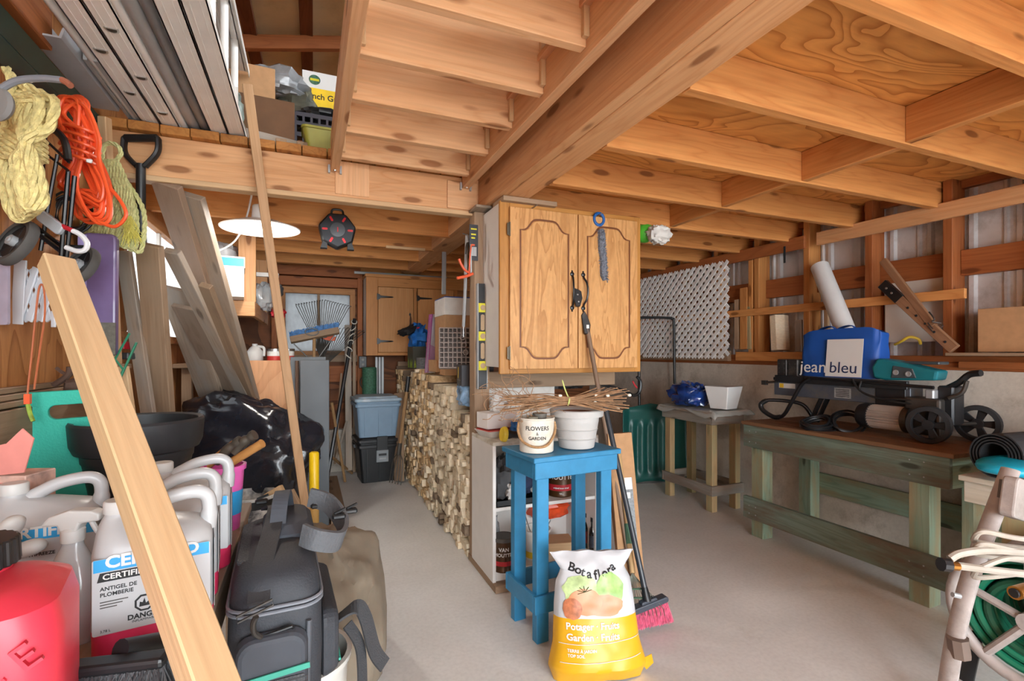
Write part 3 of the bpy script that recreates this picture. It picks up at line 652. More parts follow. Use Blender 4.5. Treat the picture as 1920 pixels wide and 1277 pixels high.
# dried stems lying across both pots
def stems():
    c = P(1066, 752, D=2.12); t = thing('dried_stems', 'bundle of dried brown stems tied with a green band across the pots', 'dried plant', c)
    stemm = mat('dry_stem', '#9a7656', .85, var=.35, scale=40); r = random.Random(11); g = G()
    for k in range(46):
        a = c+CR*r.uniform(-.16, -.3)+UP*r.uniform(-.05, .03)+CF*r.uniform(-.05, .05)
        m_ = c+UP*r.uniform(-.012, .016)+CF*r.uniform(-.015, .015); b = c+CR*r.uniform(.12, .27)+UP*r.uniform(-.045, .055)+CF*r.uniform(-.05, .04)
        g.tube(smooth_path([a, a.lerp(m_, .6)+UP*r.uniform(-.01, .015), m_, b], 5), r.uniform(.0016, .0028), 5)
    g.obj('stem', stemm, t)
    g = G()
    for k in range(36):
        p = c+CR*r.uniform(-.24, -.12)+UP*r.uniform(-.02, .02); pts = [p]
        an = r.uniform(2, 4.5); 
        for j in range(7):
            an += r.uniform(-.9, .9); p = p+(CR*math.cos(an)+UP*math.sin(an)*.8+CF*r.uniform(-.6, .6))*.028; pts.append(p)
        pts = [V((q.x, q.y, max(q.z, c.z-.085))) for q in pts]
        g.tube(smooth_path(pts, 4), r.uniform(.0009, .0018), 5)
    g.obj('curled_twig', stemm, t)
    for px, py in ((1117, 741), (1139, 742), (1084, 751), (1158, 764), (1180, 741), (1115, 754), (1050, 742)):
        blob('seed_pod', P(px, py, D=2.12), (.009, .008, .006), mat('pod_cream', '#e5ddcb', .7) if 'pod_cream' not in MT else MT['pod_cream'], t, px, (8, 6), .2)
    for px, py in ((1180, 741), (1158, 764)):
        G().tube(smooth_path([P(1110, 752, D=2.12), P((1110+px)/2, py-14, D=2.12), P(px, py, D=2.12)], 5), .001, 5).obj('stem', stemm, t)
    tie = mat('green_tie', '#b9c070', .7)
    G().tube([c+UP*.016*math.sin(a)+CF*.018*math.cos(a)+CR*.003*math.sin(a) for a in [2*math.pi*k/12 for k in range(12)]], .004, 6, True).obj('tie_band', tie, t)
    G().tube(smooth_path([c+UP*.014, c+UP*.05-CR*.015, c+UP*.09-CR*.027], 4), [.0035]*8+[.0015], 5).obj('tie_tail', tie, t)
stems()
# --- soil bag
def soil_bag():
    base = P(1121, 1268, Z=0); M = face(base+V((0, 0, 0)), (CR*.985+CF*.1).normalized(), (UP*.97+CF*.2).normalized())
    t = thing('soil_bag', 'half-full white and yellow bag of garden soil slumped against the blue stool', 'bag', M=M); H = .44
    def hw(y):
        k = y/H
        for (a, wa), (b, wb) in zip(((0, .165), (.12, .185), (.3, .165), (.6, .155), (.78, .145), (.86, .125), (1, .165)), ((.12, .185), (.3, .165), (.6, .155), (.78, .145), (.86, .125), (1, .165), (1.01, .165))):
            if a <= k <= b: return wa+(wb-wa)*(k-a)/(b-a)
        return .165
    def th(y): k = y/H; return .012+.085*max(0, 1-k**2.2)**.8*(min(1, .35+k*6))
    def crease(x, y):
        k = max(0, y/H-.5)*2
        return .018*k*mnoise.noise(V((x*16, y*22, 3)))+.004*mnoise.noise(V((x*20, y*20, 9)))
    def front(x, y):
        w = hw(min(max(y, 0), H)); e = max(0, 1-(abs(x)/w)**2.4); return th(y)*e**.5+crease(x, y)
    nx, ny = 36, 44; g = G()
    rows = []
    for j in range(ny+1):
        y = H*j/ny; w = hw(y); row = []
        for i in range(nx+1):
            x = -w+2*w*i/nx; row.append((x, y+(.012*mnoise.noise(V((x*14, 0, 1))) if j == ny else 0), front(x, y)))
        rows.append(row)
    fr = [p for r_ in rows for p in r_]; W = nx+1
    yl = .225
    for j in range(ny):
        g.k = 1 if (j+.5)*H/ny < yl+.0 else 0
        g.add([p for p in rows[j]]+[p for p in rows[j+1]], [(i, i+1, W+i+1, W+i) for i in range(nx)])
        g.add([(p[0], p[1], -p[2]*.8-.002) for p in rows[j]]+[(p[0], p[1], -p[2]*.8-.002) for p in rows[j+1]], [(i+1, i, W+i, W+i+1) for i in range(nx)])
    bw = mat('bag_white', '#bfc1c5', .38, var=.05); by = mat('bag_yellow', '#d9a21a', .35, var=.06)
    g.obj('sack', [bw, by], t, M, smooth=True, weld=True)
    pr = lambda x, y, z: (x, y, front(x, y)+.0022+z)
    def at(s, sz, x, y, m, b_=0, al='LEFT', rot=0):
        def fn(a, b, z):
            c, s_ = math.cos(rot), math.sin(rot); return pr(x+a*c-b*s_, y+a*s_+b*c, z)
        return text(s, sz, m, t, M, fn=fn, align=al, bold=b_)
    at('Potager · Fruits', .031, -.125, .195, inkwht, .0007); at('Garden · Fruits', .031, -.125, .16, inkwht, .0007)
    at('TERRE À JARDIN', .014, -.125, .118, inkwht, .0003); at('TOP SOIL', .014, -.125, .102, inkwht, .0003)
    for i, (ch, x, y, r_) in enumerate(zip('Botaflora', (-.1, -.077, -.055, -.035, -.008, .006, .02, .044, .06), (.392, .384, .375, .366, .36, .362, .365, .372, .382), (-.3, -.3, -.35, -.1, .05, .1, .2, .3, .4))): at(ch, .044, x, y, inkblk, .0008, rot=r_)
    def blotch(cx, cy, rx, ry, m, seed, k=0, name='printed_picture'):
        g = G(); n = 28; rr_ = 7; vs = [pr(cx, cy, .0003+k)]
        for a in range(1, rr_+1):
            for i in range(n):
                th_ = 2*math.pi*i/n; q = 1+.16*mnoise.noise(V((math.cos(th_)*2, math.sin(th_)*2, seed)))
                vs.append(pr(cx+rx*q*a/rr_*math.cos(th_), cy+ry*q*a/rr_*math.sin(th_), .0003+k))
        fs = [(0, 1+i, 1+(i+1) % n) for i in range(n)]+[(1+(a-1)*n+i, 1+a*n+i, 1+a*n+(i+1) % n, 1+(a-1)*n+(i+1) % n) for a in range(1, rr_) for i in range(n)]
        g.add(vs, fs); return g.obj(name, m, t, M, smooth=True)
    lg = mat('print_lettuce', '#b9cf94', .4, var=.35, scale=30); gg = mat('print_leaf', '#9cc274', .4, var=.35, scale=35); to = mat('print_tomato', '#c98a62', .4, var=.2, scale=20); tk = mat('print_tomato_cut', '#bb7350', .4, var=.4, scale=60)
    blotch(-.062, .31, .065, .052, lg, 1); blotch(.048, .312, .052, .058, gg, 2, .0004)
    blotch(.02, .262, .07, .035, to, 3, .0008); blotch(-.05, .275, .062, .045, to, 4, .0012); blotch(-.098, .252, .034, .036, tk, 5, .0016)
    for a in (20, 55, 95, 130, 165, 200): 
        q = [pr(-.05+.028*k/5*math.cos(R(a)), .308+.02*k/5*math.sin(R(a)), .002) for k in range(6)]; G().tube(q, .0012, 5).obj('printed_stalk', mat('print_stalk', '#3d4a2a', .5) if 'print_stalk' not in MT else MT['print_stalk'], t, M)
    for y0 in (.138, .078): G().tube([pr(-.15+.3*k/24, y0+.012*(k/24)**2, .0) for k in range(25)], .0011, 5).obj('printed_line', inkwht, t, M)
    c = G(); c.add([(.16, .05, .01), (.2, .075, .03), (.205, .045, .03), (.18, .02, .02)], [(0, 1, 2, 3)]); c.obj('bag_corner', by, t, M, solid=.004)
soil_bag()
# --- broom with pink bristles
def broom():
    c = P(1217, 1168, Z=.0); ax = (CR*.93+CF*.35).normalized()
    M = face(c, ax, UP); t = thing('push_broom', 'black-handled broom with bright pink bristles standing by the soil bag', 'broom', M=M)
    hb = P(1216, 1133, D=2.14); hz = hb.z
    Mh = face(hb, (ax+UP*.16).normalized(), UP)
    g = G(); g.prism(rrect(.185, .026, .012), -.02, .02); g.T = Matrix.Translation((0, .014, 0)); g.prism(rrect(.08, .02, .009), -.014, .014)
    g.obj('broom_head', mat('broom_slate', '#3d424c', .45), t, Mh, bevel=.004, bseg=2)
    r = random.Random(8); g = G()
    for k in range(1300):
        x = r.uniform(-.086, .086); z = r.uniform(-.015, .015); L = hz-.012-x*.0
        fx = x*1.12+r.uniform(-.008, .008); p = Mh@V((x, -.008, z)); q = Mh@V((fx, -hz*.94+.012+r.uniform(0, .012)+fx*-.16, z*1.7))
        q.z = max(q.z, .002); s = V((.0011, 0, 0)); s2 = V((0, .0011, 0))
        g.add([p-s, p+s, q+s, q-s], [(0, 1, 2, 3)]); g.add([p-s2, p+s2, q+s2, q-s2], [(0, 1, 2, 3)])
    o = g.obj('bristles', mat('pink_bristle', '#e06a8a', .6, var=.35, scale=60), t); o['kind'] = 'stuff'
    top = P(1134, 760, D=2.42); ft = Mh@V((-.004, .02, 0))
    G().tube([ft, ft.lerp(top, .5), top], .0125, 10).obj('handle', mat('broom_tube', '#33373d', .35), t, smooth=True)
    G().tube([ft-V((0, 0, .005)), ft.lerp(top, .06)], [.02, .0135], 10).obj('ferrule', blackp, t, smooth=True)
broom()
# --- leaf rake behind the broom
def leaf_rake():
    a = P(1160, 850, D=2.5); b = P(1186, 1075, D=2.2); t = thing('leaf_rake', 'metal-tined leaf rake with wooden handle and green bands leaning behind the broom', 'rake', b)
    hm = wood('rake_handle', '#c9a678', '#a98558', 0, lines=.3); g = G().tube([(-.5, 0, 0), (.5, 0, 0)], .0125, 10); d = b-a
    M = frame((a+b)/2, d, CF)@Matrix.Diagonal((d.length, 1, 1, 1)); g.obj('handle', hm, t, M, smooth=True)
    gm = mat('rake_green', '#4f7a62', .5); p0, p1 = a.lerp(b, .62), a.lerp(b, .78); G().tube([p0, p1], .0135, 10).obj('grip_band', gm, t)
    sp = CR; dn = (b-a).normalized(); tine = mat('rake_tine', '#6f7266', .5, .5)
    for k in range(15):
        s = (k-7)/7; e = b+dn*.14+sp*.115*s; e.z = max(e.z, .03); f = e+V((0, 0, -.02))-CF*.02; f.z = max(f.z, .004)
        G().tube([b, e, f], .0016, 5).obj('tine', tine, t)
    for k, w_ in ((.45, .055), (.7, .085)):
        G().tube([b+dn*.14*k+sp*(w_*q) for q in (-1, 0, 1)], .007, 8, flat=.3).obj('cross_band', gm, t)
leaf_rake()
# --- long cardboard carton
def long_carton():
    a = P(1196, 1120, Z=.0)+CF*.12; top = P(1160, 812, D=2.62); t = thing('long_carton', 'tall slim cardboard carton leaning beside the rake and broom', 'box', a)
    M = frame((a+top)/2, top-a, -CF); L = (top-a).length; g = G().box((0, 0, 0), (L, .125, .05)); g.obj('carton', card, t, M, bevel=.001)
    Mf = M@Matrix.Translation((0, 0, .0255))
    lab = mat('grey_label', '#7d8285', .5, var=.4, scale=90)
    G().box((-.02, -.012, 0), (.36, .062, .0006)).obj('label', lab, t, Mf)
    G().box((.13, -.012, .0004), (.06, .058, .0006)).obj('label', inkwht, t, Mf); G().box((.07, -.012, .0006), (.03, .03, .0006)).obj('label', inkwht, t, Mf)
    G().box((-.1, -.02, .0006), (.1, .012, .0006)).obj('label', blackp, t, Mf)
    G().box((-.135, .004, .0008), (.09, .014, .0006)).obj('label_accent', mat('lime_ink', '#c5d32f', .5, var=.5, scale=160), t, Mf)
    b2 = thing('cardboard_strip', 'plain narrow cardboard length standing behind the rake handle', 'box', a)
    p0, p1 = P(1172, 1068, Z=0)+CF*.02, P(1149, 862, D=2.6); M = frame((p0+p1)/2, p1-p0, -CF); G().box((0, 0, 0), ((p1-p0).length, .07, .03)).obj('carton', card, b2, M)
long_carton()
# --- pole pruner leaning on the cabinet doors
def pruner():
    hd = P(1100, 610, Y=2.36); ft = P(1196, 1118, Z=.0)+CF*.06; ft.z = .01
    t = thing('pole_pruner', 'long pole pruner with black cutting head leaning on the oak cabinet doors', 'pruner', ft)
    d = (ft-hd); pm = wood('pole_brown', '#8d7460', '#6d5645', 0, lines=.3)
    g = G().tube([(-.5, 0, 0), (.5, 0, 0)], .0125, 10); g.obj('pole', pm, t, frame((hd+ft)/2, d, CF)@Matrix.Diagonal((d.length, 1, 1, 1)), smooth=True)
    u = (hd-ft).normalized(); s = CR
    M = face(hd, s, u); bm_ = mat('cutter_black', '#2b2a2a', .4, .4, dirt='#4a4541')
    G().prism([(-.015, -.05), (.012, -.05), (.02, 0), (.005, .05), (-.012, .08), (-.03, .055), (-.022, 0)], -.012, .012).obj('cutter_body', bm_, t, M, bevel=.003)
    q = P(1083, 560, Y=2.36); M2 = face(q, s, u)
    G().prism([(-.01, -.045), (.012, -.045), (.026, .0), (.02, .04), (.005, .05), (-.02, .06), (-.026, .02)], -.008, .008).obj('jaw', blackm, t, M2, bevel=.002)
    for k, (a, b) in enumerate(((.0, .02), (.004, -.02))): G().lathe([(.001, .008), (.005, .008), (.004, .012)], 10).obj('rivet', steel, t, M2@Matrix.Translation((a, b, 0)))
    p0 = hd.lerp(ft, .3); p1 = hd.lerp(ft, .42); G().tube([p0+CR*.012, p1+CR*.012], .009, 8).obj('grip', blackp, t)
    patch('brand_badge', .014, .02, inkwht, t, M@Matrix.Translation((.004, -.01, .0125)))
pruner()
# ================================================================ folded-up loft stair
def stair():
    t = thing('loft_stair', 'pine loft stair with plank treads folded up flat under the roof', 'stairs', (.47, 2.68, 2.12))
    for x in (.108, .802):
        bb('stringer', x, x+.042, -.3, 2.685, 2.12, 2.3, pine, t)
        for s in (-.012, .044): G().bx(x+s, x+s+.01, 2.675, 2.69, 2.11, 2.15).obj('bracket', galv, t)
        G().lathe([(.001, 0), (.008, 0), (.006, .005)], 10).obj('bolt', steel, t, TR((x+.02, 2.66, 2.12), rx=R(180)))
    for k in range(9):
        y = 2.545-.302*k
        bb('tread', .15, .802, y, y+.036, 2.148, 2.34, pine, t)
        for x in (.15, .782): bb('cleat', x, x+.02, y-.02, y, 2.17, 2.34, palew, t)
stair()
# ================================================================ woodpile
def woodpile():
    r = random.Random(21); X0 = .87; cells = []
    def top(y): return .85 if y < 2.98 else (.97 if y < 3.25 else (1.02+.03*math.sin(y*5)))
    z = .005; row = 0
    while z < 1.1:
        h = r.uniform(.032, .055); y = 2.755+r.uniform(0, .02)
        while y < 5.22:
            w = r.uniform(.045, .085)
            if z+h*.6 < top(y): cells.append((y, y+w, z, z+h))
            y += w
        z += h
    cells.sort(key=lambda c: c[0]+.2*c[2])
    rest = G(); n = 0; GRP = 'split firewood logs in the woodpile'
    for (y0, y1, z0, z1) in cells:
        cy, cz = (y0+y1)/2, (z0+z1)/2; w, h = (y1-y0)*.97, (z1-z0)*1.02
        k = r.choice((3, 4, 4, 5)); sk = r.uniform(-.5, .5)
        if k == 3: poly = [(-.5, -.5), (.5, -.5), (sk, .5)] if r.random() < .5 else [(-.5, .5), (sk, -.5), (.5, .5)]
        elif k == 4: poly = [(-.5, -.5+r.uniform(0, .2)), (.5, -.5), (.5-r.uniform(0, .2), .5), (-.5+r.uniform(0, .3), .5-r.uniform(0, .2))]
        else: poly = [(-.5, -.4), (.1, -.5), (.5, -.2), (.4, .45), (-.35, .5)]
        pts = [(a*w, b*h) for a, b in poly]; d = r.uniform(-.015, .03)
        if n < 300:
            L = .37; M = face((X0-d, cy, cz), (0, -1, 0), (0, 0, 1))@Matrix.Rotation(r.uniform(-.08, .08), 4, 'Z')
            o = G().prism(pts, -L, 0).obj('firewood_log', logdark if r.random() < .07 else logm, None, M)
            dk2 = o.data.materials[0] is logdark; near = y0 < 2.86; tag(o, ('dark barked firewood log' if dk2 else 'pale split firewood log')+(' beside the post' if near else ' in the near half of the woodpile')+(', close to the floor' if z0 < .2 else (', in the top layers' if z0 > top(y0)-.2 else ', at mid height')), 'firewood', GRP); n += 1
        else:
            rest.T = face((X0-d, cy, cz), (0, -1, 0), (0, 0, 1)); rest.k = 1 if r.random() < .09 else (2 if r.random() < .3 else 0); rest.prism(pts, -.37, 0)
    rest.T = Matrix()
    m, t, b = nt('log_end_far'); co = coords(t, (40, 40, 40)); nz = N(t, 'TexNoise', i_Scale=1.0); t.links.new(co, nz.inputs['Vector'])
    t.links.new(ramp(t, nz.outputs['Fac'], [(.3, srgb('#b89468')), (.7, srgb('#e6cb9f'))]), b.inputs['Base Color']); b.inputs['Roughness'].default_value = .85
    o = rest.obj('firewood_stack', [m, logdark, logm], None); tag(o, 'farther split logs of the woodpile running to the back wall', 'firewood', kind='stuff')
woodpile()
bb('stack_support', .87, 1.24, 5.225, 5.26, .0, 1.1, brownw, wb)
# ================================================================ things on the woodpile and the post
def cbox(name, label, cat, M, d, m, parts=(), bevel=.002, group=None):
    """carton: box with its base at the frame origin, plus flat printed pieces (name,w,h,mat,frame offset)"""
    t = thing(name, label, cat, M=M, group=group); G().box((0, 0, d[2]/2), d).obj('carton', m, t, M, bevel=bevel)
    G().box((0, 0, d[2]+.0004), (d[0]*.98, .004, .0008)).obj('lid_seam', mat('seam_tape', '#a08058', .5) if 'seam_tape' not in MT else MT['seam_tape'], t, M)
    return t
def front(M, d, x=0, z=0, side='f'):
    """frame on the -Y face (or -X / +X face) of a carton"""
    if side == 'f': return M@face((x, -d[1]/2-.0006, z), (1, 0, 0), (0, 0, 1))
    if side == 'l': return M@face((-d[0]/2-.0006, x, z), (0, -1, 0), (0, 0, 1))
    return M@face((d[0]/2+.0006, x, z), (0, 1, 0), (0, 0, 1))
cardk = mat('carton_black', '#33343a', .5); 
M = TR((.975, 2.98, .985), R(-8)); d = (.2, .2, .135); t = cbox('speaker_carton', 'black carton lettered in white and yellow on the woodpile beside the post', 'box', M, d, cardk)
text('DAKOTA', .03, inkwht, t, front(M, d, .02, .068)@Matrix.Rotation(R(90), 4, 'Z'), bold=.0006)
patch('yellow_mark', .025, .07, mat('carton_yellow', '#e3bd2c', .5), t, front(M, d, .03, .085, 'l')@Matrix.Rotation(R(-12), 4, 'Z'))
patch('grey_print', .15, .006, MT['tin_lid_grey'], t, front(M, d, 0, .04, 'l'))
soft('blue_plastic_pack', 'blue and white plastic pack squashed under the black carton', 'package', V((.955, 2.95, .93)), (.09, .12, .075), mat('blue_white_plastic', '#8fb5dc', .25, var=.7, scale=14, coat=.3), 4, .3, 3, fold=.15)
# grey egg-crate tray
def crate_tray():
    M = face(P(853, 690, Y=3.12)+V((0, 0, .0)), V((.95, -.25, 0)), V((.15, .25, .95))); t = thing('plastic_crate_tray', 'grey-brown plastic grid tray standing on edge behind the black carton', 'tray', M=M)
    m = mat('tray_grey', '#8d8079', .6); W, H = .2, .27
    for i in range(8): G().box((-W/2+W*i/7, H/2, 0), (.008, H, .03)).obj('rib', m, t, M)
    for i in range(9): G().box((0, H*i/8, 0), (W, .008, .028)).obj('rib', m, t, M)
    G().prism([(-W/2, 0), (W/2, 0), (W/2, H), (-W/2, H)], -.016, -.012).obj('back_sheet', mat('tray_dark', '#5d534e', .7), t, M)
    for a, b in ((.05, .2), (.06, .15), (.07, .1)): G().lathe([(.02, 0), (.02, .032), (.013, .032), (.013, .0)], 6, (0, 0)).obj('socket', m, t, M@Matrix.Translation((a, b, -.012)))
crate_tray()
M = TR((1.06, 3.62, 1.03), R(0)); d = (.3, .3, .56); t = cbox('banana_carton', 'tall brown cardboard box with a white lid behind the grid tray', 'box', M, d, card)
G().box((0, 0, .5), (.306, .306, .125)).obj('lid', mat('lid_white', '#d8d5d0', .6), t, M, bevel=.002)
G().box((0, 0, .566), (.3, .3, .008)).obj('lid_top', mat('lid_blue', '#2f4f94', .5), t, M)
for x, z in ((.06, .52), (-.03, .32)): G().lathe([(.012, 0), (.012, .001)], 12, sx=1.4).obj('hand_hole', inkblk, t, front(M, (.3, .307, .4), x, z))
# white / purple flat carton leaning
M = face((.955, 3.86, 1.04), V((.85, .5, 0)), V((.06, .1, .98))); t = thing('flat_carton', 'tall flat white and purple carton leaning open against the brown box', 'box', M=M)
G().prism([(-.11, 0), (.12, .0), (.09, .46), (-.04, .46)], -.03, .0).obj('carton', mat('carton_lilac', '#dcd8df', .5, var=.06), t, M, bevel=.002)
G().prism([(-.105, .0), (-.11, .0), (-.04, .46), (-.03, .46)], -.033, .003).obj('printed_edge', mat('carton_purple', '#a8558f', .5), t, M)
G().prism([(-.09, .03), (-.02, .03), (-.02, .2), (-.075, .22)], .0, .0012).obj('printed_panel', mat('carton_pink', '#c99fc4', .5), t, M)
M = TR((.93, 3.7, 1.05), R(8)); cbox('small_carton', 'small plain brown carton at the foot of the flat white carton', 'box', M, (.12, .16, .09), card)
M = TR((.945, 4.3, 1.05), R(5)); t = cbox('small_carton', 'small grey printed carton on the woodpile beside the seed box', 'box', M, (.11, .12, .1), MT['grey_label'])
M = TR((.95, 4.62, 1.05), R(5)); d = (.14, .18, .2); t = cbox('seed_carton', 'dark carton with green and yellow grass print on the woodpile', 'box', M, d, mat('carton_olive', '#45463c', .6))
rr = random.Random(4); gl = mat('grass_print', '#93a83c', .6, var=.4, scale=50)
for i in range(16):
    x = rr.uniform(-.075, .075); h = rr.uniform(.05, .1); poly_patch('printed_leaf', [(-.006, 0), (.006, 0), (rr.uniform(-.01, .01), h)], gl, t, front(M, d, x, .005, 'l'))
    poly_patch('printed_leaf', [(-.006, 0), (.006, 0), (rr.uniform(-.01, .01), h)], gl, t, front(M, d, x*.8, .005))
t = thing('blue_jacket', 'blue and black jacket slung over the seed carton', 'jacket', (.93, 4.6, 1.25))
blob('blue_cloth', V((.95, 4.62, 1.34)), (.07, .1, .1), mat('jacket_blue', '#2272c4', .7, var=.25), t, 5, (24, 14), .5, 3, fold=.3)
blob('black_sleeve', V((.88, 4.6, 1.37)), (.1, .07, .035), mat('jacket_black', '#1f1f22', .7), t, 8, (20, 10), .4, 3, TR((.87, 4.6, 1.4), R(20), ry=R(-22)))
patch('red_badge', .03, .012, redlab, t, face((.93, 4.5, 1.42), (1, .2, .3), UP), r=.004)
# --- post: spirit level, clamps, pry bar, package
def on_post(px, py): return P(px, py, X=.866)
def level():
    a, b = P(889, 532, Y=2.652), P(889, 729, Y=2.652); t = thing('spirit_level', 'black and yellow spirit level hanging upright on the wooden post', 'level', b); zc = (a.z+b.z)/2; H = a.z-b.z; x = .905
    G().bx(x-.026, x+.026, 2.628, 2.655, b.z, a.z).obj('body', blackp, t, bevel=.002)
    for s in (-1, 1): G().bx(x+s*.027-.002, x+s*.027+.002, 2.626, 2.657, b.z, a.z).obj('edge_rail', galv, t)
    ym = mat('level_yellow', '#d8d02b', .4)
    for k in (.23, .5, .78):
        z = a.z-H*k; g = G(); g.bx(x-.024, x+.024, 2.622, 2.63, z-.026, z+.026); v = g.obj('vial_block', ym, t, bevel=.002)
        G().lathe([(.015, 0), (.015, .003)], 16).obj('vial', mat('vial_brown', '#b59a78', .3) if 'vial_brown' not in MT else MT['vial_brown'], v, face((x, 2.6215, z), (1, 0, 0), UP))
    for k in (.37, .64):
        z = a.z-H*k; G().prism(rrect(.022, .09, .01), 0, .002).obj('grip_slot', MT['vial_brown'], t, face((x, 2.6275, z), (1, 0, 0), UP))
level()
a, b = P(876, 446, X=.84), P(869, 632, X=.84); t = thing('pry_bar', 'long steel pry bar hanging beside the post', 'crowbar', b)
G().tube(smooth_path([a+V((0, -.015, -.03)), a+V((0, .0, .01)), a+V((.004, .02, 0)), a.lerp(b, .2)+V((.004, .02, 0)), a.lerp(b, .5)+V((.003, .01, 0)), b+V((0, 0, .06))], 5), .0095, 8).obj('bar', galv, t, smooth=True)
G().prism([(-.014, 0), (.014, 0), (.01, .06), (-.01, .06)], -.003, .003).obj('blade', galv, t, face(b, V((.3, .95, 0)), UP))
G().tube(smooth_path([a+V((0, -.015, -.03)), a+V((-.012, -.03, -.06)), a+V((-.018, -.03, -.1))], 4), [.009]*5+[.008, .006, .005, .004], 8, flat=.5).obj('claw', darksteel, t)
G().tube([a+V((.02, .0, .01)), a+V((-.03, -.01, .02))], .003, 6).obj('nail', steel, t)
c = P(888, 455, Y=2.645); t = thing('hacksaw_pack', 'black carded pack with yellow-green lettering hanging on the post top', 'package', c)
patch('card_back', .05, .2, cardk, t, face(c, (1, 0, 0), UP), .004)
for k, (z, s) in enumerate(((.075, 'STANLEY'), (.045, 'SAW'), (.025, 'SET'))): patch('printed_band', .034-.006*k, .008, MT['level_yellow'], t, face(c+V((-.002*k, -.0046, z)), (1, 0, 0), UP))
for k in range(4): patch('blade_print', .006, .05, steel, t, face(c+V((-.012+.008*k, -.0045, -.05)), (1, 0, 0), UP))
c = P(880, 505, Y=2.6); t = thing('spring_clamp', 'orange-red handled clamp hooked on the post beside the cabinet', 'clamp', c); om = mat('clamp_orange', '#d85a36', .5)
for pts, r_ in ((((.012, 0, .135), (.005, 0, .08), (0, 0, 0), (0, 0, -.025)), .004), (((.0, 0, -.02), (-.03, -.01, -.005), (-.055, -.015, .03), (-.062, -.015, .05)), .007), (((.02, 0, -.022), (-.02, -.01, -.04), (-.075, -.02, -.055)), .008), (((.012, 0, .135), (.03, 0, .135)), .005)):
    G().tube(smooth_path([c+V(p) for p in pts], 4), r_, 8).obj('jaw', om, t, smooth=True)
G().tube([c+V((.012, .01, .14)), c+V((.014, .01, -.03))], .004, 6).obj('bar', galv, t)

# ================================================================ back wall: pine cabinet, bins, garden tools
def back_cabinet():
    x0, x1, y0, y1, z0, z1 = .525, 1.75, 5.0, 5.24, 1.165, 1.93
    t = thing('pine_cabinet', 'knotty pine cabinet with black strap hinges on the back wall', 'cabinet', (1.1, 5.1, z0))
    G().bx(x0, x0+.02, y0, y1, z0, z1).obj('side_panel', white, t); G().bx(x1-.02, x1, y0, y1, z0, z1).obj('side_panel', knotx, t)
    G().bx(x0+.02, x1-.02, y1-.01, y1, z0, z1).obj('back_panel', knotx, t)
    bb('bottom_board', x0+.02, x1-.02, y0, y1-.01, z0, z0+.02, knotx, t); bb('top_board', x0-.01, x1, y0-.03, y1, z1, z1+.03, knotx, t)
    f0 = y0-.02; bb('face_frame', x0, x0+.11, f0, y0, z0, z1, knotx, t); bb('face_frame', x0+.11, x1, f0, y0, z0, z0+.03, knotx, t); bb('face_frame', x0+.11, x1, f0, y0, z1-.09, z1, knotx, t)
    bb('face_frame', .985, 1.02, f0, y0, z0+.03, z1-.09, knotx, t); bb('face_frame', 1.40, 1.44, f0, y0, z0+.03, z1-.09, knotx, t)
    for a, b in ((.637, .98), (1.025, 1.395)):
        d = G().bx(a, b, f0-.014, f0-.001, z0+.032, z1-.095).obj('door', knotty, t, bevel=.002)
        for z in (z0+.14, z1-.19):
            g = G(); g.prism([(0, -.025), (.012, -.025), (.02, -.012), (.12, -.004), (.135, .006), (.15, 0), (.135, -.006), (.12, .004), (.02, .012), (.012, .025), (0, .025)], 0, .004)
            g.prism([(-.012, -.03), (0, -.03), (0, .03), (-.012, .03)], 0, .004)
            g.obj('strap_hinge', blackm, d, face((a, f0-.0145, z), (1, 0, 0), UP))
        hx = b-.035; hz = (z0+z1)/2-.03; g = G(); g.tube([(hx, f0-.016, hz+.05), (hx, f0-.035, hz+.035), (hx, f0-.035, hz-.035), (hx, f0-.016, hz-.05)], .005, 6)
        for s in (1, -1): g.T = face((hx, f0-.0145, hz+s*.055), (1, 0, 0), UP); g.prism([(0, .02), (.011, 0), (0, -.02), (-.011, 0)], 0, .004); g.T = Matrix()
        g.obj('pull_handle', blackm, d)
back_cabinet()
for i, (x0, x1, r_, m, nm, lb) in enumerate(((.42, 1.35, .014, galv, 'metal_pole', 'grey telescopic pole lying on top of the pine cabinet'), (.72, 1.25, .022, mat('yellow_blade', '#d6c233', .5), 'yellow_paddle', 'flat yellow paddle lying on top of the pine cabinet'), (.55, 1.6, .012, blackp, 'black_rod', 'thin black rod lying on top of the pine cabinet'))):
    y = 5.05+.05*i; tag(G().tube([(x0, y, 1.962+r_), (x1, y+.03, 1.962+r_)], r_, 8, flat=.7 if i == 1 else 1).obj(nm, m), lb, 'pole' if i != 1 else 'paddle')
def tote(name, label, M, b, tp, h, body, lidm, lat, lidtop=None):
    t = thing(name, label, 'storage bin', M=M)
    G().prism(rrect(b[0], b[1], .025), 0, h, rrect(tp[0], tp[1], .03)).obj('body', body, t, M, bevel=.004, bseg=2)
    G().prism(rrect(tp[0]+.02, tp[1]+.02, .03), h-.05, h-.02).obj('rim', body, t, M, bevel=.004)
    L = G(); L.prism(rrect(tp[0]+.03, tp[1]+.03, .035), h, h+.028); L.prism(rrect(tp[0]-.03, tp[1]-.03, .03), h+.028, h+.045, rrect(tp[0]-.06, tp[1]-.06, .03)); L.obj('lid', lidm, t, M, bevel=.005, bseg=2)
    for x in (-.28, 0, .28): G().box((x*b[0]*1.3, -(b[1]+tp[1])/4-.003, h*.45), (.006, .012, h*.8)).obj('moulded_rib', body, t, M)
    return t
fxy = P(706, 907, Z=0); M = TR((.605, 4.86, 0), R(3))
t = tote('storage_tote', 'black plastic tote with grey latch standing on the floor by the woodpile', M, (.31, .31, 0), (.38, .36), .37, blackp, blackp, None)
lt = mat('latch_grey', '#8c9296', .4); G().box((.02, -.193, .36), (.1, .012, .13)).obj('latch_strap', blackp, t, M, bevel=.003)
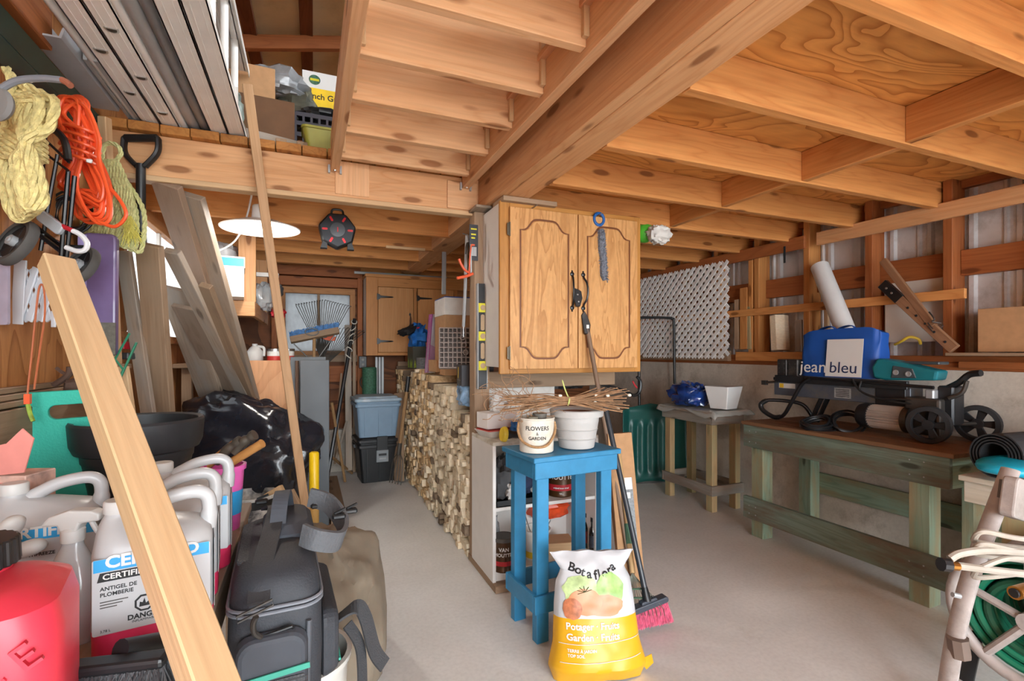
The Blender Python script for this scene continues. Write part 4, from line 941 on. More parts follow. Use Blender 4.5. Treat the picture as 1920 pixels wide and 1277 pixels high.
G().box((.02, -.196, .245), (.11, .02, .11)).obj('latch', lt, t, M, bevel=.004); G().box((.02, -.208, .26), (.07, .006, .02)).obj('latch_bar', blackp, t, M); G().box((.02, -.208, .225), (.06, .006, .014)).obj('latch_bar', galv, t, M)
for s in (-1, 1): G().box((s*.2, 0, .33), (.03, .12, .03)).obj('side_handle', blackp, t, M)
bluel = mat('bin_blue', '#7f99b0', .5, var=.06); M = TR((.60, 4.85, .4155), R(2))
tote('lidded_bin', 'light blue plastic bin with dusty lid stacked on the black tote', M, (.34, .3, 0), (.40, .36), .33, bluel, mat('bin_lid', '#9fb3c2', .5, dirt='#c9cdd0'), None)
# tools around the window
def pole(name, label, cat, a, b, r, m, n=8, extra=None):
    a, b = V(a), V(b); t = thing(name, label, cat, b); d = b-a
    G().tube([(-.5, 0, 0), (.5, 0, 0)], r, n).obj('handle', m, t, frame((a+b)/2, d, CF)@Matrix.Diagonal((d.length, 1, 1, 1)), smooth=True); return t
stickm = wood('stick_wood', '#b08a60', '#8f6a45', 0, lines=.3); metald = mat('rake_wire', '#55504a', .5, .6)
def fan_rake(name, label, foot, hub, spread, n, L, up):
    t = pole(name, label, 'rake', hub, foot, .013, stickm); hub = V(hub); s = V((1, 0, 0))
    for k in range(n):
        q = -1+2*k/(n-1); e = hub+up*L*(1-.1*abs(q))+s*spread*q; G().tube(smooth_path([hub+s*.02*q, hub.lerp(e, .55), e, e+up*.012+V((.02*(1 if q > 0 else .4), -.03, 0))], 3), .0034, 5).obj('tine', metald, t)
    G().tube([hub+up*L*.35+s*spread*q*.42 for q in (-1, -.3, .3, 1)], .008, 6, flat=.4).obj('cross_bar', metald, t)
    G().tube([hub-up*.05, hub+up*.03], .016, 8).obj('ferrule', metald, t); return t
fan_rake('fan_rake', 'wire fan rake standing tines-up in front of the back window', (.12, 5.1, .02), (.13, 5.18, 1.16), .24, 22, .53, V((.02, .0, 1)))
fan_rake('fan_rake', 'second wire fan rake lower down at the right of the back window', (.1, 5.0, .02), (.17, 5.1, 1.1), .2, 14, .36, V((.45, 0, .9)))
def push_broom():
    a, b = P(543, 632, Y=4.75), P(634, 614, Y=4.75); c = (a+b)/2; t = thing('push_broom', 'wide push broom with blue bristles standing upside down at the window', 'broom', (c.x, 4.7, 0))
    M = frame(c, b-a, (0, -1, .3)); L = (b-a).length; G().box((0, -.03, 0), (L, .055, .06)).obj('broom_block', brownw, t, M, bevel=.004)
    r = random.Random(5); g = G()
    for k in range(900):
        p = M@V((r.uniform(-L/2, L/2), -.004, r.uniform(-.03, .03))); q = p+V((r.uniform(-.01, .01), r.uniform(-.01, .01), r.uniform(.03, .05))); s = V((.0018, 0, 0)); g.add([p-s, p+s, q+s, q-s], [(0, 1, 2, 3)])
    g.obj('bristles', mat('blue_bristle', '#4a7cb5', .7, var=.5, scale=60), t)['kind'] = 'stuff'
    G().tube([c-V((.0, .0, .05)), V((c.x-.02, 4.72, .02))], .014, 8).obj('handle', stickm, t)
    for s in (-1, 1): G().tube([c+(b-a)*.45*s-V((0, 0, .05)), V((c.x, 4.75, c.z-.28))], .005, 6).obj('brace', darksteel, t)
    G().tube([c+V((-.02, -.05, .0))+V((.055*math.cos(q), 0, .03*math.sin(q))) for q in [2*math.pi*i/16 for i in range(16)]], .004, 6, True).obj('wire_loop', blackm, t)
push_broom()
of = P(617, 633, Y=4.9); t = thing('orange_grabber', 'orange fingered fruit picker head sticking out beside the back window', 'tool', of); om2 = mat('bright_orange', '#ea5a1c', .5)
G().prism([(-.06, -.01), (-.02, .0), (0, .04), (.015, .01), (.035, .045), (.04, .005), (.06, .01), (.05, -.03), (.0, -.03)], -.008, .008).obj('picker_head', om2, t, face(of, (1, 0, 0), UP), bevel=.003)
G().tube([of-V((.05, 0, .01)), P(560, 620, Y=5.0), ], .006, 6).obj('rod', darksteel, t)
t = pole('pole_saw', 'black telescopic pole saw with cord wrapped round its top', 'pole saw', P(665, 598, Y=4.9), P(612, 905, Y=4.55), .017, blackm)
for k in range(6):
    c = P(665, 598, Y=4.9).lerp(P(612, 905, Y=4.55), .02+.045*k); G().tube([c+V((.024*math.cos(q), .024*math.sin(q), .02*math.sin(q+k))) for q in [2*math.pi*i/12 for i in range(12)]], .005, 6, True).obj('cord_wrap', mat('white_cord', '#c9c4b8', .8) if 'white_cord' not in MT else MT['white_cord'], t)
pole('garden_stake', 'slim wooden handle leaning in front of the black tote', 'stake', P(622, 755, Y=4.6), P(647, 903, Z=.01), .013, stickm)
pole('garden_stake', 'short wooden handle lying tilted across the floor by the tote', 'stake', P(622, 857, Y=4.7), P(660, 887, Z=.015), .013, stickm)
o = board('cedar_post', P(652, 610, Y=5.15), P(654, 882, Y=5.0), .06, .05, greyw); tag(o, 'grey weathered wooden post standing left of the black tote', 'post')
o = board('cedar_stick', P(664, 600, Y=5.2), V((P(664, 870, Y=5.2).x, 5.2, .0)), .03, .03, brownw); tag(o, 'thin brown upright stick beside the weathered post', 'post')
o = board('thin_stick', P(640, 700, Y=5.15), P(628, 870, Y=5.0), .02, .02, brownw); tag(o, 'thin brown stick leaning behind the black pole', 'stick')
o = board('thin_stick', P(650, 790, Y=5.0), P(630, 860, Y=4.8), .022, .022, greyw); tag(o, 'short grey stick leaning against the concrete footing', 'stick')
c = P(680, 679, Y=5.2); t = thing('outlet_box', 'black electrical outlet box below the pine cabinet', 'outlet', c); G().box((0, 0, 0), (.075, .04, .12)).obj('box', blackp, t, TR(c), bevel=.004); 
for z in (-.025, .025): G().box((0, -.021, z), (.03, .003, .026)).obj('socket', darksteel, t, TR(c), bevel=.004)
a = P(693, 742, Y=5.05); t = thing('netting_roll', 'roll of green garden netting standing behind the blue bin', 'roll', (a.x, a.y, .4)); netm = mat('green_net', '#3d6b52', .5, var=.5, scale=70, bump=.5)
G().lathe([(.066, 0), (.07, .02), (.07, .79), (.06, .8), (.045, .79)], 20).obj('roll', netm, t, TR((a.x, 5.06, .25)), smooth=True)
t = thing('metal_track', 'ribbed grey metal track standing upright under the pine cabinet', 'track', (.7, 5.12, 0)); x = P(711, 700, Y=5.15).x
for i, w in enumerate((-.03, 0, .03)): G().bx(x+w-.012, x+w+.012, 5.12-.008*(i % 2), 5.15, .02, 1.15).obj('channel', galv, t, bevel=.002)
a = P(693, 660, Y=5.1); t = pole('garden_fork', 'rusty two-pronged cultivator hanging behind the blue bin', 'cultivator', P(688, 735, Y=5.15), P(688, 800, Y=5.15), .014, stickm)
b0 = P(688, 735, Y=5.15)
for s in (-1, 1): G().tube(smooth_path([b0, b0+V((s*.05, 0, .05)), b0+V((s*.065, -.01, .11)), b0+V((s*.05, -.02, .15))], 4), .006, 6).obj('prong', metald, t)
# pitchfork leaning on the woodpile
a, b = P(765, 705, X=.83), P(744, 838, X=.8); f = P(738, 903, Z=0); f = V((.72, 4.35, .0)); a = P(766, 706, X=.84); b = a.lerp(V((.7, a.y-.1, .02)), .66)
t = pole('pitchfork', 'wooden-handled garden fork with black grip leaning on the woodpile', 'garden fork', a, b, .016, stickm); u = (b-a).normalized()
G().tube([a-u*.0, a+u*.14], .02, 10).obj('grip', blackp, t, smooth=True); G().tube([b-u*.05, b+u*.05], .019, 8).obj('socket', metald, t)
for k in range(5):
    q = (k-2)/2; s = V((-.5, .85, 0)); e = b+u*.3+s*.075*q; e.z = max(e.z, .006); G().tube(smooth_path([b+u*.03, b+u*.09+s*.06*q, b+u*.2+s*.075*q, e], 4), .004, 6).obj('tine', metald, t)
o = board('dark_plank', P(748, 737, X=.8), V((.78, 4.62, .01)), .12, .03, brownw, n=(-1, -.5, 0)); tag(o, 'short dark plank leaning on the woodpile behind the garden fork', 'plank')
# --- cord reel and pendant lamp
c = P(633, 431, Y=3.28); M = face(c, (1, 0, 0), UP); t = thing('cord_reel', 'black heptagonal cord reel with red slots hung on a ceiling joist', 'cord reel', M=M)
hexp = [(.118*math.cos(R(90+51.43*(k+.5))), .118*math.sin(R(90+51.43*(k+.5)))) for k in range(7)]
G().prism(hexp, -.07, .0, [(x*.97, y*.97) for x, y in hexp]).obj('housing', blackp, t, M, bevel=.014, bseg=3)
G().prism([(x*.9, y*.9) for x, y in hexp], .0, .005).obj('face_plate', mat('reel_face', '#23252b', .35), t, M, bevel=.004)
G().lathe([(.048, .005), (.045, .009), (.02, .011), (.001, .011)], 24).obj('hub', mat('reel_hub', '#4d5055', .4), t, M, smooth=True)
redp = mat('reel_red', '#d8202a', .4)
for k in range(6):
    a = R(60*k); Mk = M@Matrix.Rotation(a, 4, 'Z')@Matrix.Translation((.075, 0, .0052)); patch('slot', .032, .013, redp, t, Mk, .002, .005)
patch('red_mark', .006, .03, redp, t, M@Matrix.Translation((0, 0, .0112)), .001)
G().tube(smooth_path([(-.035, .1, -.03), (-.03, .128, -.03), (0, .135, -.03), (.03, .128, -.03), (.035, .1, -.03)], 4), .007, 8).obj('carry_handle', blackp, t, M)
G().prism([(-.1, -.115), (-.06, -.115), (-.06, -.07), (-.085, -.07)], -.06, -.01).obj('foot', blackp, t, M); G().prism([(.1, -.115), (.06, -.115), (.06, -.07), (.085, -.07)], -.06, -.01).obj('foot', blackp, t, M)
c = P(489, 428, Y=3.08); t = thing('pendant_lamp', 'white enamel saucer pendant lamp hanging under the loft deck', 'lamp', c); M = TR(c, ry=R(-1))
enam = mat('white_enamel', '#e8e6e2', .35, var=.03)
G().lathe([(.203, -.006), (.205, -.002), (.12, .03), (.05, .042), (.046, .05), (.04, .12), (.036, .125), (.03, .12), (.036, .04), (.1, .024), (.2, -.006)], 40, (0, 0)).obj('shade', enam, t, M, smooth=True)
G().lathe([(.001, -.012), (.02, -.004), (.028, .018), (.018, .045), (.014, .06)], 20).obj('bulb', mat('bulb_white', '#f6f4ee', .3), t, M, smooth=True)
pl_ = bpy.data.lights.new('pendant_bulb_light', 'POINT'); pl_.energy = 6; pl_.color = (1, .93, .84); pl_.shadow_soft_size = .03; lo_ = bpy.data.objects.new('pendant_bulb_light', pl_); place(lo_, None, TR(c+V((0, 0, -.03))))
G().tube([c+V((0, 0, .12)), V((c.x, c.y, 2.19))], .008, 8).obj('stem', darksteel, t)
G().tube(smooth_path([V((c.x-.03, c.y, 2.17)), P(463, 405, Y=3.1), P(440, 452, Y=3.3), P(405, 473, Y=3.35)], 6), .005, 6).obj('power_cord', white, t)
# ================================================================ RIGHT SIDE
# --- white lattice panel
def lattice():
    a = P(1204, 600, X=3.2).y; Y1, Y0, Z0, Z1, x = 4.28, 3.11, 1.15, 1.955, XR-.035
    t = thing('lattice_panel', 'white diagonal garden lattice panel fixed along the framed wall', 'lattice', (x, (Y0+Y1)/2, Z0)); pm = mat('lattice_white', '#efeeec', .5, var=.05)
    W, H = Y1-Y0, Z1-Z0; step = .078
    for sgn in (1, -1):
        k = -H
        while k < W:
            # line y = k + s  (s along z) clipped to the rectangle
            s0, s1 = max(0, -k), min(H, W-k)
            if s1-s0 > .03:
                p, q = (k+s0, s0), (k+s1, s1)
                if sgn < 0: p, q = (W-p[0], p[1]), (W-q[0], q[1])
                board('slat', (x+.004*sgn, Y0+p[0], Z0+p[1]), (x+.004*sgn, Y0+q[0], Z0+q[1]), .029, .007, pm, t, (1, 0, 0), 0)
            k += step
lattice()
# --- small pieces of lumber and things standing in the stud bays
def inbay(name, label, cat, px, y0, y1, w, th, m, X=3.27, px2=None, n=(1, 0, 0)):
    a = P(px, y0, X=X); b = P(px2 or px, y1, X=X-.02); b.z = max(b.z, 1.18); o = board(name, a, b, w, th, m, None, n); return tag(o, label, cat)
inbay('timber_offcut', 'short pale timber offcut right beside the lattice panel', 'offcut', 1397, 540, 655, .07, .04, joistm)
inbay('timber_offcut', 'narrow stub of timber next to the pale offcut', 'offcut', 1407, 575, 655, .03, .04, treated)
inbay('timber_offcut', 'brown barked offcut hidden behind the lattice edge', 'offcut', 1383, 562, 655, .045, .03, brownw)
inbay('timber_offcut', 'slim pale batten standing behind the white pipe', 'offcut', 1550, 560, 660, .03, .02, palew)
inbay('timber_offcut', 'greyish board end leaning beside the split log', 'offcut', 1498, 600, 660, .05, .02, greyw)
a, b = P(1459, 592, X=3.29), P(1462, 652, X=3.27); b.z = 1.21; M = frame((a+b)/2, b-a, (1, 0, 0)); tag(G().prism([(-.05, -.05), (.0, -.055), (.055, -.02), (.05, .035), (-.02, .05)], -(a-b).length/2, (a-b).length/2).obj('split_log', logm, None, M@Matrix.Rotation(R(90), 4, 'Y'), bevel=.003), 'split firewood log standing on the sill between two studs', 'firewood')
hk = P(1471, 462, X=3.2); tag(G().tube([hk, hk-V((0, 0, .12))], .009, 6, flat=.4).obj('rubber_strap', rubber), 'black rubber strap hanging from the upper wall strap', 'strap')
# white pipe
a, b = P(1537, 500, X=3.22), P(1582, 612, X=3.1); u = (b-a).normalized(); t = thing('white_pipe', 'wide white plastic pipe leaning in the stud bay behind the blue bag', 'pipe', b); M = frame(a, u, CF)@Matrix.Rotation(R(90), 4, 'Y')
b2 = a+u*.62; L = (b2-a).length
G().lathe([(.056, 0), (.056, L), (.05, L), (.05, 0), (.056, 0)], 24, (0, 0)).obj('pipe_wall', mat('pvc_white', '#d2d4d4', .4, var=.04), t, M, smooth=True)
G().lathe([(.001, .03), (.049, .03)], 24, (0, 0)).obj('pipe_plug', mat('pvc_grey', '#aeb0b0', .5), t, M)
for k, q in ((.2, -2.2), (.35, -2.0)): G().lathe([(.005, 0), (.005, .002)], 8).obj('screw_hole', inkblk, t, M@Matrix.Translation((.0563*math.cos(q), .0563*math.sin(q), L*k))@Matrix.Rotation(q, 4, 'Z')@Matrix.Rotation(R(90), 4, 'Y'))
# white foam board, miter bar tool, yellow cord
c0 = [P(1659, 500, X=3.33), P(1768, 480, X=3.33), P(1768, 640, X=3.31), P(1660, 642, X=3.31)]
g = G(); g.add(c0+[p+V((.03, 0, 0)) for p in c0], [(0, 1, 2, 3), (7, 6, 5, 4), (0, 4, 5, 1), (1, 5, 6, 2), (2, 6, 7, 3), (3, 7, 4, 0)]); tag(g.obj('foam_board', mat('foam_white', '#d3cdc4', .7, var=.04)), 'white insulation board standing in the stud bay at the right', 'board')
a, b = P(1655, 532, X=3.19), P(1790, 655, X=3.16); b.z = max(b.z, 1.2); t = thing('wooden_brace_tool', 'two-legged wooden brace with black metal end leaning on the white board', 'tool', b)
barm = wood('bar_brown', '#9c7355', '#7d5840', .0); board('long_leg', a, b, .055, .025, barm, t, (-1, 0, 0)); board('end_strap', a, a.lerp(b, .27), .058, .028, blackm, t, (-1, 0, 0))
p, q = P(1656, 488, X=3.2), P(1750, 612, X=3.165); board('short_leg', p, q, .04, .024, barm, t, (-1, 0, 0))
for k in (.08, .16, .4, .52, .64, .76, .9): c = a.lerp(b, k); G().lathe([(.007, 0), (.006, .002)], 10).obj('peg_hole', inkblk if k > .2 else steel, t, face(c-V((.0145, 0, 0)), (0, -1, 0), UP))
G().tube(smooth_path([P(1742, 585, X=3.15), P(1752, 598, X=3.14), P(1748, 603, X=3.14), P(1765, 606, X=3.16)], 4), .004, 6).obj('wing_bolt', darksteel, t)
for k in range(2): G().tube(smooth_path([P(1740, 605+6*k, X=3.15), P(1752, 618+6*k, X=3.16), P(1769, 611+12*k, X=3.2)], 4), .0025, 5).obj('wire', darksteel, t)
tag(G().tube(smooth_path([P(1678, 646, X=3.22), P(1690, 640, X=3.2), P(1705, 632, X=3.2), P(1722, 636, X=3.22), P(1726, 645, X=3.24)], 6), .008, 8).obj('yellow_line_loop', mat('cord_yellow', '#d9b83a', .5), smooth=True), 'loop of yellow cord lying on the sill below the white board', 'cord')
# cardboard carton on a thin board
a, b = P(1832, 640, X=3.17), P(1832, 577, X=3.17); M = TR((3.255, a.y-.22, 1.2)); t = cbox('wall_carton', 'plain brown cardboard box standing on the right-hand sill', 'box', M, (.16, .44, .22), card); G().lathe([(.006, 0), (.005, .002)], 10).obj('staple', steel, t, front(M, (.16, .44, .22), 0, .06, 'l'))
o = bb('thin_shelf_board', 3.13, 3.36, .6, 1.56, 1.18, 1.196, brownw); tag(o, 'thin brown board lying on the sill under the cardboard box', 'board')
# --- green balloon and white cap by the ceiling
c = P(1208, 437, Y=2.6); t = thing('green_balloon', 'bright green ball tucked against the ceiling behind the cabinet', 'ball', c); G().lathe([(.062*math.sin(math.pi*k/14)+.0005, -.062*math.cos(math.pi*k/14)) for k in range(15)], 24).obj('ball', mat('lime_green', '#55c13a', .35, var=.05), t, TR(c), smooth=True); G().tube([c+V((0, 0, .06)), V((c.x, c.y, 2.02))], .003, 6).obj('string', white, t)
c = P(1236, 440, Y=2.5); soft('baseball_hat', 'crumpled white fabric cap hanging beside the green ball', 'cap', c, (.07, .05, .052), mat('cap_white', '#d9d8d4', .8, var=.06), 6, .35, 3, flat=None, fold=.15)

# --- weathered stool by the concrete wall
M = TR((2.79, 2.85, 0), 0)
stool('wooden_stand', 'weathered grey-topped wooden stand against the concrete wall', M, .28, .53, .75, (.05, .065), (treated, greyr, greyr), .075, .075, .125, .02, .03)
sheetm = mat('poly_sheet', '#cfcfc8', .25, var=.08, trans=.45, spec=.5)
g = G(); g.sheet(lambda u, v: (2.745+.4*u, 2.78+.66*v, .753+.012*abs(mnoise.noise(V((u*5, v*7, 2))))-.05*max(0, (u < .06)*(.06-u)/.06)*(.5+.5*math.sin(v*9))-.03*max(0, (v < .05)*(.05-v)/.05)), 30, 34)
tag(g.obj('plastic_sheet', sheetm, None, smooth=True, solid=.002), 'crumpled clear plastic sheet spread on the weathered stand', 'sheet')
c = V((2.9, 3.2, .765)); foil = mat('blue_foil', '#1d3f86', .18, var=.9, scale=9, coat=.6)
t = soft('foil_bag', 'shiny dark blue snack bag lying on the plastic sheet', 'bag', c+V((0, 0, .085)), (.12, .17, .095), foil, 4, .28, 2.6, (36, 22), .88, fold=.12)
c = V((2.95, 2.90, .768)); M = TR(c, R(12)); t = thing('square_planter', 'tapered white square planter on the weathered stand', 'planter', M=M)
g = G(); g.prism(rrect(.14, .14, .006, 2), 0, .17, rrect(.2, .2, .006, 2)); g.obj('planter_body', inkwht, t, M, bevel=.002); G().prism(rrect(.185, .185, .006, 2), .165, .1705).obj('inner_shade', mat('planter_inner', '#c9c9c7', .6), t, M)
# --- snow scoop
def scoop():
    base = P(1212, 906, Z=.0); x = (CR*.96+CF*.15).normalized(); y = (UP*.99+CF*.03).normalized(); M = face(base, x, y)
    t = thing('snow_scoop', 'dark green snow scoop with black tube handle leaning behind the stand', 'snow scoop', M=M); gm = mat('scoop_green', '#1d5750', .35, var=.1)
    def fn(u, v):
        X = -.26+.6*u; Y = .02+.66*v; s = abs(u-.5)*2; curl = .12*max(0, s-.72)/.28*(1-.3*v); rib = .012*math.sin(u*math.pi*12)*(.1 < v < .8)*(s < .7); bow = .06*(v-.3)**2
        return (X, Y-(.06*(s-.0)**2 if v < .02 else 0)+(.05*(1-s) if v > .97 else 0), curl+rib+bow)
    G().sheet(fn, 60, 24).obj('scoop_pan', gm, t, M, smooth=True, solid=.006)
    G().bx(-.24, .32, .0, .022, -.006, .008).obj('wear_strip', darksteel, t, M)
    h = 1.52; G().tube(smooth_path([(-.05, .3, -.02), (-.05, .9, -.02), (-.05, h-.06, -.02), (-.035, h-.012, -.02), (0, h, -.02), (.25, h, -.02), (.285, h-.012, -.02), (.3, h-.06, -.02), (.3, .9, -.02), (.3, .3, -.02)], 5), .0125, 10).obj('tube_handle', blackm, t, M, smooth=True)
scoop()
# --- green workbench
def bench():
    t = thing('workbench', 'green treated-lumber workbench along the concrete wall', 'workbench', (2.95, 1.87, 0)); x0, x1, y0, y1, H = 2.665, 3.235, 1.31, 2.45, .745
    for y in (y0+.09, y1-.13):
        for x in (2.69, 3.13): bb('leg', x, x+.088, y, y+.088, 0, H-.025, greenw, t)
    bb('apron', x0, x0+.025, y0, y1, H-.165, H-.022, greend, t); bb('apron', 3.218, 3.235, y0, y1, H-.165, H-.022, greend, t)
    for y in (y0+.001, y1-.026): bb('apron', x0+.025, 3.218, y, y+.025, H-.165, H-.022, greenw if y < 2 else greend, t)
    bb('stretcher', 2.662, 2.69, y0, y1, .115, .255, greend, t); bb('stretcher', 3.218, 3.235, y0, y1, .24, .38, greenw, t)
    for i in range(4): bb('top_plank', x0-.01+.147*i, x0-.01+.147*i+.144, y0-.02, y1+.01, H-.022, H, wood('bench_top', '#8d6a4c', '#65482f', .3, weather='#7a5a42') if i == 0 and 'bench_top' not in MT else MT['bench_top'], t)
    for y in (y0+.1, y0+.16, y1-.1, y1-.05):
        for z in (H-.06, H-.13, .2, .15): G().lathe([(.004, 0), (.003, .002)], 8).obj('screw', galv, t, face((2.661 if z < .3 else 2.664, y, z), (0, -1, 0), UP))
bench()
# --- log splitter
def splitter():
    t = thing('log_splitter', 'grey electric log splitter with motor and wheels lying on the green workbench', 'log splitter', (2.95, 1.9, .745))
    gb_ = mat('splitter_grey', '#565d68', .4, .2, .15, dirt='#6b665f'); dk_ = mat('splitter_dark', '#2a2b2e', .4, .3, .2)
    x = 3.0; G().bx(x-.055, x+.055, 1.62, 2.45, .91, 1.01).obj('main_beam', gb_, t, bevel=.003)
    G().bx(x-.075, x+.07, 1.75, 2.44, 1.01, 1.03).obj('beam_flange', dk_, t, bevel=.002)
    G().bx(x-.085, x-.065, 1.62, 2.42, 1.0, 1.045).obj('log_trough', dk_, t, bevel=.002)
    G().box((x+.005, 1.72, .95), (.125, .16, .12)).obj('wedge_housing', dk_, t, bevel=.006)
    G().tube([(x-.06, 2.42, 1.0), (x-.06, 2.53, .985)], .008, 8).obj('rod_end', darksteel, t); G().box((x-.06, 2.52, .987), (.03, .03, .03)).obj('rod_clevis', darksteel, t)
    patch('warning_label', .12, .032, inkwht, t, face((x-.0555, 2.35, .975), (0, -1, 0), UP)); patch('warning_label', .03, .028, MT['carton_yellow'], t, face((x-.0562, 2.39, .975), (0, -1, 0), UP))
    pl_ = patch('rating_plate', .1, .06, mat('plate_silver', '#b5b8ba', .4, .4, .3, 60), t, face((x-.0555, 1.98, .955), (0, -1, 0), UP))
    for k in range(5): patch('print_line', .08, .004, inkblk, pl_, face((x-.0562, 1.98, .975-.01*k), (0, -1, 0), UP))
    # motor
    Mm = TR((2.93, 1.6, .842))@Matrix.Rotation(R(-90), 4, 'X')
    g = G(); n = 28; prof = []
    for i in range(n*2): r_ = .066 if i % 2 else .058; a = math.pi*i/n; prof.append((r_*math.cos(a), r_*math.sin(a)))
    g.prism(prof, .03, .2); g.obj('motor_body', mat('motor_alloy', '#b5aba2', .4, .3), t, Mm)
    G().lathe([(.04, .272), (.062, .262), (.07, .24), (.07, .2)], 28, (1, 1)).obj('fan_cover', dk_, t, Mm, smooth=True); G().lathe([(.07, .0), (.07, .03)], 28).obj('motor_flange', darksteel, t, Mm)
    G().box((2.965, 1.55, .87), (.12, .16, .19)).obj('pump_block', darksteel, t, bevel=.012, bseg=2)
    G().box((3.0, 1.47, .93), (.1, .07, .2)).obj('end_block', dk_, t, bevel=.008)
    for xx, yy in ((2.855, 1.49), (3.13, 1.42)):
        Mw = TR((xx, yy, .838))@Matrix.Rotation(R(-78), 4, 'Z')@Matrix.Rotation(R(90), 4, 'X')
        w = G().lathe([(.07, -.022), (.09, -.02), (.0935, -.008), (.0935, .008), (.09, .02), (.07, .022), (.068, .012), (.068, -.012)], 32, (0, 0)).obj('wheel', rubber, t, Mw, smooth=True)
        for k in range(5): G().T; q = G(); q.T = Matrix.Rotation(2*math.pi*k/5, 4, 'Z'); q.prism([(.015, -.012), (.069, -.02), (.069, .02), (.015, .012)], -.006, .006); q.obj('wheel_spoke', dk_, w, Mw, bevel=.003)
        G().lathe([(.024, -.018), (.026, 0), (.024, .018)], 18).obj('wheel_hub', dk_, w, Mw, smooth=True)
    G().tube([(2.855, 1.49, .838), (3.13, 1.42, .838)], .01, 8).obj('axle', darksteel, t)
    # handle frame and stand
    hp = [(x-.085, 2.16, 1.035), (x-.09, 2.22, .99), (x-.1, 2.29, .86), (x-.1, 2.33, .795), (x-.105, 2.36, .77), (x-.11, 2.41, .765), (x-.12, 2.48, .80), (x-.12, 2.5, .84), (x-.1, 2.47, .87), (x-.02, 2.38, .87), (x+.03, 2.3, .85), (x+.06, 2.26, .78)]
    G().tube(smooth_path(hp, 5), .012, 10).obj('lift_handle', blackm, t, smooth=True)
    G().tube(smooth_path(hp[4:9], 5), .0155, 10).obj('handle_grip', blackp, t, smooth=True)
    for s in (-.03, .03): G().tube([(x+s, 2.12, .93), (x+s, 2.2, .755)], .014, 8).obj('stand_leg', blackm, t)
    G().tube([(x-.085, 2.2, 1.04), (x-.085, 1.5, 1.02)], .009, 8).obj('guide_rod', blackm, t)
    for k, z in enumerate((1.045, 1.035)): G().tube(smooth_path([(x-.09, 1.9-.05*k, z), (x-.1, 1.85, .98), (x-.1, 1.75, .945), (x-.095, 1.62, .93+.02*k), (x-.06, 1.5, .93)], 5), .006, 8).obj('hydraulic_hose', blackp, t, smooth=True)
    G().tube(smooth_path([(x-.02, 1.47, 1.02), (x-.03, 1.42, 1.05), (x-.03, 1.38, 1.09), (x-.04, 1.33, 1.1)], 4), .016, 8).obj('control_lever', blackp, t, smooth=True)
    G().tube(smooth_path([(x-.06, 1.45, .97), (x-.05, 1.4, 1.0), (x-.05, 1.38, 1.06)], 4), .01, 8).obj('elbow_pipe', darksteel, t)
    G().box((x-.06, 1.52, .985), (.05, .04, .05)).obj('valve', galv, t, bevel=.006)
splitter()
def coil(name, label, c, r0, n, rad, m, cat='cable', tilt=(0, 0), seed=1, sq=.8, hz=.1, group=None):
    g = G(); q = random.Random(seed)
    Mt = TR(c, rx=tilt[0], ry=tilt[1])
    for k in range(n):
        rr_ = r0*q.uniform(.8, 1.05); o = V((q.uniform(-.012, .012), q.uniform(-.012, .012), rad+hz*k/n)); p0 = q.uniform(0, 6)
        g.tube([Mt@(o+V((rr_*math.cos(a), rr_*sq*math.sin(a), .006*math.sin(2*a+p0)))) for a in [2*math.pi*i/26 for i in range(26)]], rad, 7, True)
    o = g.obj(name, m, None, smooth=True); return tag(o, label, cat, group)
coil('power_cable', 'coiled black power cable of the log splitter on the workbench', V((2.78, 2.02, .752)), .095, 6, .0065, blackp, tilt=(R(8), R(-14)), seed=2, hz=.05)
coil('power_cable', 'second loop of black cable leaning beside the coil on the workbench', V((2.9, 1.93, .775)), .1, 4, .0065, blackp, tilt=(R(35), R(-18)), seed=5, hz=.03, sq=.7)
# --- bag, battery boxes, drill on the splitter
def tote_bag():
    x0, x1, y0, y1, z0 = 2.945, 3.12, 1.80, 2.27, 1.046; t = thing('shopping_bag', 'blue and white reusable shopping bag standing on the log splitter', 'bag', (3.03, 2.03, z0))
    bm_ = mat('bag_blue', '#1550a5', .55, var=.15, scale=6)
    def ring(z, k):
        o = []; s = (1-.1*k); n = 48
        for i in range(n):
            a = 2*math.pi*i/n; cx = math.copysign(abs(math.cos(a))**.35, math.cos(a)); cy = math.copysign(abs(math.sin(a))**.35, math.sin(a))
            o.append(((x0+x1)/2+cx*(x1-x0)/2*(1-.35*k)+.008*mnoise.noise(V((a*2, z*14, 1)))*k*2, (y0+y1)/2+cy*(y1-y0)/2*(1+.02*k)+.004*mnoise.noise(V((a*3, z*9, 5))), z+(.018*math.sin(a*2+1)*k if k > .9 else 0)))
        return o
    rings = [ring(z0+.28*k/10, k/10) for k in range(11)]; rings += [[(p[0]*.0+(3.03+(p[0]-3.03)*.92), 2.035+(p[1]-2.035)*.98, p[2]-.03) for p in rings[-1]]]
    G().loft(rings).obj('bag_body', bm_, t, smooth=True)
    for yy in (1.98, 2.1): G().tube(smooth_path([(3.0, yy-.06, z0+.27), (3.0, yy-.02, z0+.31), (3.02, yy+.06, z0+.3), (3.03, yy+.1, z0+.27)], 5), .014, 6, flat=.25).obj('handle_strap', bm_, t, smooth=True)
    Mx = lambda y, z, off=.0: face((x0-.004+.026*(z-z0)/.28-off, y, z), (0, -1, 0), (.1, 0, 1))
    patch('white_panel', .215, .225, inkwht, t, Mx(1.975, z0+.118, .003), .002)
    text('jean', .105, inkwht, t, Mx(2.165, z0+.058, .004), thick=.0006, sx=1.05); text('bleu', .095, mat('navy_ink', '#27365c', .5), t, Mx(1.975, z0+.058, .0062), thick=.0006, sx=1.05)
tote_bag()
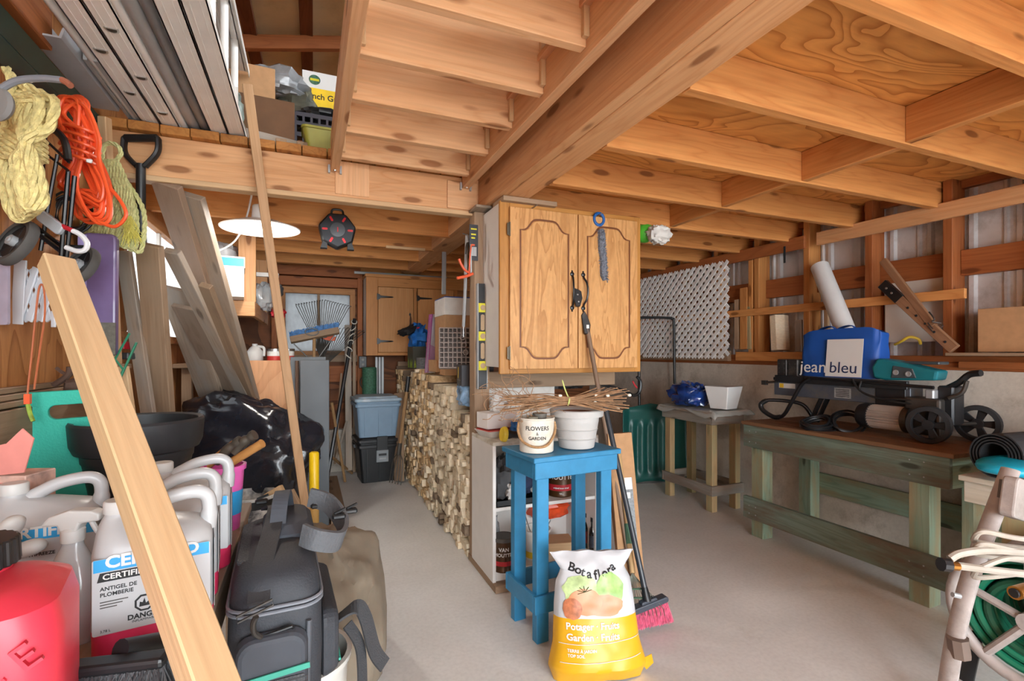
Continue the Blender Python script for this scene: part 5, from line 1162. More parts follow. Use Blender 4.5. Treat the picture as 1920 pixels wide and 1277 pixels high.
for i, (y, w, lb) in enumerate(((2.395, .075, 'black battery box, the outer one left of the blue bag'), (2.315, .075, 'black battery box touching the blue shopping bag'))):
    t = thing('battery_box', lb, 'battery', (3.0, y, 1.031)); G().box((3.0, y, 1.031+.06), (.1, w, .12)).obj('case', mat('battery_black', '#2a292a', .5, dirt='#48443f') if i == 0 else MT['battery_black'], t, bevel=.006)
    for z in (.03, .06, .09):
        for q in (-.02, .02): G().lathe([(.006, 0), (.005, .003)], 8).obj('screw', darksteel, t, face((2.949, y+q, 1.031+z), (0, -1, 0), UP))
t = thing('power_drill', 'teal and grey cordless tool lying on the log splitter', 'power tool', (3.0, 1.68, 1.046)); teal = mat('tool_teal', '#11707c', .45)
G().prism([(0, 0), (.06, -.01), (.3, -.0), (.31, .05), (.26, .06), (.1, .1), (.02, .11), (-.01, .06)], -.05, .05).obj('housing', teal, t, face((2.98, 1.80, 1.055), (0, -1, 0), UP), bevel=.012, bseg=2)
G().prism([(.09, .0), (.22, .005), (.2, .06), (.1, .075)], -.052, .053).obj('grey_insert', mat('tool_grey', '#3f474c', .5), t, face((2.98, 1.80, 1.055), (0, -1, 0), UP), bevel=.006)
for u in (.12, .18): G().lathe([(.014, 0), (.014, .004), (.008, .004), (.008, .002)], 16).obj('screw_boss', galv, t, face((2.926, 1.80-u, 1.09-.1*(u-.12)), (0, -1, 0), UP))
G().bx(2.96, 3.05, 1.5, 1.72, 1.135, 1.15).obj('blade_guard', MT['tool_grey'], t, bevel=.004)
# --- white-topped stand, rubber mat roll, cyan cushion
def stand():
    t = thing('low_stand', 'pale wooden stand with white-washed top holding the rolled mat', 'table', (2.85, .95, 0)); x0, x1, y0, y1, H = 2.50, 3.2, .72, 1.2, .69
    ww = wood('whitewash', '#cfc4b2', '#b0a08a', .3, weather='#d5cfc4', knotc='#7a5c40')
    for i in range(4): bb('top_plank', x0+.176*i, x0+.176*i+.172, y0, y1, H-.022, H, ww, t)
    bb('apron', x0+.02, x0+.04, y0+.01, y1-.01, H-.11, H-.022, ww, t); bb('apron', x0+.04, x1, y1-.03, y1-.01, H-.11, H-.022, brownw, t); bb('apron', x0+.04, x1, y0+.01, y0+.03, H-.11, H-.022, ww, t)
    for x in (x0+.04, x1-.09):
        for y in (y0+.03, y1-.11): bb('leg', x, x+.08, y, y+.08, 0, H-.022, greenw if y > .9 and x < 2.8 else treated, t)
    bb('side_board', x0+.045, x0+.06, .78, 1.08, .05, H-.11, treated, t)
stand()
a = P(1857, 872, X=2.56); ax = V((.95, -.1, 0)).normalized(); t = thing('rubber_mat_roll', 'rolled black rubber mat lying on the pale stand', 'mat', (2.8, 1.03, .69)); cz = .79; rub = mat('mat_rubber', '#25272a', .7, var=.15, bump=.15)
g = G(); c = V((2.52, 1.09, cz)); s = ax.cross(UP).normalized(); th = .005; n = 170; inner = []; outer = []
for k in range(n+1):
    a_ = 2*math.pi*4.2*k/n; r_ = .048+.046*k/n; d = s*math.cos(a_)+UP*math.sin(a_); inner.append(c+d*(r_-th)); outer.append(c+d*r_)
for k in range(n):
    L = ax*.6; g.add([inner[k], inner[k+1], outer[k+1], outer[k], inner[k]+L, inner[k+1]+L, outer[k+1]+L, outer[k]+L], [(0, 1, 2, 3), (4, 7, 6, 5), (3, 2, 6, 7), (0, 4, 5, 1)])
g.obj('rolled_sheet', rub, t, smooth=False)
o = soft('cyan_cushion', 'bright cyan rounded cushion resting on the pale stand in front of the mat', 'cushion', P(1895, 877, D=1.9)+V((.06, 0, .0)), (.17, .11, .034), mat('cyan_vinyl', '#12a3c4', .4, var=.06), 2, .06, 2, (32, 16), None, pw=.9)
# --- hose cart
def hose_cart():
    fr_ = mat('cart_beige', '#aaa09c', .45, var=.1, dirt='#8d857f'); gh = mat('hose_green', '#1d7a5c', .4, var=.15); gd = mat('hose_dark', '#17593f', .5, var=.2); wh = mat('hose_white', '#aea69b', .5, var=.15, dirt='#a59a8b')
    base = P(1850, 1290, D=1.66); base.z = 0; ax = (CR*.9+CF*.43).normalized(); fw_ = (CF*.9-CR*.43).normalized()
    t = thing('hose_cart', 'beige plastic hose reel cart wound with green and cream hose', 'hose reel', base)
    def bar(name, pts, w, th, m=fr_):
        return G().tube(smooth_path(pts, 4), w, 10, flat=th).obj(name, m, t, smooth=True)
    D0 = 1.62
    lo, mid, hi = P(1768, 1300, D=D0), P(1820, 1080, D=D0+.02), P(1895, 880, D=D0+.05); lo.z = 0.01
    bar('upright', [lo, P(1790, 1200, D=D0), mid, P(1855, 985, D=D0+.03), hi], .026, .6)
    G().tube([P(1795, 1195, D=D0-.01), P(1800, 1230, D=D0-.01)], .03, 8).obj('clamp_collar', mat('cart_brown', '#6b5a50', .5), t)
    G().prism(rrect(.12, .13, .02), -.02, .02).obj('crank_housing', fr_, t, face(P(1905, 935, D=D0), (ax+UP*-.3).normalized(), UP), bevel=.006, bseg=2)
    G().box((0, 0, 0), (.035, .06, .045)).obj('housing_slot', mat('slot_dark', '#5a5350', .6), t, face(P(1893, 920, D=D0), (ax+UP*-.3).normalized(), UP))
    c = P(1965, 1150, D=1.66)
    def ringp(cc, r_, n=40, sq=1.0): return [cc+(fw_*math.cos(a)+UP*math.sin(a)*sq)*r_ for a in [2*math.pi*i/n for i in range(n)]]
    for k in range(2): G().tube(ringp(c-ax*(.13-.34*k), .205), .02, 10, True).obj('reel_rim', fr_, t, smooth=True)
    for k in range(5):
        a = 2*math.pi*k/5+.3; d = fw_*math.cos(a)+UP*math.sin(a); G().tube([c-ax*.13, c-ax*.13+d*.2], .014, 8).obj('reel_spoke', fr_, t)
    G().tube([c-ax*.15, c+ax*.24], .03, 16).obj('reel_drum', fr_, t)
    q = random.Random(4); gA, gB = G(), G()
    for L in range(3):
        for k in range(9): (gA if (k+L) % 3 else gB).tube(ringp(c-ax*(.1-.034*k)+UP*q.uniform(-.006, .006), .12+.03*L+q.uniform(-.006, .006), 36), .0145, 8, True)
    gA.obj('green_hose', gh, t, smooth=True); gB.obj('dark_green_hose', gd, t, smooth=True)
    W = G()
    for y0, y1, w in ((1005, 1012, 30), (1028, 1035, 40), (1070, 1050, 40)):
        W.tube(smooth_path([P(1990, y1+8, D=1.52), P(1900, y1-4, D=1.5), P(1845, y0-8, D=1.5), P(1828, y0+3, D=1.52), P(1840, y0+13, D=1.56), P(1960, y1+20, D=1.6)], 6), .008, 8)
    W.tube(smooth_path([P(1781, 1048, D=1.5), P(1800, 1038, D=1.5), P(1850, 1032, D=1.5), P(1930, 1036, D=1.5)], 6), .0115, 8)
    W.tube(smooth_path([P(1796, 1061, D=1.5), P(1850, 1068, D=1.5), P(1935, 1078, D=1.5)], 6), .0115, 8)
    W.obj('cream_hose', wh, t, smooth=True)
    G().tube([P(1764, 1058, D=1.5), P(1779, 1060, D=1.5)], .02, 10).obj('hose_cap', blackp, t); br = mat('brass_fitting', '#b07a3a', .3, .9)
    G().tube([P(1779, 1060, D=1.5), P(1796, 1062, D=1.5)], .013, 10).obj('brass_coupling', br, t)
    G().tube([P(1903, 1112, D=1.42), P(1925, 1106, D=1.44)], .019, 14).obj('brass_coupling', br, t, smooth=True); G().tube([P(1900, 1112.5, D=1.419), P(1903, 1112, D=1.42)], .013, 12).obj('coupling_bore', inkblk, t)
    G().tube([P(1786, 1115, D=1.6), P(1800, 1118, D=1.6)], .008, 8).obj('wing_nut', galv, t)
    bar('foot_bar', [P(1768, 1300, D=D0)*1, P(1930, 1330, D=1.7)], .02, .7)
    bar('rear_leg', [P(1830, 1190, D=1.75), P(1800, 1330, D=1.85)], .022, .6, blackp)
hose_cart()
# ================================================================ LEFT SIDE
def strand_path(pts, r, twist, ph):
    pts = [V(p) for p in pts]; out = []; L = 0; nrm = None
    for i, p in enumerate(pts):
        a, b = pts[max(0, i-1)], pts[min(len(pts)-1, i+1)]; t = (b-a).normalized()
        if i: L += (p-pts[i-1]).length
        nrm = t.orthogonal().normalized() if nrm is None else (nrm-t*nrm.dot(t)).normalized()
        q = twist*L+ph; out.append(p+(nrm*math.cos(q)+t.cross(nrm)*math.sin(q))*r)
    return out
def resample(pts, step):
    pts = [V(p) for p in pts]; out = [pts[0]]; acc = 0
    for a, b in zip(pts, pts[1:]):
        L = (b-a).length; s = step-acc
        while s < L: out.append(a.lerp(b, s/L)); s += step
        acc = (acc+L) % step
    return out
def rope(g, pts, r):
    pts = resample(pts, r*.9)
    if len(pts) < 4: return
    for k in range(3): g.tube(strand_path(pts, r*.5, 1.15/r*.55, 2.094*k), r*.56, 5)
# --- low shelf along the left wall
SH = .64
def left_shelf():
    t = thing('plank_shelf', 'rough weathered plank shelf along the left wall', 'shelf', (-.5, 1.2, 0)); x = -.845
    for i in range(5): bb('plank', x, x+.128, .15+.02*(i % 2), 2.08-.05*(i % 2), SH-.028, SH, greyw, t); x += .131
    for y in (.35, 1.15, 1.95): bb('bearer', -.845, -.2, y, y+.04, SH-.12, SH-.03, brownw, t); bb('leg', -.26, -.22, y, y+.04, 0, SH-.12, brownw, t); bb('leg', -.84, -.8, y, y+.04, 0, SH-.12, brownw, t)
    bb('front_rail', -.215, -.195, .3, 1.98, SH-.12, SH-.03, brownw, t)
left_shelf()
# --- antifreeze jugs
jug_m = mat('jug_plastic', '#b4b4b5', .35, var=.04, sss=.2); pinkl = mat('jug_pink', '#d8375f', .3, var=.08); capm = mat('jug_cap', '#c4c3c0', .5, var=.03)
labw = mat('jug_label', '#bcbdbf', .45, var=.02); labb = mat('jug_label_blue', '#2f9fdc', .45, var=.03)
def jug(label, M, lang=0, front_=True):
    t = thing('antifreeze_jug', label, 'jug', M=M, group='antifreeze jugs on the plank shelf'); g = G()
    def sec(w, d, z, cx=0, r=.035): return [(cx+x, y, z) for x, y in rrect(w, d, min(r, w*.45, d*.45), 5)]
    rows = [(.18, .12, 0, 0), (.19, .13, .006, 0), (.19, .13, .03, 0), (.192, .131, .055, 0), (.192, .131, .056, 0), (.19, .13, .19, 0), (.184, .122, .208, 0), (.165, .098, .224, -.008), (.11, .07, .238, -.032), (.055, .052, .246, -.056), (.044, .044, .252, -.058), (.042, .042, .262, -.058)]
    for i in range(len(rows)-1):
        g.k = 1 if rows[i+1][2] <= .0561 else 0; a, b = rows[i], rows[i+1]
        g.loft([sec(a[0], a[1], a[2], a[3]), sec(b[0], b[1], b[2], b[3])], False)
    g.k = 1; g.add(sec(*rows[0][:2], 0, 0), [list(range(24))[::-1]])
    g.obj('jug_body', [jug_m, pinkl], t, M, smooth=True, weld=True)
    G().tube(smooth_path([(-.045, 0, .236), (-.012, 0, .256), (.018, 0, .27), (.06, 0, .276), (.082, 0, .268), (.089, 0, .245), (.086, 0, .2)], 6), [.014]*6+[.0135]*26+[.016]*5, 12, flat=1).obj('handle', jug_m, t, M, smooth=True)
    c = G(); c.T = Matrix.Translation((-.058, 0, .256)); n = 24; c.lathe([(.024, 0), (.0245, .002), (.0245, .02), (.022, .023)], n); c.obj('cap', capm, t, M, smooth=True)
    w = .178; y = -.0663
    Mf = lambda x, z, o=0: M@face((x, y-o, z), (1, 0, 0), UP)
    patch('label', w, .135, labw, t, Mf(0, .124), .0008, .004)
    patch('blue_band', w-.004, .022, labb, t, Mf(0, .18, .001), .0005)
    text('CERTIFIED', .03, inkwht, t, Mf(0, .184, .0018), bold=.001, sx=1.02)
    poly_patch('black_strip', [(-.042, -.008), (.038, -.008), (.042, .008), (-.038, .008)], inkblk, t, Mf(-.04, .159, .001)); text('CERTIFIED', .0135, inkwht, t, Mf(-.04, .159, .0018), bold=.0003, sx=1.1)
    for k, s in enumerate((('ANTIGEL DE', 'PLOMBERIE') if lang == 0 else ('PLUMBING ANTIFREEZE', ''))):
        if s: text(s, .0095, inkblk, t, Mf(-.078, .138-.0105*k, .001), align='LEFT', bold=.0002)
    for k in range(3): patch('fine_print', .04-.008*k, .0018, MT['tin_lid_grey'], t, Mf(-.058+(-.004*k), .115-.005*k, .001), .0003)
    oc = [(.016*math.cos(R(22.5+45*k)), .016*math.sin(R(22.5+45*k))) for k in range(8)]
    if front_:
        poly_patch('hazard_octagon', oc, inkblk, t, Mf(-.014, .1, .001)); poly_patch('hazard_octagon', [(x*.78, y_*.78) for x, y_ in oc], labw, t, Mf(-.014, .1, .0018), .0003)
        poly_patch('flame_symbol', [(-.008, -.006), (.008, -.006), (.006, .002), (.002, -.001), (0, .009), (-.003, .001), (-.007, .003)], inkblk, t, Mf(-.014, .1, .0023), .0003)
        text('DANGER', .0125, inkblk, t, Mf(-.014, .077, .001), bold=.0004); text('INFLAMMABLE', .0058, inkblk, t, Mf(-.014, .069, .001))
        text('3,78 L', .006, inkblk, t, Mf(-.078, .063, .001), align='LEFT'); poly_patch('blue_corner', [(.0, 0), (.028, 0), (.034, .02), (.01, .02)], labb, t, Mf(.018, .06, .001))
    Ms = lambda yy, z, o=0: M@face((.0963+o, yy, z), (0, 1, 0), UP)
    patch('side_label', .1, .135, labw, t, Ms(0, .124), .0006); patch('barcode', .05, .05, mat('barcode_grey', '#77797c', .5, var=.9, scale=200) if 'barcode_grey' not in MT else MT['barcode_grey'], t, Ms(.01, .15, .0008), .0003)
    for k in range(8): patch('fine_print', .06, .0018, MT['tin_lid_grey'], t, Ms(.01, .115-.006*k, .0008), .0003)
    return t
jug('front antifreeze jug with pink liquid and a danger label behind the leaning timber', TR((-.275, 1.17, SH), R(10)), 0)
jug('antifreeze jug at the far left beside the pink carton', TR((-.525, 1.40, SH), R(8)), 1, False)
jug('antifreeze jug directly behind the front jug, mostly hidden', TR((-.29, 1.345, SH), R(6)), 1, False)
jug('rearmost antifreeze jug beside the pink cup of hammers', TR((-.285, 1.515, SH), R(6)), 0, False)
# --- spray bottle
c = P(137, 1198, Z=SH); t = thing('spray_bottle', 'clear spray bottle with white trigger head beside the front jug', 'spray bottle', c); M = TR(c, R(-15)); clearb = mat('bottle_clear', '#dfe4e6', .15, var=.05, trans=.45, spec=.5)
G().lathe([(.044, 0), (.047, .005), (.047, .08), (.044, .12), (.03, .16), (.018, .185), (.016, .2)], 28, sx=1.0, sy=.75).obj('bottle', clearb, t, M, smooth=True)
G().lathe([(.0195, .192), (.0195, .214), (.015, .218)], 24).obj('collar', capm, t, M, smooth=True)
G().prism([(-.05, .012), (-.035, .03), (.0, .042), (.04, .04), (.055, .034), (.055, .02), (.02, .016), (.014, 0), (-.014, 0), (-.02, .012)], -.014, .014).obj('trigger_head', capm, t, M@face((0, 0, .212), (1, 0, 0), UP), bevel=.004, bseg=2)
G().tube(smooth_path([(.032, 0, .232), (.04, 0, .215), (.052, 0, .195), (.05, 0, .183)], 4), .005, 8, flat=1).obj('trigger', capm, t, M); G().tube([(0, 0, .2), (.004, 0, .02)], .0025, 6).obj('dip_tube', inkwht, t, M)
patch('brand_label', .055, .07, inkwht, t, M@face((-.005, -.0362, .07), (1, 0, 0), UP), .0006, .02); text('Hertel', .015, redlab, t, M@face((-.003, -.0372, .09), (1, .0, .1), UP), thick=.0003)
# --- red fuel can
def fuel_can():
    M = TR((-.455, .86, SH-.012), R(12)); t = thing('fuel_can', 'red plastic fuel can with embossed lettering and black cap', 'fuel can', M=M); rm = mat('can_red', '#d8364a', .4, var=.1, scale=5, dirt='#e0606e')
    def sec(w, d, z, r=.04): return [(x, y, z) for x, y in rrect(w, d, r, 6)]
    G().loft([sec(.28, .19, 0), sec(.3, .21, .012, .05), sec(.3, .21, .215, .05), sec(.285, .195, .248, .05), sec(.24, .15, .264, .045), sec(.2, .12, .269, .04)]).obj('can_body', rm, t, M, smooth=True)
    for i, ch in enumerate('ESSENCE'):
        a = R(32); text(ch, .046, rm, t, M@face((-.09+.035*i, -.1052, .09+.0185*i), (math.cos(a), 0, math.sin(a)), (-math.sin(a), 0, math.cos(a))), thick=.004)
    for k in range(3): G().tube([(.04+.02*k, -.105, .19-.006*k), (.055+.02*k, -.105, .165-.006*k)], .003, 6).obj('embossed_mark', rm, t, M)
    cp = M@Matrix.Translation((.035, .05, .264)); G().lathe([(.045, -.005), (.045, .012)], 28).obj('neck', rm, t, cp, smooth=True)
    g = G(); n = 26; 
    poly = [((.05 if i % 2 else .0535)*math.cos(math.pi*i/n), (.05 if i % 2 else .0535)*math.sin(math.pi*i/n)) for i in range(2*n)]
    g.prism(poly, .01, .046, [(x*.97, y*.97) for x, y in poly]); g.obj('screw_cap', blackp, t, cp, bevel=.002)
fuel_can()
# --- two white bottles and a cut pink carton at the far left edge
for i, (px, py, D_, lb) in enumerate(((48, 1030, .98, 'white plastic bottle lying behind the fuel can cap'), (12, 1000, .95, 'white plastic bottle tip poking up at the left edge'))):
    c = P(px, py, D=D_); t = thing('white_bottle', lb, 'bottle', c); M = frame(c, (CR*.7+UP*(.25 if i == 0 else .8)-CF*.2).normalized(), UP)@Matrix.Rotation(R(90), 4, 'Y')
    G().lathe([(.009, -.07), (.018, -.06), (.021, -.03), (.021, .02), (.017, .036), (.009, .042), (.003, .044)], 20, sx=.75).obj('bottle_body', capm, t, M, smooth=True); G().lathe([(.009, -.078), (.009, -.068)], 14).obj('neck', capm, t, M)
c = P(33, 1005, D=1.12); c.z = SH; M = TR(c+V((-.05, .06, 0)), R(-20)); t = thing('pink_carton', 'pink and green printed carton with its flap open at the left edge', 'box', M=M)
pk = mat('carton_rose', '#d98a80', .6, var=.12); G().box((0, 0, .14), (.17, .08, .28)).obj('carton', mat('carton_print', '#d9b3a4', .6, var=.5, scale=22), t, M, bevel=.002)
G().prism([(-.085, 0), (.085, 0), (.12, .075), (.1, .1), (.06, .07), (-.085, .055)], 0, .003).obj('open_flap', pk, t, M@face((0, -.04, .28), (1, 0, .1), (0, -.1, 1)))
patch('printed_band', .168, .06, pk, t, M@face((0, -.0407, .235), (1, 0, 0), UP)); patch('printed_band', .1, .06, mat('carton_green_print', '#a8c47f', .6, var=.5, scale=30), t, M@face((.02, -.0412, .15), (1, 0, 0), UP)); patch('printed_band', .15, .035, mat('carton_blue_print', '#3d78b8', .6, var=.5, scale=40), t, M@face((0, -.0409, .06), (1, 0, 0), UP))
# --- kneeling pad
c = P(136, 806, D=1.62); M = face(c, (CR*.8+CF*.5+UP*.03).normalized(), (UP*.97-CF*.0+CR*.02).normalized()); t = thing('kneeling_pad', 'teal foam kneeling pad with a hand slot propped against the wall', 'kneeling pad', M=M)
tm = mat('foam_teal', '#2fae98', .7, var=.08, bump=.25, bscale=150); g = G(); w, hh = .275, .27
out = rrect(w, .46, .035, 6); hole = rrect(.11, .045, .02, 6)
out2 = [(x, y-.1) for x, y in out]; hole2 = [(x+.0, y+.062) for x, y in hole]; n = len(out2)
g.add([(p[0], p[1], z) for z in (-.012, .012) for p in out2]+[(p[0], p[1], z) for z in (-.012, .012) for p in hole2],
      [(i, n+i, n+(i+1) % n, (i+1) % n) for i in range(n)]+[(2*n+i, 2*n+(i+1) % n, 3*n+(i+1) % n, 3*n+i) for i in range(n)]+[(n+i, 3*n+i, 3*n+(i+1) % n, n+(i+1) % n) for i in range(n)]+[(i, (i+1) % n, 2*n+(i+1) % n, 2*n+i) for i in range(n)])
g.obj('foam_pad', tm, t, M, bevel=.004, bseg=2)
soft('pink_toy', 'hot pink plastic bit showing through the kneeling pad slot', 'toy', P(102, 775, D=1.8), (.022, .015, .012), mat('hot_pink', '#e0308c', .4), 3, .2, 3, flat=None)
# --- large black pot
c = P(262, 880, D=1.72); c.z = SH; t = thing('black_pot', 'large black plastic planter pot behind the antifreeze jugs', 'pot', c); M = TR(c)@Matrix.Diagonal((.88, .88, 1.26, 1)); pb = mat('pot_black', '#2c2d30', .5, var=.12)
G().lathe([(.13, 0), (.14, .005), (.175, .15), (.18, .155), (.182, .175), (.2, .18), (.212, .2), (.218, .255), (.212, .262), (.196, .258), (.185, .2), (.15, .05)], 48).obj('pot_body', pb, t, M, smooth=True)
# --- pink cup with hammers, white tube
c = V((-.245, 1.80, SH)); t = pail('pink_cup', 'pink plastic cup holding hammers on the shelf edge', c, .045, .058, .2, mat('cup_pink', '#e05fae', .45), 'cup', (.25, .62, labb), 28, .005)
c2 = P(411, 1022, Z=SH); t = thing('white_tube', 'slim white capped tube standing in front of the pink cup', 'bottle', c2); G().lathe([(.027, 0), (.028, .004), (.026, .012), (.026, .14), (.027, .145), (.0265, .155), (.024, .157)], 24).obj('tube', capm, t, TR(c2), smooth=True); text('51', .014, inkblk, t, face(c2+V((-SA*.0262, -CA*.0262, .115)), CR, UP), bend=.026, thick=.0004)
woodh = wood('hammer_handle', '#c08a50', '#9a6635', 0, lines=.25)
for i, (b_, e_) in enumerate((((-.255, 1.79, SH+.1), P(492, 831, D=1.56)), ((-.25, 1.81, SH+.1), P(440, 832, D=1.6)))):
    b_ = V(b_); t = thing('claw_hammer', ('hammer with its wooden handle pointing right out of the pink cup', 'hammer with its wooden handle pointing left behind the pink cup')[i], 'hammer', b_)
    a = P((430, 380)[i], (872, 880)[i], D=1.58) if i == 1 else P(432, 868, D=1.57)
    d = (e_-a); g = G().tube([(-.5, 0, 0), (.5, 0, 0)], .014, 10); g.obj('handle', woodh, t, frame((a+e_)/2, d, UP)@Matrix.Diagonal((d.length, 1, 1, 1)), smooth=True)
    hb = P((405, 440)[i], (868, 850)[i], D=1.57); he = P((452, 478)[i], (826, 815)[i], D=1.57)
    hp = mat('hammer_head', '#5d554c', .5, .5) if i == 0 else MT['hammer_head']; G().tube(smooth_path([hb, hb.lerp(he, .4)+UP*.01, hb.lerp(he, .75)+UP*.005, he], 4), [.013]*4+[.016]*3+[.013]*2+[.017]*4, 10).obj('head', hp, t, smooth=True)
# --- white pail at the shelf end
c = V((-.285, 3.06, 0)); t = pail('paint_bucket', 'paint-splashed white plastic bucket with black rim on the floor', c, .11, .128, .42, mat('bucket_white', '#cfcdc8', .5, var=.05, dirt='#4a4a4c', scale=9), 'bucket', (.86, 1.0, blackp), 32, .01, depth=.2)
G().tube(smooth_path([c+V((-.15, -.02, .3)), c+V((-.1, -.13, .2)), c+V((.02, -.17, .17)), c+V((.12, -.12, .2)), c+V((.15, 0, .3))], 6), .006, 8).obj('bail_handle', blackp, t, smooth=True)
# --- black garbage bag
gm_ = mat('garbage_black', '#1f2027', .22, var=.25, spec=.6, bump=.35, bscale=16)
o = soft('garbage_bag', 'bulging shiny black garbage bag behind the shelf', 'garbage bag', None, (.4, .25, .33), gm_, 9, .16, 2.0, (72, 44), .95, TR((-.36, 3.45, .58), R(-20), ry=R(20)), fold=.09)
# --- leaning planks
def reach(a, b, z):
    d = b-a; return a+d*((z-a.z)/d.z)
def lean(label, p0, p1, w, th, m, floor=.02, n=None, name='leaning_plank', cat='plank'):
    a, b = P(p0[0], p0[1], D=p0[2]), P(p1[0], p1[1], D=p1[2]); b = reach(a, b, floor) if floor is not None else b
    o = board(name, a, b, w, th, m, None, n or -CF); return tag(o, label, cat)
lean('wide brown plank leaning on the loft header, leftmost of the tall pair', (312, 343, 2.28), (395, 600, 2.95), .135, .035, wood('tan_plank', '#a88e7a', '#866a55', .35, weather='#98806c', knotc='#4d3828'), .7)
lean('long grey weathered plank leaning on the loft header right of the brown one', (359, 366, 2.36), (468, 740, 3.45), .115, .038, greyw, .45)
lean('broken brown plank with a torn edge leaning across the others', (322, 470, 2.3), (470, 765, 3.3), .075, .035, greyw, .3)
lean('second torn brown board end lying over the grey plank', (385, 535, 2.42), (478, 765, 3.3), .06, .03, brownw, .3)
lean('upright brown board with a bark edge beside the shovel', (280, 458, 2.1), (304, 760, 2.4), .105, .035, brownw, .3)
lean('narrow pale grey board standing left of the bark-edged board', (232, 470, 2.18), (276, 760, 2.3), .06, .025, greyw, .4)
lean('short grey board leaning behind the bark-edged board', (325, 540, 2.6), (400, 752, 3.2), .17, .025, greyw, .3)
lean('wide grey-brown board leaning under the torn one', (345, 575, 2.6), (440, 760, 3.3), .13, .025, wood('taupe_board', '#9c8674', '#7a6552', .3, weather='#8f7d6d'), .3)
lean('thin dark strip showing between the leaning boards', (268, 480, 2.35), (285, 760, 2.45), .03, .02, blackp, .4)
lean('pointed pale stake end behind the planter pot', (222, 688, 1.95), (238, 800, 1.98), .075, .02, palew, SH, name='wooden_stake', cat='stake')
lean('pale stud leaning at the foot of the garbage bag', (512, 918, 2.75), (545, 985, 2.72), .1, .04, palew, .02)
lean('brown wedge of plank at the foot of the garbage bag', (535, 925, 2.8), (560, 975, 2.78), .1, .03, brownw, .02)
# tall slim stick
a, b = P(577, 985, D=2.6), P(487, 330, D=2.34); tp = a+(b-a)*1.228; bt = reach(b, a, .02); o = board('tall_stick', bt, tp, .042, .04, wood('stick_pine', '#c39a72', '#a67d56', .2), None, (-CF+CR*.5)); tag(o, 'tall slim pine stick leaning against the loft header', 'stick')
# 4x4-like timber in front of the jugs
a, b = P(106, 492, D=1.2), P(392, 1277, D=.74); b = reach(a, b, .02); L = (b-a).length; M = frame((a+b)/2, b-a, (-CF*.5+CR*.87)); g = G(); g.box((0, 0, 0), (L, .062, .044)); g.m[2] = g.m[4] = 1
t = thing('leaning_timber', 'pale squared timber leaning across the front of the jugs', 'timber', b); o = g.obj('timber', [palew, palew2], t, M, bevel=.003)
# yellow-topped stake
a, b = P(588, 848, D=2.95), P(589, 990, D=2.95); t = thing('painted_stake', 'round wooden stake with a yellow painted top by the slate panel', 'stake', V((b.x, b.y, 0))); L = a.z
G().lathe([(.027, 0), (.027, L*.99), (.022, L)], 16).obj('shaft', wood('stake_wood', '#d2a560', '#b3843f', 0, axis=2, lines=.2), t, TR((b.x, b.y, 0)), smooth=True); G().lathe([(.0278, L-.3), (.0278, L-.006), (.022, L+.001)], 16).obj('painted_top', mat('stake_yellow', '#e8bc10', .4, var=.05), t, TR((b.x, b.y, 0)), smooth=True)
# slate panels, plywood sheet, floor timber
slate = mat('slate_panel', '#565a5e', .6, var=.12, scale=5); gp = mat('panel_grey', '#5f6468', .6, var=.1)
o = bb('slate_panel', -.045, .135, 3.56, 3.6, 0, 1.145, slate); tag(o, 'dark slate-grey panel standing on edge behind the yellow stake', 'panel')
o = bb('grey_panel', -.11, .12, 3.75, 3.785, 0, 1.165, gp); tag(o, 'second grey panel standing behind the slate panel', 'panel')
a = P(557, 676, Y=3.68); tag(G().tube([(a.x, 3.69, .0), (a.x, 3.69, 1.14)], .012, 8).obj('rusty_pipe', mat('rust_pipe', '#6b5345', .6, .3), smooth=True), 'thin rusty pipe standing between the two grey panels', 'pipe')
o = bb('plywood_panel', -.4, -.115, 3.9, 3.915, 0, 1.14, plyr); tag(o, 'reddish plywood panel standing in front of the back bench', 'panel')
o = bb('floor_timber', .145, .245, 3.5, 4.7, 0, .095, brownw); tag(o, 'thick brown timber lying on the floor beside the slate panel', 'timber')
def back_bench():
    t = thing('back_bench', 'plain wooden bench behind the plywood panel in the back corner', 'bench', (-.4, 4.3, 0))
    bb('bench_top', -.84, .0, 3.95, 4.7, 1.09, 1.12, brownw, t)
    for x in (-.8, -.1):
        for y in (4.0, 4.6): bb('leg', x, x+.06, y, y+.06, 0, 1.09, brownw, t)
back_bench()
c = P(478, 672, Y=4.1); c.z = 1.12; t = thing('white_jug', 'small white plastic jug on the back bench', 'jug', c); G().lathe([(.05, 0), (.055, .01), (.055, .08), (.035, .11), (.018, .125), (.018, .14)], 20).obj('body', capm, t, TR(c), smooth=True); G().tube(smooth_path([c+V((.02, -.01, .12)), c+V((.06, -.02, .11)), c+V((.06, -.02, .05))], 5), .01, 8).obj('handle', capm, t)
for i, px in enumerate((515, 538)):
    c = P(px, 672, Y=4.15+.1*i); c.z = 1.12; can('paint_can', ('red and white paint can on the back bench, nearer one', 'red and white paint can on the back bench, farther one')[i], c, .055, .1, MT['tub_white'], steel, (.15, .5, mat('paint_red', '#c4342c', .5) if i == 0 else MT['paint_red']), 'paint can')
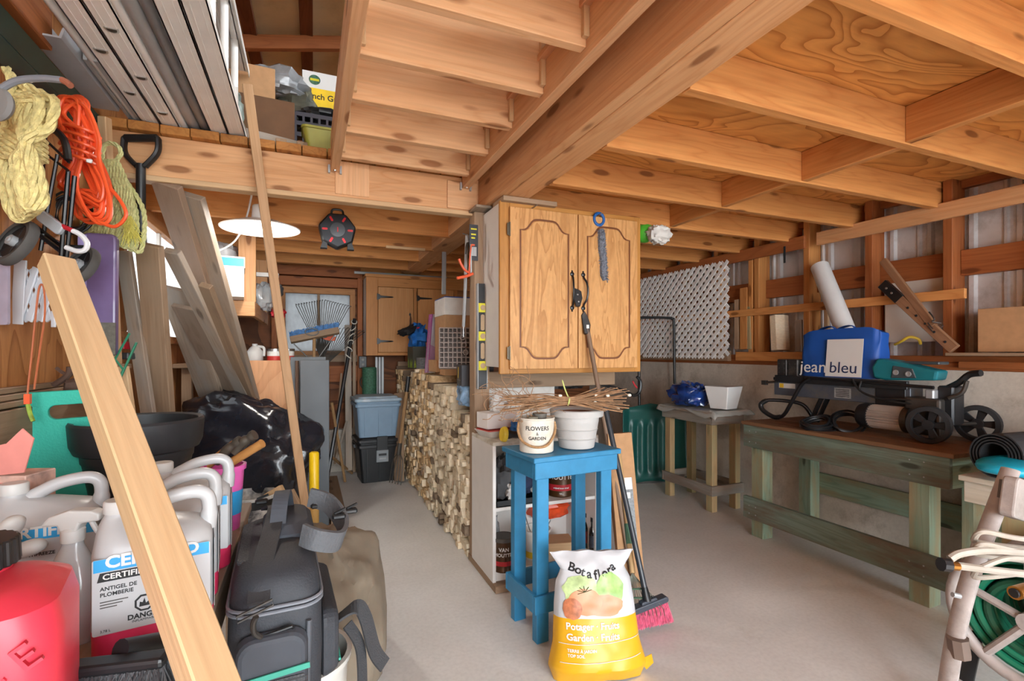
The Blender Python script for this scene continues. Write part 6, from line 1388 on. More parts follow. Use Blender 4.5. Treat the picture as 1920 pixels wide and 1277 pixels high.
# wall shelf with file box
def wall_shelf():
    t = thing('wall_shelf', 'pine wall shelf high on the left wall near the back window', 'shelf', (-.55, 4.1, 1.45)); y0, y1 = 3.72, 4.9
    bb('front_board', -.84, -.325, y0, y0+.03, 1.44, 1.54, pineb, t); bb('side_board', -.355, -.325, y0+.03, y1, 1.44, 1.54, pineb, t); bb('bottom_board', -.84, -.355, y0+.03, y1, 1.50, 1.525, pineb, t)
    bb('upright', -.43, -.325, y0+.06, y0+.09, 1.54, 2.0, pineb, t); bb('upright', -.43, -.325, y1-.09, y1-.06, 1.54, 2.0, pineb, t)
wall_shelf()
M = TR((-.56, 3.62, 1.545), R(6)); d = (.36, .24, .24); t = cbox('file_box', 'white cardboard file box with a blue printed lid on the wall shelf', 'box', M, d, mat('file_white', '#e6e4e0', .6, var=.03)); G().box((0, 0, .215), (.37, .25, .07)).obj('lid', MT['file_white'], t, M, bevel=.002)
patch('blue_label', .36, .05, mat('file_blue', '#2f94c9', .5), t, M@face((0, -.1256, .215), (1, 0, 0), UP)); text('empties."', .016, inkwht, t, M@face((.02, -.1264, .21), (1, 0, 0), UP)); patch('side_label', .05, .04, slate, t, M@face((.1856, .05, .215), (0, 1, 0), UP)); patch('hand_hole', .03, .02, inkblk, t, M@face((.1806, .02, .13), (0, 1, 0), UP))
soft('clear_sack', 'clear plastic sack stuffed on the shelf behind the file box', 'bag', V((-.6, 3.95, 1.82)), (.16, .14, .13), mat('sack_grey', '#b5b8bd', .4, var=.15), 4, .3, 3)
for i, (x, y, z, s, m, lb) in enumerate(((-.3, 4.2, 1.62, (.07, .1, .1), clearp, 'crumpled clear bag at the end of the wall shelf'), (-.24, 4.3, 1.68, (.06, .09, .05), slate, 'dark grey pouch at the end of the wall shelf'), (-.21, 4.25, 1.5, (.05, .07, .035), redlab, 'small red and black pouch under the wall shelf end'))): soft('pouch', lb, 'pouch', V((x, y, z)), s, m, i+3, .35, 3, flat=None)
o = bb('white_stick', -.36, -.2, 4.1, 4.14, 1.76, 1.79, white); tag(o, 'short white painted strip poking off the wall shelf', 'strip')
# metal strap hung from joist near the back cabinet
o = board('hanger_strap', P(833, 450, Y=3.9), P(832, 552, Y=3.9), .035, .012, galv); tag(o, 'grey metal hanger strap hanging down from a joist', 'strap'); o = bb('pale_batten', .55, .85, 3.84, 3.86, 1.99, 2.01, palew); tag(o, 'short pale batten nailed under a joist', 'batten')
# ================================================================ LEFT WALL: hanging things
def hang_basis(px): return CR, UP
# --- yellow rope
def yellow_rope():
    D_ = 1.42; m = mat('rope_yellow', '#d9c98a', .85, var=.25, scale=60, bump=.5); c = lambda x, y, d=0: P(x, y, D=D_+d)
    t = thing('yellow_rope', 'thick pale yellow rope coil hanging at the far left of the wall', 'rope', c(45, 420)); q = random.Random(3); g = G(); r = .0125
    for k in range(9):
        o = q.uniform(-10, 10); dd = -.01*k+q.uniform(-.01, .01); f = (1, .5, .15)[k % 3]; c = lambda x, y, d=0: P(45+(x-45)*f if y > 170 else x, y, D=D_+d)
        rope(g, smooth_path([c(30+o, 165+4*k, dd), c(70+o+4*k, 185, dd), c(85+o, 240, dd), c(55+o*.5, 262, dd-.01), c(20+o, 300, dd), c(8+5*k, 360, dd), c(30+4*k, 410-3*k, dd), c(62+3*k, 395-2*k, dd), c(75+o*.5, 340, dd), c(50+o*.4, 268, dd-.01), c(22+o, 230, dd), c(20+o, 190, dd), c(30+o, 165+4*k, dd)], 7), r)
    c = lambda x, y, d=0: P(x, y, D=D_+d)
    for k in range(5): rope(g, smooth_path([c(-12, 252+11*k, .0), c(20, 246+11*k, -.055), c(60, 258+10*k, -.055), c(84, 266+9*k, .0)], 6), r)
    rope(g, smooth_path([c(12, 130, 0), c(22, 150, -.02), c(18, 200, -.04), c(10, 260, -.05)], 6), r); rope(g, smooth_path([c(30, 150, -.02), c(55, 165, -.03), c(92, 185, -.04), c(96, 215, -.04), c(78, 228, -.04)], 6), r)
    g.obj('coil', m, t, smooth=True)
    G().tube([P(20, 150, D=1.5), P(58, 152, D=1.4)], .005, 6).obj('nail', steel, t)
yellow_rope()
# --- orange extension cord
def orange_cord():
    D_ = 1.72; m = mat('cord_orange', '#ee5a2c', .4, var=.08); c = lambda x, y, d=0: P(x, y, D=D_+d); t = thing('orange_power_lead', 'bright orange extension cord coil hanging on the left wall', 'cord', c(160, 420)); q = random.Random(6); g = G(); r = .0058
    for k in range(24):
        o = q.uniform(-1, 1); p = q.uniform(-1, 1); dd = q.uniform(-.05, .04)
        g.tube(smooth_path([c(125+28*o, 188+6*p, dd), c(150+26*o, 200+8*p, dd-.02), c(165+22*p, 260, dd-.02), c(172+24*o, 300, dd), c(195+20*o, 360+20*p, dd), c(190+20*o, 395+22*p, dd), c(160+22*o, 385+28*p, dd), c(128+18*p, 345+15*o, dd), c(140+20*o, 300, dd-.01), c(140+18*p, 255, dd-.02), c(112+14*o, 215, dd)], 6, True), r, 7, True)
    for k in range(5):
        y = 243+14*k; g.tube(smooth_path([c(112, y-2, .06), c(125, y-10, -.065), c(165, y+2, -.075), c(188, y+16, .04)], 6), r, 7)
    g.tube(smooth_path([c(205, 350, -.03), c(228, 380, -.05), c(236, 405, -.05), c(215, 425, -.05), c(185, 415, -.05)], 6), r, 7)
    g.obj('coil', m, t, smooth=True); blob('tag', c(168, 302, -.09), (.009, .004, .007), inkwht, t, 2, (8, 6))
orange_cord()
def green_rope():
    D_ = 1.95; m = mat('rope_green', '#c3c488', .85, var=.25, scale=60, bump=.5); c = lambda x, y, d=0: P(x, y, D=D_+d); t = thing('green_rope', 'pale green twisted rope coil hanging behind the orange cord', 'rope', c(215, 460)); q = random.Random(9); g = G(); r = .0085
    for k in range(9):
        x = 163+11.5*k; o = q.uniform(-3, 3); rope(g, smooth_path([c(205+k*2, 330, .03), c(x-8+o, 390+2*k, 0), c(x-6, 425+4*k, -.02), c(x+2, 440+4*k, -.03), c(x+12, 430+4*k, -.02), c(x+14+o, 395, 0), c(218+k*2, 335, .03)], 6), r)
    for k in range(5): rope(g, smooth_path([c(195+6*k, 300, 0), c(215+6*k, 345, -.02), c(228+5*k, 380, -.02), c(244+2*k, 430, -.02)], 6), r)
    rope(g, smooth_path([c(190, 330, .0), c(193, 280, .0), c(205, 268, .0), c(222, 275, 0), c(226, 290, 0), c(212, 305, 0), c(195, 320, 0)], 6), r)
    g.obj('coil', m, t, smooth=True)
    fr_ = G(); ym = mat('rope_fray', '#dcd56a', .8)
    for k in range(60): p = c(238+q.uniform(-6, 8), 405, -.04); fr_.tube([p, p+V((q.uniform(-.01, .02), q.uniform(-.02, .02), -.04)), p+V((q.uniform(-.02, .05), q.uniform(-.02, .02), q.uniform(-.12, -.07)))], .0008, 4)
    fr_.obj('frayed_end', ym, t)
green_rope()
# --- folding hand cart with wheels
def hand_cart():
    t = thing('hand_cart', 'folded black luggage cart with two spoked wheels hung on the left wall', 'hand cart', P(90, 520, D=1.6)); c = lambda x, y, d=1.6: P(x, y, D=d)
    for pts, r in (([c(78, 300), c(82, 250), c(95, 240), c(120, 262), c(128, 300)], .011), ([c(78, 300), c(72, 380)], .011), ([c(108, 290), c(88, 400), c(76, 470)], .006), ([c(128, 320, 1.65), c(118, 440, 1.66), c(112, 520, 1.68)], .007), ([c(140, 330, 1.66), c(128, 450, 1.68), c(120, 520, 1.7)], .007), ([c(85, 262), c(130, 305)], .004), ([c(88, 290), c(128, 320)], .004), ([c(60, 420, 1.55), c(120, 465, 1.7)], .007), ([c(62, 432, 1.55), c(120, 476, 1.7)], .007), ([c(80, 400), c(135, 430, 1.7)], .004), ([c(110, 462, 1.7), c(170, 463, 1.75)], .006)):
        G().tube(smooth_path(pts, 4), r, 8).obj('frame_tube', blackm, t, smooth=True)
    for x, y, d, R0 in ((30, 455, 1.45, .074), (153, 498, 1.66, .068)):
        ax = (CF*.85-UP*.38+CR*.3).normalized(); M = frame(P(x, y, D=d), ax, UP)@Matrix.Rotation(R(90), 4, 'Y')
        w = G().lathe([(R0*.76, -.012), (R0*.95, -.014), (R0, -.006), (R0, .006), (R0*.95, .014), (R0*.76, .012), (R0*.74, 0)], 36, (0, 0)).obj('wheel', mat('tyre_worn', '#4a4744', .8, var=.2) if 'tyre_worn' not in MT else MT['tyre_worn'], t, M, smooth=True)
        for k in range(6): g = G(); g.T = Matrix.Rotation(math.pi*k/3, 4, 'Z'); g.box((R0*.45, 0, 0), (R0*.62, .012, .008)); g.obj('spoke', blackp, w, M, bevel=.002)
        G().lathe([(R0*.72, -.003), (R0*.2, -.003)], 24, (0, 0)).obj('disc', blackp, w, M); G().lathe([(.016, -.018), (.016, .018), (.008, .02), (.008, -.022)], 16).obj('hub', galv, w, M, smooth=True)
hand_cart()
coil('copper_wire', 'loop of rust-coloured cord behind the cart wheel', P(92, 478, D=1.72), .05, 4, .004, mat('cord_rust', '#b0603c', .6), tilt=(R(80), R(10)), seed=3, hz=.02, sq=1)
coil('dark_cable', 'coil of thin dark cable hanging behind the orange cord', P(140, 405, D=1.85), .06, 8, .004, blackp, tilt=(R(80), R(10)), seed=4, hz=.03, sq=1.3)
# clear/white hook hanger
c = lambda x, y, d=1.5: P(x, y, D=d); t = thing('hook_hanger', 'clear plastic buckle with a white hook hanging off the cart', 'hook', c(150, 470))
G().prism(rrect(.085, .034, .01), -.008, .008).obj('buckle', mat('buckle_clear', '#c9cdd2', .2, trans=.4), t, face(c(96, 418), (CR*.8-UP*.6), UP), bevel=.003); G().tube([c(117, 424), c(137, 433)], .007, 8).obj('red_sleeve', redlab, t)
G().tube(smooth_path([c(137, 433), c(152, 441), c(163, 455), c(160, 468), c(145, 471), c(124, 464)], 6), .0075, 8).obj('hook', mat('hook_white', '#d5d6d8', .4), t, smooth=True)
# big grey hook at the left edge
c = lambda x, y: P(x, y, D=1.25); t = thing('storage_hook', 'large grey coated storage hook at the left edge above the rope', 'hook', c(60, 150)); G().tube(smooth_path([c(-6, 172), c(30, 152), c(75, 147), c(116, 150)], 6), .0085, 8).obj('hook_arm', mat('hook_grey', '#7c8088', .4), t, smooth=True); G().tube([c(116, 150), c(126, 155), c(133, 161)], .008, 8).obj('hook_tip', mat('tip_rust', '#a0604a', .5), t); G().lathe([(.001, -.012), (.04, -.01), (.045, 0), (.04, .01), (.001, .012)], 20).obj('foam_end', mat('foam_grey', '#7a7775', .8), t, frame(c(-8, 195), CF, UP)@Matrix.Rotation(R(90), 4, 'Y'), smooth=True)
# folded white trellis
def trellis():
    A = P(60, 548, D=1.55); M = face(A, (CR*.97-CF*.2).normalized(), UP); t = thing('folded_trellis', 'piece of white plastic trellis hung below the cart wheel', 'trellis', M=M); m = mat('trellis_white', '#cfd1d6', .45, var=.04)
    for s in (1, -1):
        for k in range(4):
            a = V((-.055+.042*k, -.09, .004*s)); b = a+V((s*.07, .165, 0)); a.x -= s*.035; b.x -= s*.035; board('slat', M@a, M@b, .024, .006, m, t, M.to_3x3()@V((0, 0, 1)), .001)
    board('fold', M@V((-.045, -.1, .01)), M@V((-.03, .1, .01)), .035, .006, m, t, M.to_3x3()@V((.3, 0, 1)), .001); G().box((.085, -.085, 0), (.012, .05, .006)).obj('end_tab', m, t, M)
trellis()
t = thing('thin_orange_cord', 'thin orange cord looped down the plywood below the trellis', 'cord', P(60, 742, D=1.6)); c = lambda x, y: P(x, y, D=1.5)
G().tube(smooth_path([c(55, 750), c(52, 735), c(60, 660), c(68, 580), c(74, 538), c(82, 540), c(84, 590), c(74, 660), c(64, 730)], 6), .0028, 6).obj('cord', MT['cord_rust'], t); G().box((0, 0, 0), (.014, .014, .03)).obj('toggle', MT['cord_orange'], t, TR(P(52, 748, D=1.5))); G().tube(smooth_path([P(52, 758, D=1.5), P(56, 775, D=1.5), P(62, 790, D=1.5)], 4), .006, 6).obj('green_sleeve', MT['grass_print'], t)
c = P(-12, 545, D=1.45); M = face(c, CR, UP); t = thing('zip_bag', 'flat clear zip bag with lilac print hanging at the left edge', 'bag', M=M); G().prism(rrect(.09, .2, .006, 2), -.004, .004).obj('pouch', mat('zip_lilac', '#b9aebf', .3, var=.2, trans=.3), t, M); G().box((-.03, .0, .0), (.008, .2, .012)).obj('zip_edge', white, t, M)
# purple foam package
a, b = P(163, 455, D=2.0), P(222, 640, D=2.0); M = face((P(185, 552, X=-.72)), (CR*.9+CF*.3).normalized(), (UP-CR*.05).normalized()); t = thing('purple_package', 'long purple packaged foam mat hanging on the left wall', 'package', M=M); pm = mat('package_purple', '#6f5c86', .4, var=.25, scale=8, coat=.3)
G().prism(rrect(.105, .46, .02, 4), -.035, .0).obj('package_body', pm, t, M, bevel=.008, bseg=2); G().box((-.05, 0, .002), (.026, .44, .006)).obj('edge_seal', mat('seal_lilac', '#a99fd6', .35), t, M); G().box((.012, -.165, .003), (.085, .12, .004)).obj('printed_panel', mat('panel_olive', '#5e5a50', .5, var=.3, scale=60), t, M)
for k in range(4): patch('print_line', .04, .006, mat('print_pale', '#b9b5a8', .5) if 'print_pale' not in MT else MT['print_pale'], t, M@Matrix.Translation((0, -.14-.016*k, .0055)))
o = board('teal_board', P(168, 415, X=-.82), P(182, 640, X=-.83), .16, .015, mat('teal_dark', '#2c5f60', .5), None, (1, 0, 0)); tag(o, 'dark teal sheet hanging behind the purple package', 'sheet')
# small things left of the planks
t = thing('green_wire_stake', 'bent green wire garden stake poking up beside the timber', 'wire', P(232, 715, D=1.9)); G().tube([P(243, 625, D=1.9), P(216, 673, D=1.9), P(231, 693, D=1.9), P(222, 715, D=1.9)], .0045, 6).obj('wire', mat('wire_green', '#2f7a5c', .5), t); G().tube([P(256, 642, D=1.9), P(222, 716, D=1.9)], .0045, 6).obj('wire', MT['wire_green'], t)
c = P(225, 655, D=2.25); M = TR(c, R(-20)); cbox('small_matchbox', 'small red and yellow box on the ledge below the purple package', 'box', M, (.07, .05, .035), redlab); o = G().box((0, 0, -.03), (.14, .1, .03)).obj('black_tray_small', mat('tray_black', '#3a3c3e', .4), None, M, bevel=.004); tag(o, 'black plastic tray on the ledge beside the purple package', 'tray')
o = bb('wall_ledge', -.845, -.7, 2.42, 2.6, 1.13, 1.15, brownw); tag(o, 'small wooden ledge on the left wall under the purple package', 'ledge')
t = thing('rusty_cultivator', 'rusty hand cultivator head resting on the wall rail', 'tool', P(135, 735, D=1.8)); rm = mat('rust', '#5d4438', .8, .2, .3, bump=.4); c = lambda x, y: P(x, y, D=1.72)
G().tube(smooth_path([c(102, 722), c(120, 710), c(130, 700), c(132, 688)], 5), .011, 8).obj('tang', rm, t, smooth=True); G().tube(smooth_path([c(126, 702), c(116, 698), c(106, 690)], 4), .006, 6).obj('prong', rm, t); blob('head', c(137, 724), (.024, .02, .024), rm, t, 3, (12, 8), .3); G().tube([c(143, 735), c(140, 700), c(135, 690)], .003, 6).obj('wire', darksteel, t)
# --- snow shovel with D-grip
def dshovel():
    D_ = 2.2; c = lambda x, y: P(x, y, D=D_); t = thing('d_grip_shovel', 'black D-grip shovel standing upright against the loft header', 'shovel', V((c(264, 500).x, c(264, 500).y, 0)))
    G().tube(smooth_path([c(257, 312), c(235, 288), c(233, 266), c(240, 258), c(290, 258), c(297, 266), c(294, 288), c(272, 312)], 5), .016, 8, flat=.7).obj('grip', blackp, t, smooth=True)
    G().tube([c(236, 259), c(294, 259)], .017, 10).obj('grip_bar', blackp, t, smooth=True)
    b = reach(c(264, 400), P(288, 700, D=2.5), .02); G().tube([c(264, 308), c(264, 420), b], .019, 10).obj('shaft', blackp, t, smooth=True)
    G().prism([(-.04, 0), (.16, 0), (.16, .25), (.09, .3), (.02, .3), (-.04, .25)], -.003, .003).obj('blade', darksteel, t, face(b, CR, UP))
dshovel()
lean('black-tipped wooden pole standing behind the orange cord', (196, 220, 2.05), (205, 420, 2.1), .035, .035, palew, 1.0, name='tool_pole', cat='pole')
# ================================================================ OVERHEAD: ladders, pipes, gutters, loft stores
def ladder(label, xs, y0, y1, z, rungs, w=.07):
    t = thing('extension_ladder', label, 'ladder', (sum(xs)/len(xs), y1, z))
    for i, x in enumerate(xs):
        for k, zz in enumerate((z, z+.4)):
            g = G(); s = 1 if k == 0 else -1
            g.bx(x-w/2, x+w/2, y0, y1, zz, zz+.004); g.bx(x-w/2, x-w/2+.004, y0, y1, min(zz, zz+s*.026), max(zz, zz+s*.026)); g.bx(x+w/2-.004, x+w/2, y0, y1, min(zz, zz+s*.026), max(zz, zz+s*.026))
            for q in (-.2, .2): g.bx(x+q*w-.002, x+q*w+.002, y0, y1, zz-.0015*s, zz)
            g.obj('rail', alum, t)
        n = int((y1-y0)/.3)
        for k in range(n):
            y = y1-.12-.3*k-(.15 if i else 0)
            r_ = G(); r_.T = TR((x, y, z)); r_.lathe([(.015, .004), (.015, .4)], 12); o = r_.obj('rung', alum, t, smooth=True)
            if rungs:
                d = [(.02*math.cos(a), .02*math.sin(a)) for a in [math.pi*j/10 for j in range(11)]]+[(-.02, -.006), (.02, -.006)]
                e = G().prism(d, -.004, .0).obj('rung_end', steel, o, TR((x, y, z))); G().prism([(a*.7, b*.7+.001) for a, b in d], -.0046, -.004).obj('rung_bore', darksteel, o, TR((x, y, z)))
        G().box((x, y1+.012, z+.02), (w*.95, .03, .04)).obj('end_boot', blackp, t)
ladder('aluminium extension ladder with D-rung ends lying overhead by the left wall', (-.652, -.578), .05, 2.82, 2.232, True)
ladder('second aluminium extension ladder lying overhead nearer the stair', (-.385, -.31), .05, 2.86, 2.232, False, .072)
for i, (x, r_, y1, m, lb) in enumerate(((-.5, .026, 2.84, galv, 'grey metal pipe lying between the two ladders, thickest one'), (-.455, .02, 2.88, mat('pipe_dull', '#87898d', .5, .5), 'dull grey pipe lying between the two ladders, middle one'), (-.54, .016, 2.8, alum, 'thin pale pipe lying against the first ladder'), (-.72, .014, 2.75, white, 'thin white pipe lying beside the gutters'))):
    tag(G().tube([(x, .1, 2.236+r_), (x+.01, y1, 2.236+r_)], r_, 12).obj('metal_pipe', m, None, smooth=True), lb, 'pipe', 'pipes overhead')
tag(G().tube(smooth_path([(-.47, 2.0, 2.32), (-.43, 2.02, 2.36), (-.42, 2.0, 2.42), (-.44, 1.98, 2.47), (-.48, 2.0, 2.48)], 5), .009, 8).obj('yellow_loop', MT['cord_yellow'], None, smooth=True), 'loop of yellow cord hanging between the overhead pipes', 'cord')
gut = mat('gutter_grey', '#aeb0b4', .4, .2, .06); gprof = [(0, 0), (.09, 0), (.1, .03), (.115, .05), (.115, .09), (.108, .09), (.108, .052), (.093, .034), (.084, .006), (.006, .006), (.006, .11), (0, .11)]
def channel(name, label, prof, y0, y1, x, z, m, cat): 
    g = G(); n = len(prof); g.add([(x+a, y, z+b) for y in (y0, y1) for a, b in prof], [(i, (i+1) % n, n+(i+1) % n, n+i) for i in range(n)]+[list(range(n)), list(range(n, 2*n))[::-1]]); return tag(g.obj(name, m), label, cat)
channel('rain_gutter', 'pale grey rain gutter length lying overhead against the wall', gprof, 2.08, 2.62, -.842, 2.235, gut, 'gutter')
channel('gutter_offcut', 'ribbed grey downpipe offcut lying beside the ladder end', [(0, 0), (.012, 0), (.012, .06), (.03, .06), (.03, 0), (.045, 0), (.045, .07), (0, .07)], 2.2, 2.78, -.735, 2.235, galv, 'gutter')
channel('green_flashing', 'folded dark green metal flashing fixed high on the left wall', [(0, 0), (.01, 0), (.03, .06), (.02, .075), (.05, .125), (.045, .13), (.01, .08), (.018, .06)], .6, 2.56, -.845, 2.05, mat('flash_green', '#163d3b', .35, .2, .2), 'flashing')
# loft stores
M = TR((-.2, 3.0, 2.227), R(3)); cbox('dark_carton', 'dark brown carton under the plain box in the loft', 'box', M, (.26, .25, .3), mat('carton_dark', '#6b4a30', .8)); M = TR((-.3, 3.02, 2.528), R(3)); cbox('loft_carton', 'plain brown cardboard box high in the loft beside the ladder', 'box', M, (.27, .26, .165), card)
soft('loft_plastic_bag', 'clear grey plastic bag bunched on top of the loft boxes', 'bag', V((-.18, 3.2, 2.75)), (.16, .12, .08), mat('bag_smoke', '#8f9296', .25, var=.3, coat=.3), 3, .4, 3, fold=.25)
soft('camo_bag', 'dark olive bag slumped behind the loft crate', 'bag', V((-.06, 3.25, 2.62)), (.11, .12, .14), mat('bag_camo', '#4d4c40', .5, var=.6, scale=14), 5, .35, 3)
soft('loft_clear_bag', 'clear plastic bag of oddments beside the second ladder in the loft', 'bag', V((-.36, 2.86, 2.38)), (.06, .07, .13), mat('bag_mixed', '#8fa09a', .3, var=.6, scale=20), 7, .3, 3)
def milk_crate():
    x0, x1, y0, y1, z0, h = -.06, .26, 2.92, 3.2, 2.227, .28; t = thing('milk_crate', 'black slotted plastic crate standing on the loft deck', 'crate', ((x0+x1)/2, (y0+y1)/2, z0)); m = mat('crate_black', '#33303a', .5)
    for z in (0, .07, .14, .2, .25): 
        for y in (y0, y1): G().bx(x0, x1, y-.006, y+.006, z0+z, z0+z+.022).obj('crate_rail', m, t)
        for x in (x0, x1): G().bx(x-.006, x+.006, y0, y1, z0+z, z0+z+.022).obj('crate_rail', m, t)
    for i in range(9): x = x0+(x1-x0)*i/8; G().bx(x-.006, x+.006, y0-.005, y0+.005, z0, z0+h-.01).obj('crate_bar', m, t)
    G().bx(x0, x1, y0, y1, z0, z0+.006).obj('crate_floor', m, t)
milk_crate()
soft('black_cable_bundle', 'bundle of black cable heaped on the loft crate', 'cable', V((.09, 3.03, 2.52)), (.14, .1, .045), blackp, 8, .4, 3)
M = TR((.1, 3.3, 2.227)); d = (.26, .1, .68); t = cbox('seed_bag_carton', 'white and yellow grass seed bag standing at the back of the loft', 'bag', M, d, inkwht); patch('yellow_band', .26, .16, mat('seed_yellow', '#f0c81e', .5), t, front(M, d, 0, .5)); text('French Green', .05, inkblk, t, front(M, d, 0, .53)@Matrix.Translation((0, 0, .001)), bold=.0008); G().lathe([(.03, 0), (.03, .0006)], 20, sx=1.1).obj('round_logo', MT['green_net'], t, front(M, d, -.06, .63)); patch('logo_band', .05, .014, MT['level_yellow'], t, front(M, d, -.06, .63)@Matrix.Translation((0, 0, .001)))
c = V((.12, 2.78, 2.227)); M = TR(c); t = thing('yellow_bin', 'olive yellow plastic bin on the edge of the loft deck', 'bin', M=M); G().prism(rrect(.24, .12, .02), 0, .115, rrect(.29, .15, .025)).obj('bin_body', mat('bin_olive', '#8f8a2e', .5), t, M, bevel=.003); G().prism(rrect(.3, .16, .025), .108, .12).obj('bin_rim', MT['bin_olive'], t, M)
o = board('loft_board', (-.3, 2.74, 2.262), (.0, 2.83, 2.262), .03, .065, greyw, None, (0, 0, 1)); tag(o, 'rough grey board lying along the loft deck edge', 'board')
red_ = mat('loft_red', '#8c2226', .6); o = bb('red_storage_box', .86, .9, .3, 2.0, 2.31, 2.5, red_); tag(o, 'dark red box side glimpsed between the stair and the beam', 'box')
soft('patterned_bundle', 'red, white and blue fabric bundle glimpsed above the stair treads', 'cloth', V((.52, 1.85, 2.47)), (.1, .08, .06), mat('fabric_mix', '#a03a40', .7, var=.9, scale=40), 4, .3, 3)
# ================================================================ FOREGROUND LEFT: bags, bucket, brush
c = V((-.03, 1.45, 0)); pail('white_pail', 'white plastic pail under the black tool bag', c, .115, .135, .386, mat('pail_white', '#d9d7d0', .45), 'bucket', None, 32, .008)
olive = mat('canvas_olive', '#867a69', .9, var=.12, scale=9, bump=.25, bscale=14)
soft('canvas_duffel', 'large olive canvas duffel bag slumped behind the tool bag', 'duffel bag', None, (.2, .4, .26), olive, 6, .12, 2.2, (56, 36), .9, TR((.06, 1.93, .24), R(-4), rx=R(6)), fold=.08)
def tool_bag():
    x0, x1, y0, y1, z0, z1 = -.175, .02, 1.22, 1.72, .39, .7
    cx, cy = (x0+x1)/2, (y0+y1)/2; M = TR((cx, cy, z0), R(3)); w, L, h = x1-x0, y1-y0, z1-z0
    t = thing('tool_bag', 'black padded tool bag with straps resting on the white pail', 'bag', M=M)
    nyl = mat('nylon_black', '#34373d', .65, var=.15, bump=.2, bscale=200); nyl2 = mat('nylon_slate', '#41454d', .7, var=.12); mesh_ = mat('mesh_grey', '#57595c', .8, var=.5, scale=220, bump=.6, bscale=300); strapm = mat('webbing', '#3a3b3e', .7, var=.1, bump=.3, bscale=250); tealp = mat('teal_piping', '#3fa08c', .6)
    def sec(a, b, z, r=.05, dx=0): return [(dx+x, y+.01*mnoise.noise(V((x*9, y*7, z*9))), z) for x, y in rrect(a, b, min(r, a*.42), 6)]
    G().loft([sec(w*.96, L*.97, 0), sec(w, L, .02), sec(w*1.02, L*1.01, .12), sec(w*1.0, L, .22), sec(w*.97, L*.98, .25), sec(w*.93, L*.95, .285, .06), sec(w*.75, L*.85, .308, .06), sec(w*.4, L*.5, .315, .05)]).obj('main_body', nyl, t, M, smooth=True)
    for z in (.232, .243): G().tube([(x, y, z) for x, y in rrect(w*1.01, L*1.005, .05, 6)], .004, 6, True).obj('zipper', MT['hook_grey'], t, M)
    # lid panels: mesh pocket and raised pouch
    G().prism(rrect(.08, .3, .02), 0, .012).obj('mesh_panel', mesh_, t, M@TR((-.046, .02, .3), ry=R(-6)), bevel=.003)
    G().loft([[(x, y, 0) for x, y in rrect(.13, .24, .05, 6)], [(x, y, .06) for x, y in rrect(.13, .24, .05, 6)], [(x, y, .08) for x, y in rrect(.1, .2, .05, 6)]]).obj('top_pouch', nyl2, t, M@TR((.03, .1, .262)), smooth=True)
    # front pocket with teal trim and mesh
    Mf = M@face((-.008, -L/2-.004, .1), (1, 0, 0), UP)
    G().prism(rrect(.15, .2, .035), 0, .035, rrect(.135, .185, .035)).obj('front_pocket', nyl2, t, Mf, bevel=.01, bseg=2)
    G().prism(rrect(.13, .1, .006), .035, .039).obj('mesh_pocket', mesh_, t, Mf@Matrix.Translation((0, -.045, 0)))
    board('teal_trim', Mf@V((-.075, .012, .04)), Mf@V((.075, .022, .04)), .012, .004, tealp, t, Mf.to_3x3()@V((0, 0, 1)), 0)
    for k in range(9): board('mesh_thread', Mf@V((-.07, -.09+.011*k, .0395)), Mf@V((.07, -.09+.011*k, .0395)), .003, .001, strapm, t, Mf.to_3x3()@V((0, 0, 1)), 0)
    # right side pocket
    Ms = M@face((w/2+.002, -.03, .1), (0, 1, 0), UP); G().prism(rrect(.36, .17, .035), 0, .04, rrect(.33, .15, .035)).obj('side_pocket', nyl, t, Ms, bevel=.012, bseg=2); G().tube(smooth_path([Ms@V((-.15, -.05, .042)), Ms@V((0, -.03, .042)), Ms@V((.15, .02, .042))], 6), .004, 6).obj('teal_piping', tealp, t)
    for yy in (-.17, -.13): G().tube([M@V((w/2-.035, -L/2-.005, .02)), M@V((w/2-.03, -L/2-.003, .2))], .006, 6).obj('zipper', MT['hook_grey'], t)
    def strap(name, pts, wd_, m=strapm, th=.004, side=(1, 0, 0)):
        pts = smooth_path([M@V(p) for p in pts], 8); g = G(); rings = []
        for i, p in enumerate(pts):
            tn = (pts[min(i+1, len(pts)-1)]-pts[max(0, i-1)]).normalized(); sd = M.to_3x3()@V(side); sd = (sd-tn*sd.dot(tn)).normalized(); up_ = sd.cross(tn)
            rings.append([p+sd*wd_/2+up_*th, p-sd*wd_/2+up_*th, p-sd*wd_/2-up_*th, p+sd*wd_/2-up_*th])
        g.loft(rings); return g.obj(name, m, t, smooth=False)
    strap('shoulder_strap', [(-.035, -.255, .26), (-.03, -.17, .305), (-.012, -.02, .335), (.0, .12, .36), (-.02, .22, .33)], .045)
    strap('carry_handle', [(.0, .0, .31), (.01, .06, .39), (.02, .13, .4), (.03, .2, .33)], .04, nyl2)
    strap('padded_grip', [(.06, -.1, .345), (.095, -.13, .335), (.15, -.1, .315), (.17, .0, .325), (.14, .09, .36), (.09, .13, .375)], .055, mat('pad_grey', '#5d5f63', .8, var=.15, bump=.3, bscale=120), .006, (.3, -.2, 1))
    strap('hanging_strap', [(.13, -.1, .1), (.19, -.1, .13), (.215, -.1, .1), (.235, -.13, .02), (.26, -.14, -.02)], .04, strapm, .003, (.6, .6, .3))
    strap('hanging_strap', [(.17, -.1, .09), (.2, -.12, .03), (.2, -.16, -.08)], .03, strapm, .003, (.6, .6, .3))
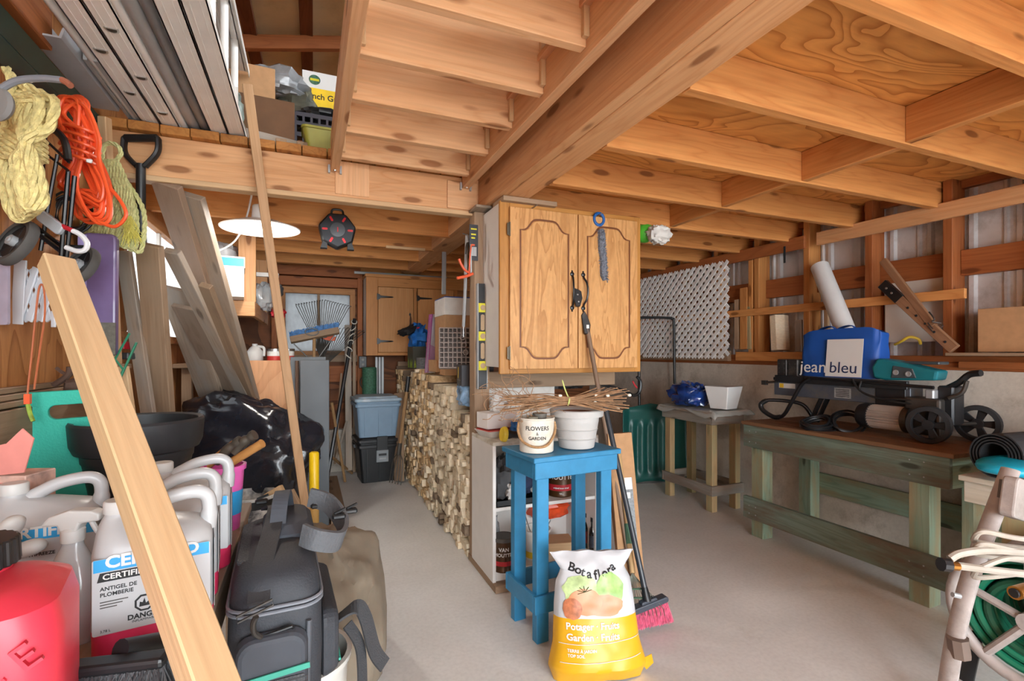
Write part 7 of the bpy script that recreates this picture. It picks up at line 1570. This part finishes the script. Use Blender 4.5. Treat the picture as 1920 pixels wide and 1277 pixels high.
    Dr = M@face((-.01, -L/2-.02, .2), (1, 0, .15), (0, -.3, 1)); G().tube([Dr@V((.042*math.cos(a), .042*math.sin(a)-.01, 0)) for a in [math.pi+math.pi*k/14 for k in range(15)]]+[Dr@V((.042, -.005, 0)), Dr@V((-.042, -.005, 0))], .004, 8, True).obj('d_ring', blackm, t)
    G().tube(smooth_path([Dr@V((-.02, .0, .006)), Dr@V((-.03, .02, .008)), Dr@V((-.028, .045, .008)), Dr@V((-.02, .06, .008))], 4), .006, 8).obj('swivel_clip', darksteel, t)
    G().tube([Dr@V(p) for p in ((-.055, .06, .008), (.015, .075, .008), (.015, .09, .008), (-.055, .075, .008))], .003, 6, True).obj('strap_loop', darksteel, t)
    for p in ((.11, .12, .35), (.155, -.04, .36), (.2, .06, .34), (-.04, .2, .36)):
        G().box(p, (.035, .022, .014)).obj('buckle', blackp, t, M, bevel=.004); G().tube([M@(V(p)+V((-.012, 0, .008))), M@(V(p)+V((.018, .01, .016)))], .004, 6).obj('zip_pull', blackp, t)
tool_bag()
# brush, green hose end
c = P(212, 1246, Z=SH+.075); t = thing('dust_brush', 'black bench brush with dusty bristles at the shelf front', 'brush', c); M = TR((c.x, c.y, SH), R(-10)); G().box((0, .0, .075), (.15, .035, .018)).obj('brush_block', blackp, t, M, bevel=.006, bseg=2); G().tube([M@V((.0, .02, .085)), M@V((.03, .075, .06))], [.017, .019], 12).obj('handle', blackp, t, smooth=True)
g = G(); q = random.Random(2)
for k in range(1500):
    p = M@V((q.uniform(-.075, .075), q.uniform(-.016, .016), .07)); e = p+V((q.uniform(-.03, .03), q.uniform(-.05, .01), -.062*q.uniform(.7, 1))); e.z = max(e.z, SH+.002); s = V((.0009, 0, 0)); g.add([p-s, p+s, e+s, e-s], [(0, 1, 2, 3)])
g.obj('bristles', mat('bristle_black', '#2e2e31', .5, var=.6, scale=60), t)['kind'] = 'stuff'
tag(G().tube(smooth_path([P(262, 1236, D=.9), P(300, 1230, D=.9), P(340, 1242, D=.88), P(370, 1268, D=.85), P(385, 1300, D=.82)], 8), .0065, 10).obj('green_hose', MT['hose_green'], None, smooth=True), 'curving green hose end coming off the shelf front', 'hose')
tag(G().prism(rrect(.03, .1, .01), -.01, .01).obj('green_bottle', mat('bottle_green', '#3f9a2c', .4), None, face(P(340, 1285, D=.86), CR, UP), bevel=.004), 'bright green bottle shoulder at the bottom edge of the shelf', 'bottle')
